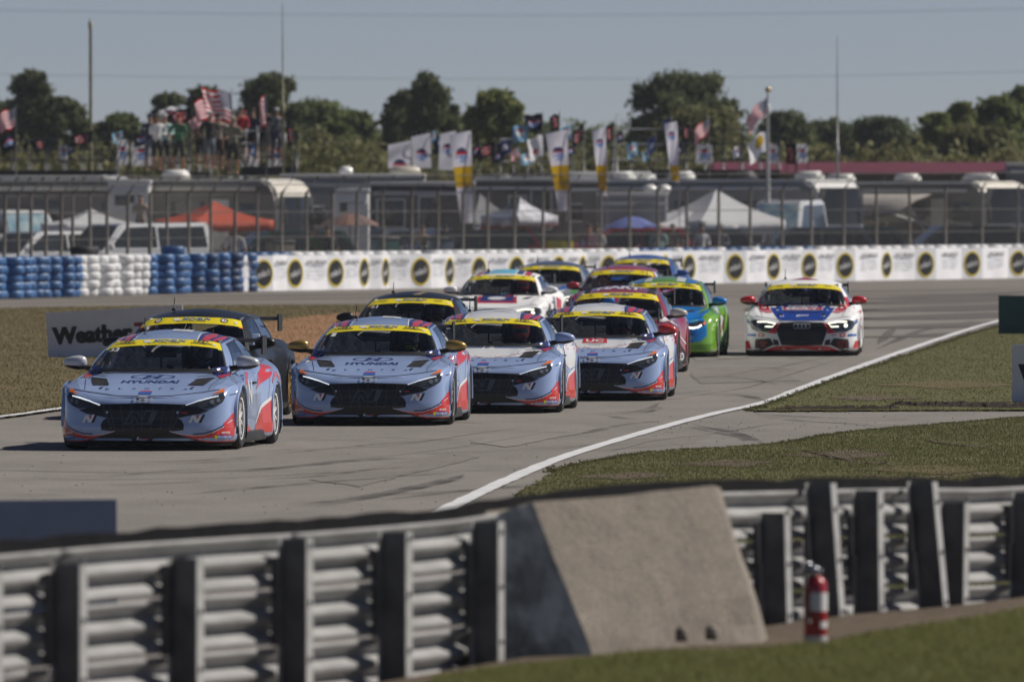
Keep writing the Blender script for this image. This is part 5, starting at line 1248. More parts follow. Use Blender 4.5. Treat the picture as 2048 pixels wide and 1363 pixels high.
for i, (c, w) in enumerate(logos):
    a, b = c - w / 2, c + w / 2
    seglist.append(('t', cur, a)); seglist.append(('l', a, b)); cur = b
pts_ = [pt(480, D)]; kinds = []
for kd, a, b in seglist:
    pm = F / D
    if kd == 'l':
        w = (b - a) / pm; dd = max(math.sqrt(max(.0, .80 ** 2 - w * w)), w * 1.12); D2 = D + dd
    else:
        want = wallD(b); D2 = max(D + .12, want + .0)
        if D2 - D > 3.2: D2 = D + 3.2
    # small overshoot is averaged out by the text panels
    if kd == 't' and D > want + .3: D2 = D + .1
    D = D2; pts_.append(pt(b, D)); kinds.append(kd)
BH = 1.0
bn = empty('banner_wall', (pts_[0].x, pts_[0].y, 0), 0, 'long white vinyl banner with round black and yellow logos along the far bend', 'banner')
O = Vector((pts_[0].x, pts_[0].y, 0))
def P3b(p, z, off=0, n=None): return Vector((p.x, p.y, z)) - O + (n * off if n else Vector())
k = 0; panel = 0
for i, kd in enumerate(kinds):
    a, b = pts_[i], pts_[i + 1]; d = (b - a); n3 = Vector((d.y, -d.x, 0)).normalized(); rows = []; m = max(2, int(d.length / .18)); rr = random.Random(i)
    zt = BH + rr.uniform(-.0, .02)
    for j in range(m + 1):
        u = j / m; p = a.lerp(b, u); wv = .035 * math.sin(u * PI) * math.sin(i * 2.1 + u * 5) if kd == 't' else 0
        rows.append([P3b(p, .02, 0, n3), P3b(p, .34, wv, n3), P3b(p, .68, wv * .8, n3), P3b(p, zt if 0 < j < m else BH + .01, 0, n3)])
    mb = MB(); mb.grid(rows, 0, True, flip=True); mb.build('banner_panel', BANW, bn)
    def put(vs, fs, cu, cz, mi, mbx, off):
        mid = a + d * cu; ux = d.normalized(); mbx.add([P3b(mid + ux * q[0], cz + q[1], off, n3) for q in vs], fs, mi)
    if kd == 'l':
        mb = MB(); R_ = min(.40, d.length / 2 - .005); vs, fs = ring2d(0, 0, R_, .40, .048, 22); 
        bm = fill2d(ellipse(0, 0, R_ - .035, .365, 26)); bm.verts.index_update(); put([(v.co.x, v.co.y) for v in bm.verts], [[v.index for v in f.verts] for f in bm.faces], .5, .50, 0, mb, .012); bm.free()
        put(vs, fs, .5, .50, 1, mb, .015)
        vs, fs = fit_text("mike's", R_ * 1.30, .20, .02, .15); vs = [(x, y + .22 * x) for x, y in vs]; put(vs, fs, .5, .51, 2, mb, .018); mb.build('round_logo', [BK, BY, BWT], bn)
    elif d.length > .5:
        L0 = d.length; mb = MB(); w = min(1.55, L0 * .84)
        vs, fs = fit_text('HARD LEMONADE', w, .13, .03); put(vs, fs, .5, .80, 0, mb, .05); vs, fs = fit_text('SELTZER', w * .95, .27, -.015); put(vs, fs, .5, .53, 1, mb, .05); mb.build('banner_lettering', [BG, BGL], bn)

# catch fence
FP = [-60, -28, 7, 37, 63, 91, 121, 146, 181, 214, 255, 300, 334, 378, 423, 468, 515, 563, 614, 664, 712, 767, 821, 874, 925, 976, 1028, 1085, 1139, 1201, 1259, 1317, 1375, 1437, 1500, 1564, 1623, 1687, 1752, 1820, 1891, 1964, 2035, 2105]
FST = mat('fence_steel_brown', (.15, .135, .115), .6, .2, var=.3, scale=8); WIRE = mat('fence_wire', (.10, .096, .09), .5, .4)
fe = empty('catch_fence', (0, 300, 0), 0, 'tall wire catch fence with bent posts behind the tyre and banner walls', 'fence'); FO = Vector((0, 300, 0))
base = []
for px in FP: D = wallD(px) + 2.6; base.append(pt(px, D))
zt = 2.72
def fz(px): return np.interp(px, [0, 480, 2048], [2.66, 2.70, 2.86])
tops = []
for i, p in enumerate(base):
    z = float(fz(FP[i])); b0_ = Vector((p.x, p.y, 0)) - FO; arm = Vector((.36, -.18, .50)); rr = random.Random(i); ln = rr.uniform(-.04, .04)
    t0_ = b0_ + Vector((ln, 0, z)); mb = MB(); mb.tube([b0_, t0_, t0_ + arm], [.048 if i != 11 else .07, .045, .032], 8); mb.build('fence_post', FST, fe); tops.append((t0_, t0_ + arm))
for z in (.06, .75, 1.5, 2.2):
    mb = MB(); mb.tube([Vector((p.x, p.y, z)) - FO + Vector((0, -.05, 0)) for p in base], .013, 5); mb.build('fence_cable', WIRE, fe)
for u in (0, .5, 1.): mb = MB(); mb.tube([a.lerp(b, u) for a, b in tops], .013, 5); mb.build('fence_cable', WIRE, fe)
mb = MB(); sp = .06; hw = .0024
for i in range(len(base) - 1):
    a, b = base[i], base[i + 1]; d = b - a; L0 = d.length; u = d / L0; H = float(fz(FP[i])); n = int((L0 + H) / sp)
    for s_ in (1, -1):
        for q in range(n):
            s0 = q * sp - H; t0_, t1_ = max(0, s0), min(L0, s0 + H)
            if t1_ <= t0_: continue
            z0, z1 = (t0_ - s0), (t1_ - s0)
            if s_ < 0: z0, z1 = H - z0, H - z1
            pa = Vector((a.x + u.x * t0_, a.y + u.y * t0_ - .06, z0)) - FO; pb = Vector((a.x + u.x * t1_, a.y + u.y * t1_ - .06, z1)) - FO
            dd = (pb - pa).normalized(); w = Vector((dd.x, dd.y, 0)); w = Vector((-dd.z * u.x, -dd.z * u.y, (dd.x * u.x + dd.y * u.y))).normalized() * hw
            mb.add([pa - w, pb - w, pb + w, pa + w], [(0, 1, 2, 3)])
    # wire on the bent top
    (a0, a1), (c0, c1) = tops[i], tops[i + 1]
    for q in range(int(L0 / .09)): f_ = q * .09 / L0; p0 = a0.lerp(c0, f_); p1 = a1.lerp(c1, min(1, f_ + .12)); mb.add([p0, p1, p1 + Vector((.006, .006, 0)), p0 + Vector((.006, .006, 0))], [(0, 1, 2, 3)])
o = mb.build('wire_mesh', WIRE, fe); o['kind'] = 'stuff'

def DD(px, D, k=6): return max(D, float(wallD(px)) + k)
# ================================================================== camp behind the fence
RVW = mat('rv_gelcoat_white', (.84, .84, .81), .35, coat=.3, var=.08, scale=1); RVG = mat('rv_side_grey', (.25, .255, .27), .45, var=.15, scale=.8); RVT = mat('rv_side_taupe', (.16, .145, .125), .45, var=.2, scale=.8)
RVB = mat('rv_swoosh_brown', (.055, .045, .04), .4); RVC = mat('rv_cream', (.48, .45, .38), .4, var=.1); RVGL = glassmat('rv_windscreen', (.22, .30, .30), .9, .05); DARKW = mat('rv_dark_window', (.015, .02, .024), .1, coat=.5)
ACW = mat('roof_unit_white', (.72, .72, .70), .4, coat=.3); ACD = mat('roof_unit_dark', (.06, .06, .065), .5); TEAL = mat('dash_teal', (.06, .11, .11), .6)
def rz_m(a): return Matrix.Rotation(a, 3, 'Z')
def roof_unit(x, y, z, l=.9, w=.7, h=.28, m=None, parent=None):
    mb = MB(); bm = bmesh.new(); bmesh.ops.create_cube(bm, size=1)
    for v in bm.verts: k = .72 if v.co.z > 0 else 1; v.co = Vector((v.co.x * l * k, v.co.y * w * k, v.co.z * h))
    bmesh.ops.bevel(bm, geom=list(bm.edges), offset=.05, segments=2, affect='EDGES'); mb.bm(bm, Vector((x, y, z + h / 2)), 0, True); bm.free()
    return mb.build('roof_unit', m or ACW, parent)
def motorhome(label, px, D, rz, L=10, H=3.45, side=RVG, front=RVW, swoosh=True, units=(), windows=True, awning=False, lower=RVC, w=2.5, wz=(1.72, 2.86)):
    "px = picture column of the front face centre; local +x is the nose, -y the side towards the camera"
    D = DD(px, D, 9); e = empty('motorhome', ((px - CX) * D / F, D, 0), rz, label, 'motorhome')
    mb = MB(); prof = [(-L, .45), (-.25, .45), (-.05, .7), (0, 1.3), (-.06, 2.6), (-.22, H - .18), (-.55, H), (-L + .2, H), (-L, H - .25)]
    bm = bmesh.new(); f0 = bm.faces.new([bm.verts.new((x, -w / 2, z)) for x, z in prof]); r_ = bmesh.ops.extrude_face_region(bm, geom=[f0]); bmesh.ops.translate(bm, verts=[v for v in r_['geom'] if isinstance(v, bmesh.types.BMVert)], vec=(0, w, 0))
    bmesh.ops.recalc_face_normals(bm, faces=bm.faces); bmesh.ops.bevel(bm, geom=[ed for ed in bm.edges if ed.calc_face_angle(0) > .15], offset=.10, segments=2, affect='EDGES')
    mb.bm(bm, smooth=True); bm.free()
    mats = [front, side]
    mb.m = [1 if (sum(mb.v[i][0] for i in f) / len(f) < -1.1 and abs(sum(mb.v[i][1] for i in f) / len(f)) > w / 2 - .02) else 0 for f in mb.f]
    b_ = mb.build('body', mats, e); clean(b_.data, False)
    mb = MB(); mb.box((-L / 2 - .55, -w / 2 - .004, 2.0), (L - 1.1, .01, H - 1.35 if H > 3 else H - 1.2)); mb.build('side_panel', side, e)
    # windscreen curved across the nose
    P = []
    for i in range(9):
        y = -w / 2 + .12 + (w - .24) * i / 8; c = .10 * (1 - (2 * i / 8 - 1) ** 2)
        P.append([Vector((.015 + c, y, wz[0])), Vector((.0 + c, y, (wz[0] + wz[1]) / 2)), Vector((-.045 + c, y, wz[1]))])
    mb = MB(); mb.grid(P, 0, True, flip=True); mb.build('windscreen', RVGL, e)
    mb = MB(); mb.box((-.022, 0, (wz[0] + wz[1]) / 2), (.05, w - .2, wz[1] - wz[0] + .04)); mb.build('cab_interior', DARKW, e)
    mb = MB(); mb.bbox((.0, 0, .88), (.16, w - .1, .5), .05); mb.build('front_bumper', lower, e)
    for sy in (-1, 1):
        mb = MB(); mb.bbox((.06, sy * (w / 2 - .35), .98), (.08, .4, .16), .03); mb.build('headlight', ACW, e)
        mb = MB(); mb.tube([(-.1, sy * w / 2, 2.3), (.25, sy * (w / 2 + .12), 2.3), (.28, sy * (w / 2 + .14), 2.15)], .025, 6); mb.bbox((.28, sy * (w / 2 + .14), 2.0), (.06, .18, .38), .02); mb.build('mirror', BLK, e)
    mb = MB(); mb.bbox((-L / 2 - .3, -w / 2 - .03, H - .30), (L - .9, .12, .13), .04); mb.build('rolled_awning', front, e)
    mb = MB(); mb.box((-L / 2 - .3, -w / 2 - .012, 1.02), (L - .9, .02, .07)); mb.box((-L / 2 - .3, -w / 2 - .010, .62), (L - .9, .02, .30)); mb.build('lower_trim', lower, e)
    for x in (-4.1, -6.3, -8.4):
        if -x < L - .8: mb = MB(); mb.bbox((x, -w / 2 - .016, .86), (.9, .02, .36), .008); mb.build('locker_door', side, e)
    if windows:
        for x, ww, z in ((-1.0, .7, 2.1), (-3.0, 1.1, 2.15), (-5.2, 1.3, 2.15), (-7.6, .9, 2.2)):
            if -x < L - .6: mb = MB(); mb.bbox((x, -w / 2 - .015, z), (ww, .02, .62), .008); mb.build('side_window', DARKW, e)
        mb = MB(); mb.bbox((-1.95, -w / 2 - .012, 1.6), (.62, .02, 1.85), .008); mb.build('door', front, e)
    if swoosh:
        for k, (z0, m) in enumerate(((1.25, RVB), (1.6, lower), (1.0, RVB))):
            mb = MB(); pts = [(-L + .3, z0 - .2), (-L * .6, z0 + .1), (-L * .3, z0 + .45), (-.6, z0 + .15), (-.5, z0 + .02), (-L * .3, z0 + .18), (-L * .6, z0 - .06), (-L + .3, z0 - .3)]
            bm = fill2d(pts); mb.add([Vector((v.co.x, -w / 2 - .012 - k * .002, v.co.y)) for v in bm.verts], []); b0i = 0; bm.verts.index_update()
            for f in bm.faces: mb.f.append([v.index for v in f.verts]); mb.m.append(0); mb.sm.append(False)
            bm.free(); mb.build('side_stripe', m, e)
    for x in (-1.6, -L + 2.6):
        mb = MB(); mb.lathe([(0, -.12), (.28, -.14), (.46, -.1), (.48, 0), (.46, .1), (.28, .14), (0, .12)], 20, 'y', (x, -w / 2 + .16, .48)); mb.build('wheel', MATS['tyre_rubber'], e)
    for (x, l, m) in units: roof_unit(x, .0, H - .01, l, .7, .28, m, e)
    if awning:
        x0, x1 = awning; mb = MB(); P = [[Vector((x0 + (x1 - x0) * i / 6, -w / 2 - .02, H - .35)), Vector((x0 + (x1 - x0) * i / 6, -w / 2 - 1.1, H - .62)), Vector((x0 + (x1 - x0) * i / 6, -w / 2 - 2.2, H - 1.05))] for i in range(7)]
        mb.grid(P, 0, True); o = mb.build('awning', mat('awning_cloth_grey', (.30, .28, .26), .8), e); md = o.modifiers.new('t', 'SOLIDIFY'); md.thickness = .02
        for x in (x0 + .1, x1 - .1): mb = MB(); mb.tube([(x, -w / 2, 1.6), (x, -w / 2 - 2.2, H - 1.08)], .03, 6); mb.tube([(x, -w / 2, 1.0), (x, -w / 2 - 1.2, 2.1)], .02, 6); mb.build('awning_arm', ACW, e)
    return e
motorhome('cream-nosed motorhome with brown swooshes behind the red-orange canopy', 594, 338, math.radians(-24), L=9.5, H=3.15, wz=(1.55, 2.60), side=RVT, units=[(-4, .8, ACW)], lower=RVC, front=mat('rv_ivory', (.82, .78, .68), .35, coat=.3))
motorhome('long grey-sided motorhome at far left with people standing on its roof', 262, 343, math.radians(-12), L=11, H=3.25, side=RVG, units=[(-8.2, 1.2, ACW), (-5.5, 1.0, ACW)], swoosh=False)
motorhome('white-nosed motorhome with big windscreen right of the white peaked canopies', 1684, 366, math.radians(-38), L=10.5, H=3.15, side=RVG, units=[(-1.3, .9, ACW), (-4, .9, ACD), (-6.5, .9, ACW), (-9, 1.0, ACW)], lower=RVW)
motorhome('cream-nosed motorhome cut by the right edge of the picture with open awning', 2018, 372, math.radians(-40), L=11, H=3.1, side=RVT, units=[(-1.2, 1.2, ACW), (-4.2, .8, ACW), (-7.0, .9, ACW)], awning=(-7.8, -2.0), front=MATS['rv_ivory'])
motorhome('taupe-sided motorhome behind the blue umbrella, its roof carrying white air units', 1345, 378, math.radians(-14), L=9.0, H=3.1, side=RVT, units=[(-1, .9, ACW), (-2.5, .9, ACW), (-6, 1, ACD)], swoosh=False)
def trailer(label, px0, px1, D, H, z0=.5, m=RVG, cap=RVW, depth=2.4, units=(), name='trailer', cat='trailer', windows=(), rz=0):
    D = DD(px1, D, 7); x0, x1 = (px0 - CX) * D / F, (px1 - CX) * D / F; e = empty(name, (x0, D, 0), rz, label, cat); L = x1 - x0; mb = MB()
    mb.bbox((L / 2, depth / 2, (H + z0) / 2), (L, depth, H - z0), .09); mb.build('body', m, e)
    mb = MB(); mb.bbox((L / 2, depth / 2, H + .0), (L + .04, depth + .04, .12), .03); mb.build('roof_edge', cap, e)
    for x in (L * .3, L * .36): mb = MB(); mb.lathe([(0, -.1), (.34, -.12), (.36, 0), (.34, .12), (0, .1)], 16, 'y', (x, .14, .36)); mb.build('wheel', MATS['tyre_rubber'], e)
    mb = MB(); mb.box((L / 2, -.012, H - .28), (L - .2, .02, .10)); mb.build('trim_strip', cap, e); mb = MB(); mb.box((L / 2, -.012, z0 + .25), (L - .2, .02, .05)); mb.build('trim_strip', cap, e)
    mb = MB(); mb.bbox((L * .68, -.014, 1.55), (.62, .03, 1.75), .01); mb.build('door', m if name != 'trailer' else cap if L > 3.2 else m, e)
    for (u, z, w, h) in windows:
        mb = MB(); mb.bbox((L * u, -.008, z), (w + .09, .03, h + .09), .01); mb.build('window_frame', cap, e); mb = MB(); mb.bbox((L * u, -.012, z), (w, .03, h), .01); mb.build('side_window', DARKW, e)
    for (u, l, m2) in units: roof_unit(L * u, depth / 2, H + .04, l, .7, .26, m2, e)
    return e
trailer('long grey travel trailer behind the fence between white slide-out and feather flags', 560, 850, 352, 3.25, units=[(.45, .5, ACW), (.86, 1.1, RVC)], windows=[(.2, 2.0, .9, .6), (.6, 2.0, 1.3, .6), (.8, 2.2, .7, .5)])
trailer('white cab-over camper end at left above the white canopy and ladder', 216, 300, 336, 3.05, z0=1.9, m=RVW, windows=[(.4, 2.5, .6, .3)], cap=RVW, depth=1.8)
trailer('small white trailer roof between long grey motorhome and maroon building', 1130, 1300, 372, 3.35, m=RVW, windows=[(.3, 2.4, .8, .5), (.7, 2.4, .8, .5)])
trailer('white rounded pickup camper beside the brown striped umbrella', 668, 738, 333, 2.80, z0=.95, m=RVW, windows=[(.5, 2.3, .7, .3)], cap=RVW, depth=1.6)
trailer('dark enclosed trailer with white door behind the small logo canopy', 940, 1130, 360, 3.15, m=mat('trailer_dark', (.08, .083, .09), .5, var=.2), windows=[(.5, 2.1, .5, 1.0), (.75, 2.2, .6, 1.2)])
trailer('light grey box trailer with three small windows behind the blue umbrella', 1195, 1335, 350, 2.68, m=mat('trailer_pale_grey', (.30, .31, .33), .5, var=.08), windows=[(.3, 1.55, .75, .35), (.68, 1.6, .4, .35), (.9, 1.6, .2, .35)], units=[(.75, .5, ACW), (.95, .5, ACW)])
trailer('slate blue utility body left of the red-orange canopy', 305, 385, 341, 2.95, m=mat('trailer_slate', (.08, .11, .15), .4, var=.15), cap=mat('trailer_copper', (.35, .22, .15), .4))
trailer('grey taupe trailer between the logo canopy and the pale box trailer', 1120, 1215, 356, 3.1, m=RVT, windows=[(.4, 2.1, .7, .5)])
trailer('dark grey trailer in the gap right of the white camper', 740, 950, 346, 3.0, m=mat('trailer_charcoal', (.06, .062, .065), .5, var=.3), windows=[(.2, 2.1, .8, .8), (.55, 2.0, .5, 1.2)])
# white dish on a roof, long maroon roof building
e = empty('long_building', ((1440 - CX) * 420 / F, 420, 0), 0, 'long low building with a maroon roof behind the motorhomes at right', 'building')
mb = MB(); mb.bbox((5.3, 3, 1.7), (10.6, 6, 3.4), .05); mb.build('wall', RVT, e)
mb = MB(); mb.prism([(-.3, -.5), (10.9, -.5), (10.9, 6.5), (-.3, 6.5)], (3.38, 3.45), 'xy'); rows = [[Vector((x, -.5, 3.42)), Vector((x, 3, 3.84)), Vector((x, 6.5, 3.42))] for x in (-.3, 3, 6, 10.9)]; mb.grid(rows); mb.build('roof', mat('roof_maroon', (.13, .018, .03), .5, var=.15), e)
rv = trailer('grey roofed trailer at the far right behind the maroon building end', 2015, 2150, 418, 3.75, m=RVG)

def canopy(label, pcx, D, half, z_eave, z_peak, m, m2=None, name='canopy_tent', rz=.35, val=.28):
    D = DD(pcx + 120, D, 6); e = empty(name, ((pcx - CX) * D / F, D, 0), rz, label, 'canopy tent'); mb = MB(); h = half; c = [(-h, -h), (h, -h), (h, h), (-h, h)]
    vs = []; n = 6
    for k in range(4):
        a, b = Vector((*c[k], z_eave)), Vector((*c[(k + 1) % 4], z_eave)); rows = []
        for i in range(n + 1):
            u = i / n; row = []
            for j in range(n + 1): p = a.lerp(b, j / n).lerp(Vector((0, 0, z_peak)), u); p.z -= .10 * math.sin(PI * u) * 1 + .05 * math.sin(PI * j / n) * (1 - u); row.append(p)
            rows.append(row)
        mb.grid(rows, k % 2 if m2 else 0, True)
    o = mb.build('roof_cloth', [m, m2] if m2 else m, e); clean(o.data, False); 
    for k in range(4):
        a, b = Vector((*c[k], z_eave)), Vector((*c[(k + 1) % 4], z_eave)); rows = []
        for j in range(13): p = a.lerp(b, j / 12); sag = .05 * math.sin(PI * j / 12); rows.append([p - Vector((0, 0, sag)), p - Vector((0, 0, val + sag + .02 * math.sin(j * 2)))])
        mb = MB(); mb.grid(rows, 0, True); o = mb.build('valance', m, e); md = o.modifiers.new('t', 'SOLIDIFY'); md.thickness = .012
        mb = MB(); mb.tube([(c[k][0] * .98, c[k][1] * .98, 0), (c[k][0] * .98, c[k][1] * .98, z_eave)], .025, 6); mb.build('leg', ACD, e)
    return e
CW = mat('canopy_white', (.72, .73, .76), .7, var=.04, scale=2); CR = mat('canopy_red_orange', (.58, .09, .04), .7, var=.06); translucent(CW, .3); translucent(CR, .3)
canopy('white pop-up canopy behind the white vans at left', 182, 330, 1.2, 1.85, 2.28, CW, rz=.3)
canopy('red-orange pop-up canopy in front of the cream motorhome', 428, 327, 1.28, 1.95, 2.50, CR, rz=.5)
canopy('large white peaked canopy beside the blue-shaded windscreen at right', 1432, 340, 1.55, 1.88, 2.84, CW, rz=.55, val=.3)
canopy('second white canopy, lower, partly behind the large peaked one', 1375, 350, 1.3, 1.75, 2.2, CW, rz=.2)
canopy('small canopy with red and white logo top in front of the dark trailer', 1040, 338, .82, 2.05, 2.60, mat('canopy_print', (.55, .56, .62), .7, var=.3, scale=3, sharp=(.45, .55)), mat('canopy_slate', (.14, .17, .25), .7), rz=.7)
canopy('dark grey sloping canopy beside the third feather flag', 960, 348, .9, 1.9, 2.7, mat('canopy_dark', (.12, .13, .15), .7), rz=.6)
def umbrella(label, pcx, D, r, ze, zp, mats):
    D = DD(pcx, D, 6); e = empty('umbrella', ((pcx - CX) * D / F, D, 0), .3, label, 'umbrella'); mb = MB()
    for k in range(8):
        a0, a1 = 2 * PI * k / 8, 2 * PI * (k + 1) / 8; rows = []
        for i in range(5):
            u = i / 4; rr = r * u; z = zp - (zp - ze) * u ** 1.5; rows.append([Vector((rr * math.cos(a) + 0, rr * math.sin(a), z + (.03 * u if 0 < q < 2 else 0))) for q, a in enumerate((a0, (a0 + a1) / 2, a1))])
        mb.grid(rows, k % len(mats), False)
    o = mb.build('umbrella_cloth', mats, e); md = o.modifiers.new('t', 'SOLIDIFY'); md.thickness = .01
    mb = MB(); mb.tube([(0, 0, 0), (0, 0, zp + .05)], .02, 6); mb.build('pole', ACD, e)
umbrella('brown and orange striped umbrella in front of the white camper', 700, 326, .85, 1.78, 2.15, [mat('umbrella_brown', (.13, .085, .08), .8), mat('umbrella_rust', (.20, .10, .075), .8)])
umbrella('blue umbrella in front of the pale box trailer', 1264, 335, .82, 1.66, 2.02, [mat('umbrella_blue', (.09, .13, .38), .7), mat('umbrella_blue2', (.12, .16, .42), .7)])
umbrella('pale green low umbrella under the red-orange canopy', 372, 324, .5, 1.65, 1.85, [mat('umbrella_green', (.22, .32, .18), .8)])

# parked vehicles
def parked(label, px, D, rz, paint, prof_low, prof_cab, L, w=1.85, name='parked_car', cat='car', shade=None, wheels=(.9, 3.6)):
    D = max(DD(px, D, 5.5), DD(px + 64 * L * math.cos(rz), D, 5.5 - L * math.sin(rz))); e = empty(name, ((px - CX) * D / F, D, 0), rz, label, cat)
    def ext(prof, w0, w1, zsplit=None, mi=0):
        bm = bmesh.new(); f0 = bm.faces.new([bm.verts.new((x, -w0 / 2, z)) for x, z in prof]); r_ = bmesh.ops.extrude_face_region(bm, geom=[f0]); bmesh.ops.translate(bm, verts=[v for v in r_['geom'] if isinstance(v, bmesh.types.BMVert)], vec=(0, w0, 0))
        zs = [z for _, z in prof]; lo, hi = min(zs), max(zs)
        for v in bm.verts: k = (v.co.z - lo) / (hi - lo); v.co.y *= 1 + (w1 / w0 - 1) * k
        bmesh.ops.recalc_face_normals(bm, faces=bm.faces); bmesh.ops.bevel(bm, geom=list(bm.edges), offset=.06, segments=2, affect='EDGES'); mb = MB(); mb.bm(bm, smooth=True); bm.free(); return mb
    o = ext(prof_low, w, w * .97).build('body', paint, e); clean(o.data, False)
    o = ext(prof_cab, w * .95, w * .78).build('cabin', paint, e); clean(o.data, False)
    xs = [p[0] for p in prof_cab]; z0, z1 = min(p[1] for p in prof_cab), max(p[1] for p in prof_cab); xa, xb = min(xs), max(xs)
    # windows slightly proud of the cabin
    def shrink(prof, k=.80): cx_, cz_ = sum(p[0] for p in prof) / len(prof), sum(p[1] for p in prof) / len(prof) + .02; return [(cx_ + (x - cx_) * k, cz_ + (z - cz_) * .72) for x, z in prof]
    s = shrink(prof_cab, .88); m = (xa + xb) / 2
    for side in (-1, 1):
        for lo, hi in ((xa, m - .04), (m + .04, xb)):
            q = [(min(max(x, lo), hi), z) for x, z in s]; bm = fill2d(q); bm.verts.index_update(); mb = MB()
            def yy(z): k = (z - z0) / (z1 - z0); return side * (w * .95 / 2 * (1 + (.78 / .95 - 1) * k) + .008)
            mb.add([Vector((v.co.x, yy(v.co.y), v.co.y)) for v in bm.verts], [[v.index for v in f.verts] for f in bm.faces]); bm.free(); mb.build('side_window', DARKW, e)
    # windscreen at the nose end (x small)
    f = sorted(prof_cab)[:2]; f.sort(key=lambda p: p[1]); (xb_, zb_), (xt_, zt_) = f[0], f[-1]; mb = MB(); hw = w * .95 / 2 * .86
    a = Vector((xb_ + (xt_ - xb_) * .08 - .02, 0, zb_ + (zt_ - zb_) * .08 + .02)); b = Vector((xb_ + (xt_ - xb_) * .9 - .02, 0, zb_ + (zt_ - zb_) * .9 + .02))
    mb.add([a + Vector((0, -hw, 0)), a + Vector((0, hw, 0)), b + Vector((0, hw * .82, 0)), b + Vector((0, -hw * .82, 0))], [(0, 1, 2, 3)]); mb.build('windscreen', shade or DARKW, e)
    for x in wheels:
        for sy in (-1, 1): mb = MB(); mb.lathe([(0, -.1), (.2, -.11), (.33, -.09), (.35, 0), (.33, .09), (.2, .11), (0, .1)], 16, 'y', (x, sy * (w / 2 - .08), .34)); mb.build('wheel', MATS['tyre_rubber'], e)
    for sy in (-1, 1): mb = MB(); mb.bbox((.06, sy * (w / 2 - .3), .72), (.12, .36, .16), .03); mb.build('headlight', ACW, e)
    for sy in (-1, 1): mb = MB(); mb.bbox((xb_ + .15, sy * (w / 2 + .1), zb_ + .12), (.12, .22, .16), .04); mb.build('mirror', paint, e)
    return e
VANL = [(.0, .35), (0, .85), (.25, 1.02), (1.1, 1.12), (5.0, 1.12), (5.05, .9), (5.05, .35)]; VANC = [(1.0, 1.08), (1.75, 1.86), (4.95, 1.90), (5.03, 1.08)]
SUVL = [(.0, .35), (0, .80), (.2, .95), (1.2, 1.05), (4.6, 1.05), (4.65, .8), (4.65, .35)]; SUVC = [(1.1, 1.0), (1.9, 1.65), (4.2, 1.66), (4.6, 1.0)]
PKL = [(.0, .45), (0, .95), (.2, 1.10), (1.4, 1.15), (5.5, 1.15), (5.55, .9), (5.55, .45)]; PKC = [(1.3, 1.1), (1.95, 1.75), (3.3, 1.76), (3.7, 1.1)]
PW = mat('vehicle_white', (.82, .83, .84), .3, coat=.8, var=.03); PR = mat('vehicle_red', (.42, .015, .02), .3, coat=.8, var=.05); PG = mat('vehicle_grey', (.10, .13, .17), .3, coat=.8); SHD = mat('sunshade_blue', (.13, .36, .55), .4, var=.25, scale=3, col2=(.4, .5, .5))
parked('white passenger van parked behind the white tyre stacks', 112, 318, .72, PW, VANL, VANC, 5.05, name='parked_van', cat='van')
parked('white estate car left of the white passenger van', -60, 318, .7, PW, SUVL, SUVC, 4.65)
parked('white minivan with pale blue sunshade at the far left behind the fence', 92, 336, math.radians(112), PW, VANL, [(1.0, 1.3), (1.9, 2.2), (4.9, 2.25), (5.0, 1.3)], 5.05, name='parked_van', cat='van', shade=SHD)
parked('red pickup behind the fence near the yellow and white feather flag', 832, 333, .06, PR, PKL, PKC, 5.55, name='pickup_truck', cat='pickup')
parked('red car low behind the fence right of the red pickup', 1085, 345, .2, PR, SUVL, SUVC, 4.65)
parked('white car with blue patterned sunshade right of the large peaked canopy', 1530, 356, math.radians(75), PW, VANL, [(1.0, 1.4), (1.9, 2.45), (4.9, 2.5), (5.0, 1.4)], 5.05, name='parked_van', cat='van', shade=SHD)
parked('dark blue grey car in front of the white-nosed motorhome', 1455, 352, .15, PG, SUVL, SUVC, 4.65)
parked('dark car at the right edge in front of the cream motorhome', 1995, 368, .2, mat('vehicle_black', (.02, .022, .026), .25, coat=1.), SUVL, SUVC, 4.65)
parked('dark green car in the shade below the large peaked canopy', 1520, 358, .12, mat('vehicle_green', (.02, .07, .06), .3, coat=.8), SUVL, SUVC, 4.65)
parked('grey car between the white van and the slate utility body', 300, 345, .1, mat('vehicle_silver', (.28, .29, .30), .3, coat=.8), SUVL, SUVC, 4.65)
BLKV, GRNV = MATS['vehicle_black'], MATS['vehicle_green']
for (lab, px, D, rz, m) in [('dark car behind the fence right of the white camper', 745, 334, .3, BLKV), ('dark car just left of the red pickup', 640, 342, .5, PG), ('grey blue car half hidden left of the blue umbrella', 1215, 346, .3, PG), ('black car in the gap right of the white-nosed motorhome', 1760, 362, .2, BLKV), ('silver car under the open awning at right', 1870, 365, .25, MATS['vehicle_silver']), ('dark green car under the red-orange canopy', 395, 328, .3, GRNV)]:
    parked(lab, px, D, rz, m, SUVL, SUVC, 4.65)
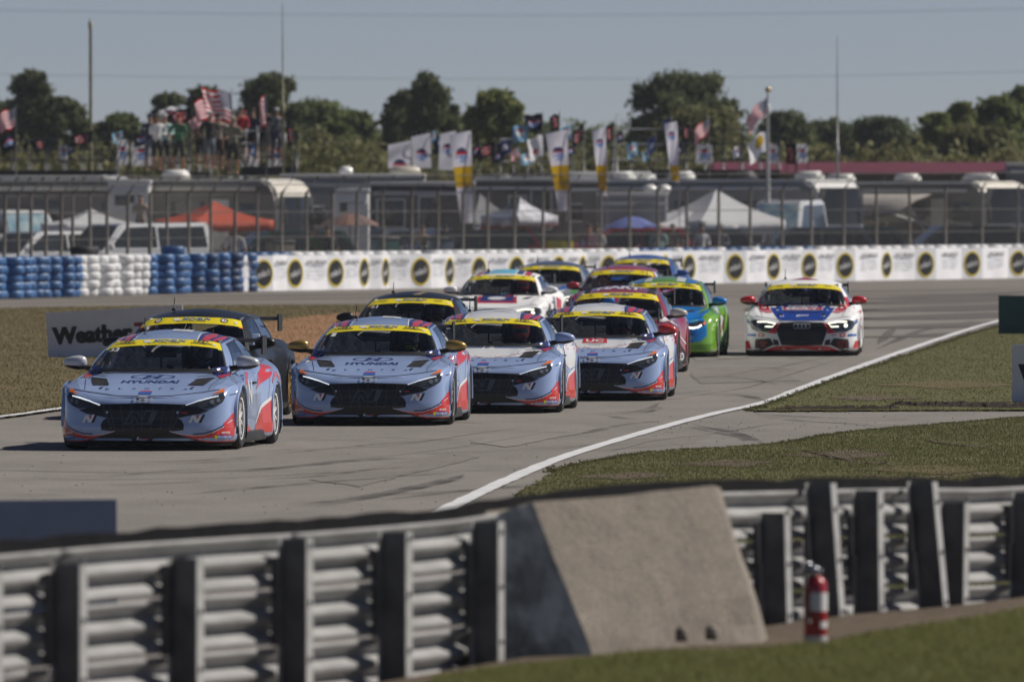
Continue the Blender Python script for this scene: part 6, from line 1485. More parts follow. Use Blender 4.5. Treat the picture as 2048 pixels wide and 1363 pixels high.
# tables, bins and clutter under the canopies
rnd = random.Random(33)
for i, (px, D, m, lab) in enumerate([(560, 326, 'rv_side_taupe', 'brown cooler'), (1120, 334, 'banner_yellow', 'yellow bin bag'), (1345, 336, 'umbrella_rust', 'rust coloured cooler'), (770, 330, 'vehicle_green', 'dark green storage box'), (880, 329, 'vehicle_grey', 'grey storage box'), (1480, 338, 'umbrella_green', 'pale green cooler')]):
    D = DD(px, D, 5.5); e = empty('cool_box', ((px - CX) * D / F, D, 0), rnd.uniform(0, 1), lab + ' standing in the camp behind the fence', 'cool box'); w, h = rnd.uniform(.5, .8), rnd.uniform(.9, 1.4)
    mb = MB(); mb.bbox((0, 0, h / 2), (w, .5, h), .04); mb.build('body', MATS[m], e); mb = MB(); mb.bbox((0, 0, h + .03), (w + .04, .54, .08), .02); mb.build('lid', ACD, e)
# viewing platforms with railings
RAIL = mat('platform_rail', (.10, .11, .13), .5, .4); DECKM = mat('platform_deck', (.03, .03, .035), .8)
def platform(label, px0, px1, D, z_deck, z_rail, posts=6, deck=.3):
    x0, x1 = (px0 - CX) * D / F, (px1 - CX) * D / F; e = empty('viewing_platform', (x0, D, 0), 0, label, 'viewing platform'); L = x1 - x0
    mb = MB(); mb.box((L / 2, 1.2, z_deck - deck / 2), (L, 2.4, deck)); mb.build('deck', DECKM, e)
    for k in range(4): mb = MB(); x = .1 + (L - .2) * (k % 2); y = .1 if k < 2 else 2.3; mb.tube([(x, y, 0), (x, y, z_deck - deck)], .06, 6); mb.build('leg', RAIL, e)
    for yy in (0.03, 2.37):
        for z in np.linspace(z_deck + .35, z_rail, 3): mb = MB(); mb.tube([(0, yy, z), (L, yy, z)], .022, 6); mb.build('rail', RAIL, e)
        for k in range(posts + 1): mb = MB(); mb.tube([(L * k / posts, yy, z_deck), (L * k / posts, yy, z_rail)], .022, 6); mb.build('rail_post', RAIL, e)
    return e
platform('long railed viewing platform at the far left above the motorhome roofs', -120, 232, 372, 3.45, 4.45, 10)
platform('raised black deck beside the people on the roof, left of the tall yellow pole', 482, 592, 366, 3.55, 4.7, 4)
platform('railed platform between the two pairs of people on the roof', 330, 420, 376, 3.4, 5.05, 4)
platform('tall railed platform behind the white feather flags right of centre', 1225, 1560, 392, 3.5, 4.9, 9)
platform('small railed platform left of the second feather flag in the middle', 1000, 1110, 380, 3.4, 4.5, 4)
# ================================================================== spectators
SK = mat('skin', (.36, .20, .13), .6, var=.08); SHOE = mat('shoe_dark', (.04, .04, .045), .7); HAIR = mat('hair_brown', (.05, .03, .02), .8)
def figure(pose, shirt, shorts, hat=None, name='person', sleeve=.30):
    "standing adult, faces -y, 1.75 m; the body is one continuous skinned mesh"
    A = {'fold': [((.21, 0, 1.43), .06), ((.27, -.04, 1.17), .045), ((.10, -.22, 1.18), .035), ((.03, -.25, 1.20), .035)], 'down': [((.21, 0, 1.43), .06), ((.29, .02, 1.15), .045), ((.30, -.05, .90), .033), ((.30, -.07, .82), .038)],
         'up': [((.21, 0, 1.43), .06), ((.33, -.10, 1.25), .045), ((.20, -.28, 1.45), .034), ((.13, -.27, 1.55), .038)], 'hip': [((.21, 0, 1.43), .06), ((.38, .06, 1.2), .045), ((.24, -.04, 1.02), .035), ((.20, -.08, 1.0), .036)]}
    pts = [((0, 0, .95), (.16, .12)), ((0, .01, 1.12), (.145, .105)), ((0, .01, 1.30), (.17, .12)), ((0, .01, 1.43), (.15, .10)), ((0, 0, 1.51), .06), ((0, -.01, 1.60), (.085, .10)), ((0, -.01, 1.70), (.075, .09))]
    ed = [(i, i + 1) for i in range(6)]
    for sx, k in ((1, pose[0]), (-1, pose[1])):
        prev = 3
        for (p, r) in A[k]: pts.append(((p[0] * sx, p[1], p[2]), r)); ed.append((prev, len(pts) - 1)); prev = len(pts) - 1
    for sx, fw in ((1, pose[2]), (-1, -pose[2])):
        prev = 0
        for (p, r) in [((.10, 0, .86), .095), ((.11, -.02 + fw * .1, .50), .062), ((.115, .02 + fw * .2, .10), .042), ((.12, -.13 + fw * .2, .045), (.045, .035))]:
            pts.append(((p[0] * sx, p[1], p[2]), r)); ed.append((prev, len(pts) - 1)); prev = len(pts) - 1
    me = skin(pts, ed, 'person_body', 1)
    for m in (SK, shirt, shorts, SHOE): me.materials.append(m)
    for p in me.polygons:
        c = p.center; a = abs(c.x)
        if c.z < .09: i = 3
        elif c.z < .50: i = 0
        elif c.z < 1.0 and a < .235: i = 2
        elif c.z < 1.47 and (a < .24 or (c.z > 1.47 - sleeve and a < .36 and c.y > -.13)): i = 1
        else: i = 0
        p.material_index = i
    o = link(name, me); mb = MB(); bm = bmesh.new(); bmesh.ops.create_uvsphere(bm, u_segments=12, v_segments=8, radius=1)
    for v in bm.verts: v.co = Vector((v.co.x * .092, v.co.y * .105, max(-.15, v.co.z) * .085))
    mb.bm(bm, Vector((0, .012, 1.715)), 0, True); bm.free()
    if hat: mb.lathe([(.09, 0), (.17 if hat[1] else .1, -.01), (.17 if hat[1] else .1, .005), (.09, .03)], 14, 'z', (0, -.01, 1.715))
    if hat and not hat[1]: mb.box((0, -.13, 1.72), (.13, .12, .015))
    hm = mb.build('hat' if hat else 'hair', hat[0] if hat else HAIR, o)
    fm = MB()    # face: nose, eyes, mouth, ears
    fm.box((0, -.108, 1.635), (.022, .03, .04), 0, None, .5); fm.build('nose', SK, o)
    fm = MB(); fm.box((.033, -.098, 1.66), (.022, .012, .01)); fm.box((-.033, -.098, 1.66), (.022, .012, .01)); fm.box((0, -.098, 1.592), (.04, .01, .009)); fm.build('face_features', HAIR, o)
    return o
def cl(n, c): return mat('cloth_' + n, c, .85, var=.1, scale=6)
WT, BKc, GRN, GRY, REDc, TEALc, CAMO, TAN, NVY = cl('white', (.55, .56, .58)), cl('black', (.02, .02, .022)), cl('green', (.03, .12, .07)), cl('grey', (.13, .15, .18)), cl('red', (.42, .01, .02)), cl('teal', (.35, .52, .50)), cl('camo', (.15, .15, .12)), cl('tan', (.30, .24, .18)), cl('navy', (.03, .04, .09))
ppl = [  # px, foot y, D, pose, shirt, shorts, hat, heading, label
 (315, 346, 343.6, ('fold', 'fold', .3), WT, BKc, (CAMO, False), .5, 'man in white tee, cap and black shorts, leftmost on the roof'),
 (329, 345, 345.0, ('fold', 'down', .2), TEALc, BKc, (WT, False), .2, 'person in pale teal shirt right beside the man in white tee'),
 (358, 347, 342.8, ('fold', 'hip', .5), GRN, BKc, None, -.4, 'man in dark green shirt standing alone on the roof'),
 (420, 342, 344, ('fold', 'hip', .2), BKc, GRY, (CAMO, True), .4, 'person in black shirt and brimmed hat on the roof'),
 (446, 332, 367, ('down', 'down', .1), GRY, BKc, (BKc, False), .1, 'tall man in grey shirt on the higher deck behind the camouflage shirt'),
 (466, 352, 342.5, ('fold', 'down', .4), CAMO, BKc, (TAN, True), -.2, 'man in camouflage shirt, brimmed hat and black shorts on the roof'),
 (481, 325, 367, ('fold', 'up', .1), REDc, BKc, None, .3, 'man in bright red shirt on the higher deck'),
 (529, 322, 367, ('fold', 'fold', .1), BKc, BKc, None, 0, 'woman in dark tank top on the black deck'),
 (300, 345, 346, ('down', 'fold', .2), NVY, GRY, (NVY, False), .1, 'man in navy shirt at the left edge of the roof crowd'),
 (402, 338, 368, ('up', 'down', .1), CAMO, BKc, None, -.3, 'person in drab shirt behind the brimmed hat, raising a hand'),
 (437, 344, 345.5, ('hip', 'down', .2), TAN, BKc, (BKc, False), .2, 'person in tan shirt between brimmed hat and grey shirt'),
 (505, 328, 368, ('down', 'fold', .1), NVY, BKc, None, -.2, 'person in navy shirt between red shirt and dark tank top'),
 (553, 326, 369, ('fold', 'down', .1), GRY, NVY, (WT, False), .3, 'person in grey shirt at the right end of the black deck'),
 (281, 392, 334, ('up', 'down', .2), TAN, BKc, None, 2.6, 'bare-armed person in tan standing by the ladder behind the fence'),
 (628, 508, 326, ('fold', 'down', .3), GRN, WT, None, .5, 'person in green shirt near the cream motorhome nose'),
 (655, 512, 325, ('down', 'down', .1), BKc, BKc, None, -.3, 'person in black beside the white camper'),
 (1403, 508, 338, ('fold', 'down', .4), WT, TAN, None, .6, 'person in white shirt below the large peaked canopy'),
 (1345, 510, 340, ('down', 'fold', .1), TAN, NVY, None, .2, 'person in tan shirt near the blue umbrella'),
 (1318, 512, 342, ('fold', 'fold', .1), TEALc, NVY, (TAN, True), -.3, 'person in teal shirt and wide hat beside the tan shirt'),
 (1178, 508, 340, ('down', 'down', .1), GRY, NVY, None, .2, 'person in grey shirt left of the blue umbrella'),
 (1194, 507, 338, ('fold', 'down', .1), WT, NVY, None, -.4, 'person in white shirt left of the blue umbrella'),
 (890, 506, 334, ('fold', 'down', .1), REDc, NVY, (BKc, False), .4, 'person in red shirt and black cap right of the red pickup nose'),
 (1255, 508, 342, ('down', 'fold', .2), NVY, TAN, None, -.2, 'person in navy shirt under the blue umbrella'),
 (1440, 508, 344, ('fold', 'hip', .2), GRY, NVY, (CAMO, True), .3, 'person in grey shirt and wide hat under the large peaked canopy'),
 (470, 506, 326, ('down', 'hip', .2), WT, NVY, None, .1, 'person in white shirt under the red-orange canopy'),
 (1770, 506, 360, ('fold', 'down', .2), REDc, TAN, None, .2, 'person in red shirt right of the white-nosed motorhome'),
 (845, 506, 334, ('down', 'down', .1), TAN, NVY, None, 0, 'person in tan shirt left of the red pickup')]
for px, fy, D, pose, sh_, so_, hat, rz, lab in ppl:
    if fy > 500: D = DD(px, D, 5)
    o = figure(pose, sh_, so_, hat); z = CAM_H - (fy - HY) * D / F
    if fy > 500: z = .0
    if fy == 392: z = .9
    o.location = ((px - CX) * D / F, D, max(z, 0)); o.rotation_euler = (0, 0, rz); tag(o, lab, 'person', 'spectators')
e = empty('step_ladder', ((281 - CX) * 334.3 / F, 334.3, 0), .1, 'metal step ladder behind the fence under the person in tan', 'ladder')
for sx in (-.22, .22): mb = MB(); mb.tube([(sx, -.25, 0), (sx, .02, .9)], .02, 6); mb.tube([(sx, .35, 0), (sx, .05, .9)], .02, 6); mb.build('rail', RAIL, e)
for z in (.25, .5, .75, .88): mb = MB(); mb.box((0, -.25 + z * .3, z), (.44, .08 if z < .8 else .34, .03)); mb.build('step', RAIL, e)

# ================================================================== flags
FPOLE = mat('flag_pole', (.32, .33, .34), .5, .3); YPOLE = mat('pole_yellow_tan', (.34, .31, .18), .6, var=.3, scale=2)
FR = mat('flag_red', (.60, .03, .04), .8); FW = mat('flag_white', (.85, .85, .88), .8); FB = mat('flag_navy', (.03, .045, .14), .8); FK = mat('flag_black', (.014, .014, .018), .8); FBL = mat('flag_blue', (.09, .24, .62), .8); FY = mat('flag_gold', (.62, .42, .03), .8); FLB = mat('flag_light_blue', (.25, .45, .62), .8)
for _m in (FR, FW, FB, FK, FBL, FY, FLB): translucent(_m, .5)
def inel(u, v, cx, cy, rx, ry): return ((u - cx) / rx) ** 2 + ((v - cy) / ry) ** 2 < 1
def pat_us(u, v):      # u from the pole outward, v from the top down
    if u < .4 and v < 7 / 13: return 2 if (int(u * 30) + int(v * 22)) % 3 else 1
    return 0 if int(v * 13) % 2 == 0 else 1
def pat_pirate(u, v):
    if not inel(u, v, .5, .5, .32, .34): return 3
    return 0 if int(v * 16) % 4 == 0 else (1 if (int(u * 22) + int(v * 16)) % 5 == 0 else 3)
def _logo(u, v, bgc, r=.30, ry=.27):
    if not inel(u, v, .5, .48, r, ry): return bgc
    k = int((v - .48 + ry) / (2 * ry) * 7)
    if k <= 1: return 2
    if k == 2: return 0
    if k in (3, 5): return 1 if int(u * 26) % 3 else 4
    return 4
def pat_logo_k(u, v): return _logo(u, v, 3)
def pat_logo_w(u, v): return _logo(u, v, 1)
def pat_logo_l(u, v): return (0 if v < .35 else 1) if inel(u, v, .5, .45, .30, .25) else 6
def pat_w(u, v): return 0 if inel(u, v, .6, .6, .16, .16) else 1
def pat_navy(u, v): return 1 if inel(u, v, .5, .5, .25, .2) and int(u * 12) % 2 else 2
def pat_gold(u, v): return 5 if inel(u, v, .4, .35, .22, .25) else 1
PATS = {'us': pat_us, 'pirate': pat_pirate, 'logok': pat_logo_k, 'logow': pat_logo_w, 'logol': pat_logo_l, 'w': pat_w, 'navy': pat_navy, 'gold': pat_gold}
FM = [FR, FW, FB, FK, FBL, FY, FLB]
def flag(label, px, ytop, w, h, D, kind, droop=.25, seed=0, pole_top=None, base_z=0, fold=.0, pm=FPOLE, pr=.018, name='flag'):
    "flag flying to the left of its pole; w, h in picture pixels of the flown cloth"
    s = D / F; x = (px - CX) * s; zt = CAM_H - (ytop - HY) * s; W_, H_ = w * s, h * s
    e = empty(name, (x, D, base_z), 0, label, 'flag'); ztp = (CAM_H - (pole_top - HY) * s) if pole_top else zt + .12
    mb = MB(); mb.tube([(0, 0, 0), (0, 0, ztp - base_z)], [pr * 1.3, pr * .7], 6); mb.build('pole', pm, e)
    nu, nv = (30, 26); rows = []; L = max(W_ * 1.15, .5); ph = seed * 1.7
    hh = H_ * (1 - droop * .6)
    for i in range(nu + 1):
        u = i / nu; row = []
        for j in range(nv + 1):
            v = j / nv; xx = -W_ * u; yy = .14 * u * math.sin(u * 7 + ph + v * 2) * L; zz = zt - base_z - hh * v - droop * H_ * u ** 1.3 + .04 * math.sin(u * 9 + ph) * H_ + .02 * math.sin(v * 8 + u * 3) * H_
            xx += fold * W_ * v * u + .03 * W_ * math.sin(v * 5 + ph); row.append(Vector((xx, yy, zz)))
        rows.append(row)
    mb = MB(); mb.grid(rows, 0, True); p = PATS[kind]; k = 0
    for i in range(nu):
        for j in range(nv): mb.m[k] = p((i + .5) / nu, (j + .5) / nv); k += 1
    o = mb.build('cloth', FM, e); return e
fl = [('stars and stripes flag at the far left edge of the picture', 32, 216, 36, 46, 356, 'us', .25, 1), ('black flag with blue mark below the far left stars and stripes', 33, 262, 34, 44, 357, 'logok', .35, 2),
 ('large stars and stripes flag above the spectators, nearest the pole tip', 463, 184, 58, 58, 352, 'us', -.12, 3), ('second stars and stripes flag tangled behind the large one', 434, 188, 46, 52, 356, 'us', .35, 4),
 ('black and red flag blowing over the man in green', 384, 214, 52, 36, 354, 'pirate', .45, 5), ('white and blue logo flag above the pale teal shirt', 360, 212, 42, 32, 358, 'logow', .3, 6), ('blue and orange logo flag drooping left of the man in white tee', 306, 258, 44, 34, 360, 'logok', .35, 7),
 ('black and red flag low beside the tall yellow pole at left', 186, 262, 50, 30, 372, 'pirate', .4, 8), ('narrow furled stars and stripes flag between the red shirt and dark tank top', 533, 192, 14, 62, 362, 'us', .1, 9), ('narrow furled flag at the right end of the black deck', 585, 248, 13, 48, 362, 'pirate', .1, 10),
 ('black flag with blue logo, highest of the middle cluster', 1085, 228, 38, 36, 372, 'logok', .1, 11), ('light blue logo flag below the highest black one', 1057, 250, 34, 34, 372, 'logol', .1, 12), ('dark red narrow flag right of the highest black one', 1119, 228, 20, 36, 374, 'pirate', .15, 13),
 ('white red and blue flag right of the middle cluster', 1144, 250, 22, 34, 374, 'logol', .2, 14), ('plain black flag hanging right of the second feather flag', 1168, 248, 26, 44, 374, 'pirate', .5, 15), ('black flag drooping left of the middle cluster', 990, 282, 38, 36, 372, 'pirate', .5, 16),
 ('navy flag beside the drooping black one', 1022, 278, 28, 34, 373, 'navy', .3, 17), ('pale worn flag hanging below the middle cluster', 1087, 270, 32, 50, 371, 'w', .25, 18), ('black flag right of the third feather flag', 1228, 244, 18, 42, 374, 'pirate', .3, 19),
 ('dark flag on the pole left of the first tall feather flag', 898, 268, 32, 34, 373, 'navy', .4, 20), ('blue and white flag left of the fourth feather flag', 1276, 284, 24, 32, 376, 'logol', .3, 21), ('navy flag just left of the rightmost feather flag', 1312, 272, 18, 36, 376, 'navy', .3, 22),
 ('dark flag touching the top of the rightmost feather flag', 1342, 234, 16, 30, 378, 'navy', .4, 26), ('faded stars and stripes flag between feather flag and gold-topped pole', 1419, 236, 32, 44, 380, 'us', .55, 23), ('dark flag behind the faded stars and stripes', 1380, 248, 16, 34, 384, 'pirate', .3, 27),
 ('stars and stripes flag on the gold-topped pole at right', 1534, 195, 42, 56, 358, 'us', .75, 24), ('white flag with orange emblem below the stars and stripes at right', 1533, 262, 38, 58, 359, 'gold', .5, 25),
 ('dark flag on the railing left of the middle feather flags', 960, 286, 16, 30, 380, 'logok', .3, 28), ('small pale flag between the first feather flags', 872, 262, 16, 26, 378, 'logol', .3, 29)]
fl += [('small black and red flag left of the long railed platform', 92, 276, 26, 26, 374, 'pirate', .3, 31), ('small navy flag low on the long railed platform', 150, 288, 20, 22, 374, 'navy', .3, 32), ('small blue logo flag above the hung white cloth at left', 246, 262, 22, 24, 371, 'logol', .3, 33),
 ('dark flag drooping behind the man in dark green', 345, 250, 22, 30, 372, 'logok', .4, 34), ('white and red flag behind the brimmed hat', 408, 232, 30, 26, 366, 'us', .3, 35), ('black flag above the man in bright red', 498, 214, 26, 34, 370, 'pirate', .4, 36), ('pale flag at the right end of the black deck railing', 574, 268, 22, 26, 370, 'w', .3, 37),
 ('tiny black flag left of the first tall feather banner', 842, 262, 18, 22, 384, 'logok', .3, 38), ('dark blue flag hanging beside the navy flag in the middle', 1008, 300, 26, 26, 376, 'logok', .3, 39), ('small red and white flag low in the middle cluster', 1040, 296, 20, 24, 378, 'us', .4, 40), ('blue flag low under the pale worn flag', 1070, 306, 30, 24, 378, 'logol', .2, 41),
 ('black flag between the broad feather banner and the black hanging flag', 1150, 288, 18, 26, 378, 'logok', .3, 42), ('small dark flag right of the slim feather banner', 1246, 262, 16, 26, 382, 'logok', .3, 43), ('small blue flag on the tall platform railing', 1300, 300, 16, 22, 386, 'logol', .3, 44), ('dark flag on the tall platform near the rightmost feather banner', 1366, 286, 16, 26, 386, 'navy', .3, 45), ('small white flag left of the gold-topped pole', 1480, 292, 16, 24, 386, 'logow', .3, 46)]
for (lab, px, yt, w, h, D, kd, dr, sd) in fl: flag(lab, px, yt, w, h, D, kd, dr, sd, fold=.15)
# white cloths hung on the railings
def hung(label, px0, px1, y0, y1, D, kind='logow'):
    s = D / F; e = empty('hanging_banner', ((px0 - CX) * s, D, 0), 0, label, 'banner'); W_ = (px1 - px0) * s; rows = []
    for i in range(17):
        u = i / 16; rows.append([Vector((W_ * u, .05 * math.sin(u * 14 + j), CAM_H - (y0 + (y1 - y0) * j / 12 - HY) * s)) for j in range(13)])
    mb = MB(); mb.grid(rows, 0, True); k = 0
    for i in range(16):
        for j in range(12): mb.m[k] = PATS[kind]((i + .5) / 16, (j + .5) / 12); k += 1
    o = mb.build('cloth', FM, e)
    for x in (0, W_): mb = MB(); mb.tube([(x, .03, 0), (x, .03, CAM_H - (y0 - 4 - HY) * s)], .02, 6); mb.build('pole', RAIL, e)
hung('white logo cloth hung left of the spectators', 234, 257, 280, 330, 368); hung('white logo cloth behind the blue and orange flag', 263, 304, 284, 332, 370); hung('white cloth hung between the red shirt and dark tank top', 491, 519, 250, 332, 370); hung('white cloth hung at the right end of the black deck', 544, 570, 282, 332, 370)
hung('pale logo cloth on the tall platform railing', 1391, 1426, 288, 328, 392); hung('pale cloth left of the black one at right', 1536, 1556, 288, 328, 392); hung('white logo cloth right of the black one at right', 1593, 1616, 288, 326, 392); hung('black cloth between two white cloths at right', 1573, 1591, 288, 328, 393, 'pirate'); hung('dark cloth low at the far left railing', 118, 136, 290, 320, 372)
# feather banners
FEW = translucent(mat('feather_white', (.80, .80, .88), .7), .55); FEY = translucent(mat('feather_yellow', (.75, .47, .01), .7), .5)
def feather(label, px0, px1, ytop, ybot, D, lean=.0, bands=(.42, .78), xb=None):
    D = DD(px1, D, 5); s = D / F; xc = ((px0 + px1) / 2 - CX) * s; W_ = (px1 - px0) * s; e = empty('feather_banner', (xc + (xb or 0) * s, D, 0), 0, label, 'feather banner', 'white feather banners'); H_ = (ybot - ytop) * s; zt = CAM_H - (ytop - HY) * s
    rows = []; nu, nv = 16, 60
    for j in range(nv + 1):
        v = j / nv; w = W_ * (1 - .42 * v) if ybot - ytop > 80 else W_; off = lean * W_ * v; z = zt - H_ * v; row = []
        for i in range(nu + 1):
            u = i / nu; row.append(Vector(((u - .5) * w + off + (.5 * (W_ - w) if lean > 0 else 0) - (xb or 0) * s * 0, .06 * math.sin(v * 6 + u * 3), z + (.10 * W_ * (u) if v < .02 else 0) + .1 * W_ * u * (1 - v))))
        rows.append(row)
    mb = MB(); mb.grid(rows, 0, True); k = 0; asp = (ybot - ytop) / (px1 - px0)
    for j in range(nv):
        v = (j + .5) / nv
        for i in range(nu):
            u = (i + .5) / nu; c = 0
            q = _logo(u, .48 + (v * asp - .95) * .8, 9, .30, .26)
            if q != 9: c = {0: 1, 1: 0, 2: 4, 4: 2}[q]
            elif bands and bands[0] < v < bands[1]: c = 3
            mb.m[k] = c; k += 1
    o = mb.build('cloth', [FEW, FR, FBL, FEY, FB], e)
    xr = (.5 * W_); mb = MB(); mb.tube([(xr + lean * W_ * 1.0 + .0, .03, 0), (xr + lean * W_ * .9, .03, zt - H_), (xr, .03, zt + .06)], .016, 6); mb.build('pole', FPOLE, e)
feather('short white feather banner, leftmost, beside the trailer air unit', 776, 822, 290, 336, 366, bands=None); feather('second short white feather banner, leaning slightly left', 822, 860, 274, 336, 367, .1, None)
feather('tall white and yellow feather banner above the red pickup', 898, 942, 270, 446, 342, .12, (.36, .60)); feather('broad white and yellow feather banner in the middle of the flags', 1091, 1134, 268, 422, 344, .18, (.42, .74)); feather('slim white and yellow feather banner above the blue umbrella', 1184, 1211, 262, 392, 346, .15, (.54, .92)); feather('slim white feather banner with yellow foot, rightmost', 1328, 1354, 248, 364, 348, .2, (.72, .99))
feather('pale blue and white feather banner half hidden behind the tall yellow one', 880, 912, 268, 340, 366, -.1, None)
# tall masts and wires
def mast(label, px, ytop, D, segs, m, top=None):
    s = D / F; zt = CAM_H - (ytop - HY) * s; e = empty('mast', ((px - CX) * s, D, 0), 0, label, 'mast'); 
    mb = MB(); mb.tube([(.02, 0, 0), (0, 0, zt * segs)], [.065, .045], 8); mb.build('lower_tube', m, e); mb = MB(); mb.tube([(0, 0, zt * segs), (-.02, 0, zt)], [.035, .010], 6); mb.build('upper_tube', FPOLE if m is not YPOLE else m, e)
    mb = MB(); mb.lathe([(.06, -.12), (.065, -.1), (.065, .1), (.03, .14)], 8, 'z', (0, 0, zt * segs)); mb.build('joint_collar', m, e)
    if top: mb = MB(); mb.lathe([(0, -.1), (.08, -.06), (.10, 0), (.08, .06), (0, .1)], 12, 'z', (0, 0, zt)); mb.build('ball_top', mat('ball_gold', (.5, .4, .2), .3, .6), e)
mast('tall thin yellow mast rising above the left trees', 181, 36, 373, .97, YPOLE); mast('tall two-part mast, yellow below, above the roof crowd', 566, 8, 366, .62, YPOLE); mast('tall thin grey antenna mast at right against the sky', 1675, 74, 375, .52, FPOLE); mast('white pole with golden ball carrying the right stars and stripes', 1536, 180, 358, .9, ACW, True)
mast('short thin grey pole right of the third feather flag', 1234, 226, 380, .6, FPOLE); mast('short thin pole among the middle flags', 1168, 240, 376, .6, FPOLE)
WIREM = mat('power_line', (.10, .11, .12), .6)
for y0, ym, y1, D in ((21, 31, 18, 700), (149, 158, 143, 705)):
    s = D / F; pts = []
    for i in range(41):
        u = i / 40; px = -400 + 2900 * u; t = (px - 1024) / 1024; y = ym - (ym - (y0 if t < 0 else y1)) * t * t; pts.append(Vector(((px - CX) * s, D, CAM_H - (y - HY) * s)))
    mb = MB(); mb.tube(pts, .012, 5); tag(mb.build('power_line', WIREM), ('upper' if y0 < 100 else 'lower') + ' power line crossing the whole sky', 'power line')
# ================================================================== trees behind the camp
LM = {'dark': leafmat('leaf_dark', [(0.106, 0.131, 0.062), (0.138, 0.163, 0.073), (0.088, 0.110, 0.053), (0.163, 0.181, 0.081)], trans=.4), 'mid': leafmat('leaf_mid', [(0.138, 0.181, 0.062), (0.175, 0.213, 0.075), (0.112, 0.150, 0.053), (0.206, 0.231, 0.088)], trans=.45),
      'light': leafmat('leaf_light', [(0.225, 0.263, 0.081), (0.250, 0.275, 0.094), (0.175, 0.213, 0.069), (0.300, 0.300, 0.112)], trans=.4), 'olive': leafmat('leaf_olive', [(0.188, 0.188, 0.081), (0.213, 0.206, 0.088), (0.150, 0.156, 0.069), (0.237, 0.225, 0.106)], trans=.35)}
BARK = mat('bark', (.07, .055, .042), .9, var=.3, bump=.5)
def leaves(centers, n, size, rs, flat=.8):
    C = np.array([c[:3] for c in centers]); R = np.array([c[3] for c in centers]); wgt = R ** 1.7 / np.sum(R ** 1.7); idx = rs.choice(len(C), n, p=wgt)
    d = rs.normal(size=(n, 3)); d /= np.linalg.norm(d, axis=1)[:, None]; r = R[idx] * np.clip(rs.normal(.80, .28, n), .05, 1.5); d2 = d.copy(); d2[:, 2] *= flat
    ph = idx * 1.7; r *= 1 + .28 * np.sin(d[:, 0] * 5 + ph) * np.cos(d[:, 2] * 6 + ph * 2) + .18 * np.sin(d[:, 1] * 9 + d[:, 2] * 11 + ph)
    P = C[idx] + d2 * r[:, None]; a = rs.normal(size=(n, 3)); a /= np.linalg.norm(a, axis=1)[:, None]; b = np.cross(a, d + rs.normal(0, .6, (n, 3))); b /= np.linalg.norm(b, axis=1)[:, None] + 1e-9
    s = (size * rs.uniform(.5, 1.3, n))[:, None]; V = np.stack([P - a * s - b * s * .3, P + a * s * .2 - b * s * .6, P + a * s + b * s * .2, P - a * s * .1 + b * s * .6], 1); return V
def leaf_mesh(name, V, m):
    n = len(V); me = bpy.data.meshes.new(name); me.vertices.add(n * 4); me.vertices.foreach_set('co', V.reshape(-1).astype('f')); me.loops.add(n * 4); me.loops.foreach_set('vertex_index', np.arange(n * 4)); me.polygons.add(n); me.polygons.foreach_set('loop_start', np.arange(0, n * 4, 4)); me.polygons.foreach_set('loop_total', np.full(n, 4)); me.update(); me.materials.append(m); return me
def tree(label, px, ytop, halfw, ybase, D, kind, seed, n=5200, shape='round', group=None, gaps=.0, leaf=.13):
    s = D / F; rs = np.random.RandomState(seed); zt = CAM_H - (ytop - HY) * s; zb = CAM_H - (ybase - HY) * s; W_ = halfw * s; x0 = (px - CX) * s; Hc = zt - zb
    e = empty('tree', (x0, D, 0), 0, label, 'tree', group); blobs = []; nb = 44
    for k in range(nb):
        v = rs.uniform(0, 1); prof = {'round': (1 - max(0, (v - .25) / .75) ** 2) ** .5, 'tall': (1 - v) ** .6 * .9 + .15, 'bush': (1 - v * .6), 'umbrella': max(.15, (1 - max(0, (v - .35) / .65) ** 2.2)) ** .6}[shape]
        th = rs.uniform(0, 2 * PI); rad = W_ * prof * math.sqrt(rs.uniform(.05, .85)); rb = min(W_, Hc * .8) * rs.uniform(.16, .38); blobs.append((rad * math.cos(th), rad * math.sin(th) * .8, min(zt - rb * .8, zb + Hc * v), rb))
    for k in range(26):      # sprays that break up the outline
        b = blobs[rs.randint(0, nb)]; a = rs.uniform(-.3, PI + .3); q = b[3] * rs.uniform(.85, 1.35); blobs.append((b[0] + q * math.cos(a), b[1] + rs.uniform(-1, 1) * b[3], min(b[2] + q * math.sin(a), zt - .1), b[3] * rs.uniform(.18, .42)))
    blobs.append((rs.uniform(-.15, .15) * W_, 0, zt - min(W_, Hc) * .26, min(W_, Hc) * .28))
    V = leaves(blobs, n, leaf, rs); e_c = link('crown', leaf_mesh('crown', V, LM[kind]), e)
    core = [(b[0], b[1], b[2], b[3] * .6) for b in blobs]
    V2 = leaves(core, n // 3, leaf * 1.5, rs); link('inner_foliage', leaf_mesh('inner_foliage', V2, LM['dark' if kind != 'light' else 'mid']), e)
    mb = MB(); tr = max(.10, W_ * .06); mb.tube([(0, 0, 0), (tr, 0, zb * .5 + .2), (-tr, 0, zb + Hc * .35), (0, 0, zb + Hc * .6)], [tr * 1.3, tr, tr * .7, tr * .3], 8); mb.build('trunk', BARK, e)
    for b in blobs[:7]:
        mb = MB(); st = Vector((0, 0, zb + Hc * .15)); en = Vector(b[:3]); mb.tube([st, st.lerp(en, .5) + Vector((0, 0, .15)), en], [tr * .5, tr * .3, tr * .12], 5); mb.build('limb', BARK, e)
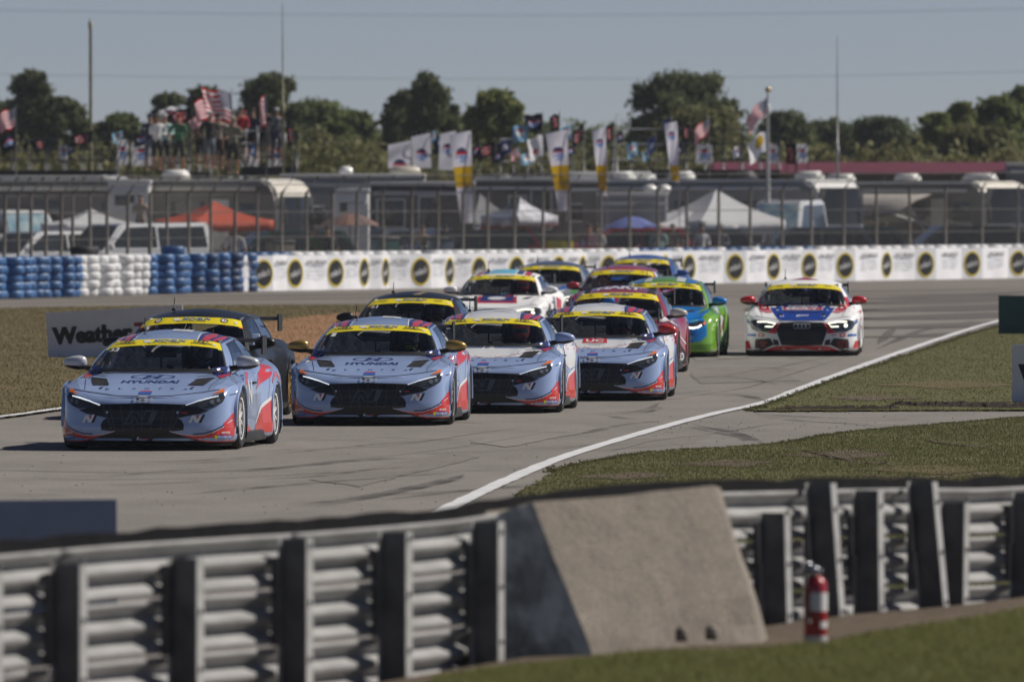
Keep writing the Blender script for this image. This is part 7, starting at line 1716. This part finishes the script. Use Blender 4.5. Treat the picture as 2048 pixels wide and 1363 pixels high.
T = [('dark pointed tree at the far left edge', 66, 148, 58, 330, 500, 'dark', 1, 7500, 'tall'), ('dark spreading tree right of the pointed one at far left', 125, 195, 56, 335, 490, 'dark', 2, 6000, 'round'), ('dark tree cut by the left edge', -5, 200, 35, 320, 505, 'dark', 31, 4000, 'round'), ('low round dark tree right of the first yellow mast', 236, 230, 50, 330, 520, 'mid', 3, 4500, 'round'),
 ('small dark tree behind the white and blue logo flag', 334, 190, 40, 335, 480, 'dark', 4, 4500, 'tall'), ('small tree top behind the large stars and stripes flag', 405, 178, 46, 335, 510, 'dark', 5, 5500, 'tall'), ('large dark tree behind the two-part mast', 545, 152, 66, 330, 500, 'dark', 6, 8500, 'round'),
 ('broad mid green tree right of the two-part mast', 632, 205, 62, 340, 510, 'mid', 7, 7000, 'round'), ('lower green tree sloping down toward the short feather banners', 700, 222, 50, 340, 520, 'mid', 8, 5500, 'round'), ('dark tree with rounded shoulder left of the tall dark one', 802, 186, 44, 335, 500, 'dark', 9, 6000, 'tall'),
 ('tall narrow dark tree in the middle left', 858, 148, 50, 335, 495, 'dark', 10, 7500, 'tall'), ('dark lower crown below the tall narrow tree', 868, 196, 56, 335, 505, 'dark', 11, 6500, 'round'), ('pale green airy tree left of the flag cluster', 990, 184, 60, 300, 470, 'light', 12, 6000, 'round'), ('mid green tree under the pale airy one', 950, 235, 50, 335, 515, 'mid', 13, 5000, 'round'),
 ('dark low tree behind the middle flags', 1060, 250, 60, 335, 540, 'dark', 14, 4500, 'round'), ('dark low tree between the feather banners', 1170, 262, 70, 335, 560, 'dark', 15, 4500, 'round'), ('big dark oak with open branches right of centre', 1372, 150, 98, 262, 500, 'dark', 16, 10500, 'umbrella'), ('olive green tree standing under the big oak', 1400, 222, 80, 330, 470, 'olive', 17, 7000, 'round'),
 ('dark low tree left of the big oak', 1290, 250, 40, 330, 545, 'dark', 18, 3500, 'round'), ('round dark tree right of the gold-topped pole', 1566, 228, 56, 330, 520, 'dark', 19, 6000, 'round'), ('dark tree behind the right antenna mast', 1662, 246, 58, 330, 540, 'dark', 20, 5500, 'round'), ('dark domed tree right of the antenna mast', 1766, 236, 52, 330, 535, 'dark', 21, 5500, 'round'),
 ('low dark tree between the domed tree and the pale one', 1826, 272, 36, 330, 550, 'dark', 22, 3500, 'round'), ('pale green slender tree at right', 1876, 228, 34, 318, 465, 'light', 23, 4000, 'round'), ('pale green tall tree beside the slender one', 1922, 208, 32, 310, 468, 'light', 24, 4000, 'tall'), ('mid green large tree at the right edge', 1995, 196, 52, 330, 480, 'mid', 25, 7000, 'round'), ('dark tall tree cut by the right edge', 2046, 176, 36, 320, 500, 'mid', 26, 5000, 'tall'),
 ('olive tree mass at the lower right edge', 1950, 255, 70, 335, 460, 'olive', 27, 6500, 'round')]
for (lab, px, yt, hw, yb, D, kd, sd, n, shp) in T: tree(lab, px, yt, hw * 1.12, yb, D, kd, sd, int(n * 2.2), shp, leaf=.125 if 'oak' not in lab else .11)
# brushy undergrowth along the foot of the trees
rs = np.random.RandomState(77)
for (name, lab, D, y0, y1, kind, x0, x1, n) in (('undergrowth', 'olive brown undergrowth along the foot of the tree line', 455, 286, 345, 'olive', -150, 2200, 30000), ('undergrowth', 'dark far hedge of bushes behind the trees', 590, 246, 350, 'mid', -150, 2200, 44000)):
    s = D / F; bl = []
    for px in np.arange(x0, x1, 26):
        top = y0 + rs.uniform(-14, 22) + (-20 if 560 < px < 720 else 0); r = rs.uniform(22, 36) * s; bl.append(((px - CX) * s, D + rs.uniform(-6, 6), CAM_H - (top - HY) * s - r, r * 1.1)); bl.append(((px + 10 - CX) * s, D + rs.uniform(-4, 4), CAM_H - (top + 34 - HY) * s - r, r * 1.3))
        bl.append(((px + 10 - CX) * s, D + rs.uniform(-2, 2), .8, r * 1.6))
    tag(link(name, leaf_mesh(name, leaves(bl, n, .17, rs), LM[kind])), lab, 'undergrowth', None, 'stuff')
# air between here and the trees
hb = MB(); hb.box((0, 420, 18), (240, 860, 38))
m = bpy.data.materials.new('haze_air'); m.use_nodes = True; N = m.node_tree.nodes; N.clear(); out = N.new('ShaderNodeOutputMaterial'); pv = N.new('ShaderNodeVolumePrincipled'); pv.inputs['Color'].default_value = (.78, .85, .95, 1); pv.inputs['Density'].default_value = .0001; pv.inputs['Anisotropy'].default_value = .2
m.node_tree.links.new(pv.outputs[0], out.inputs['Volume'])
HAZE = True
if HAZE: o = hb.build('haze', m); o['kind'] = 'stuff'
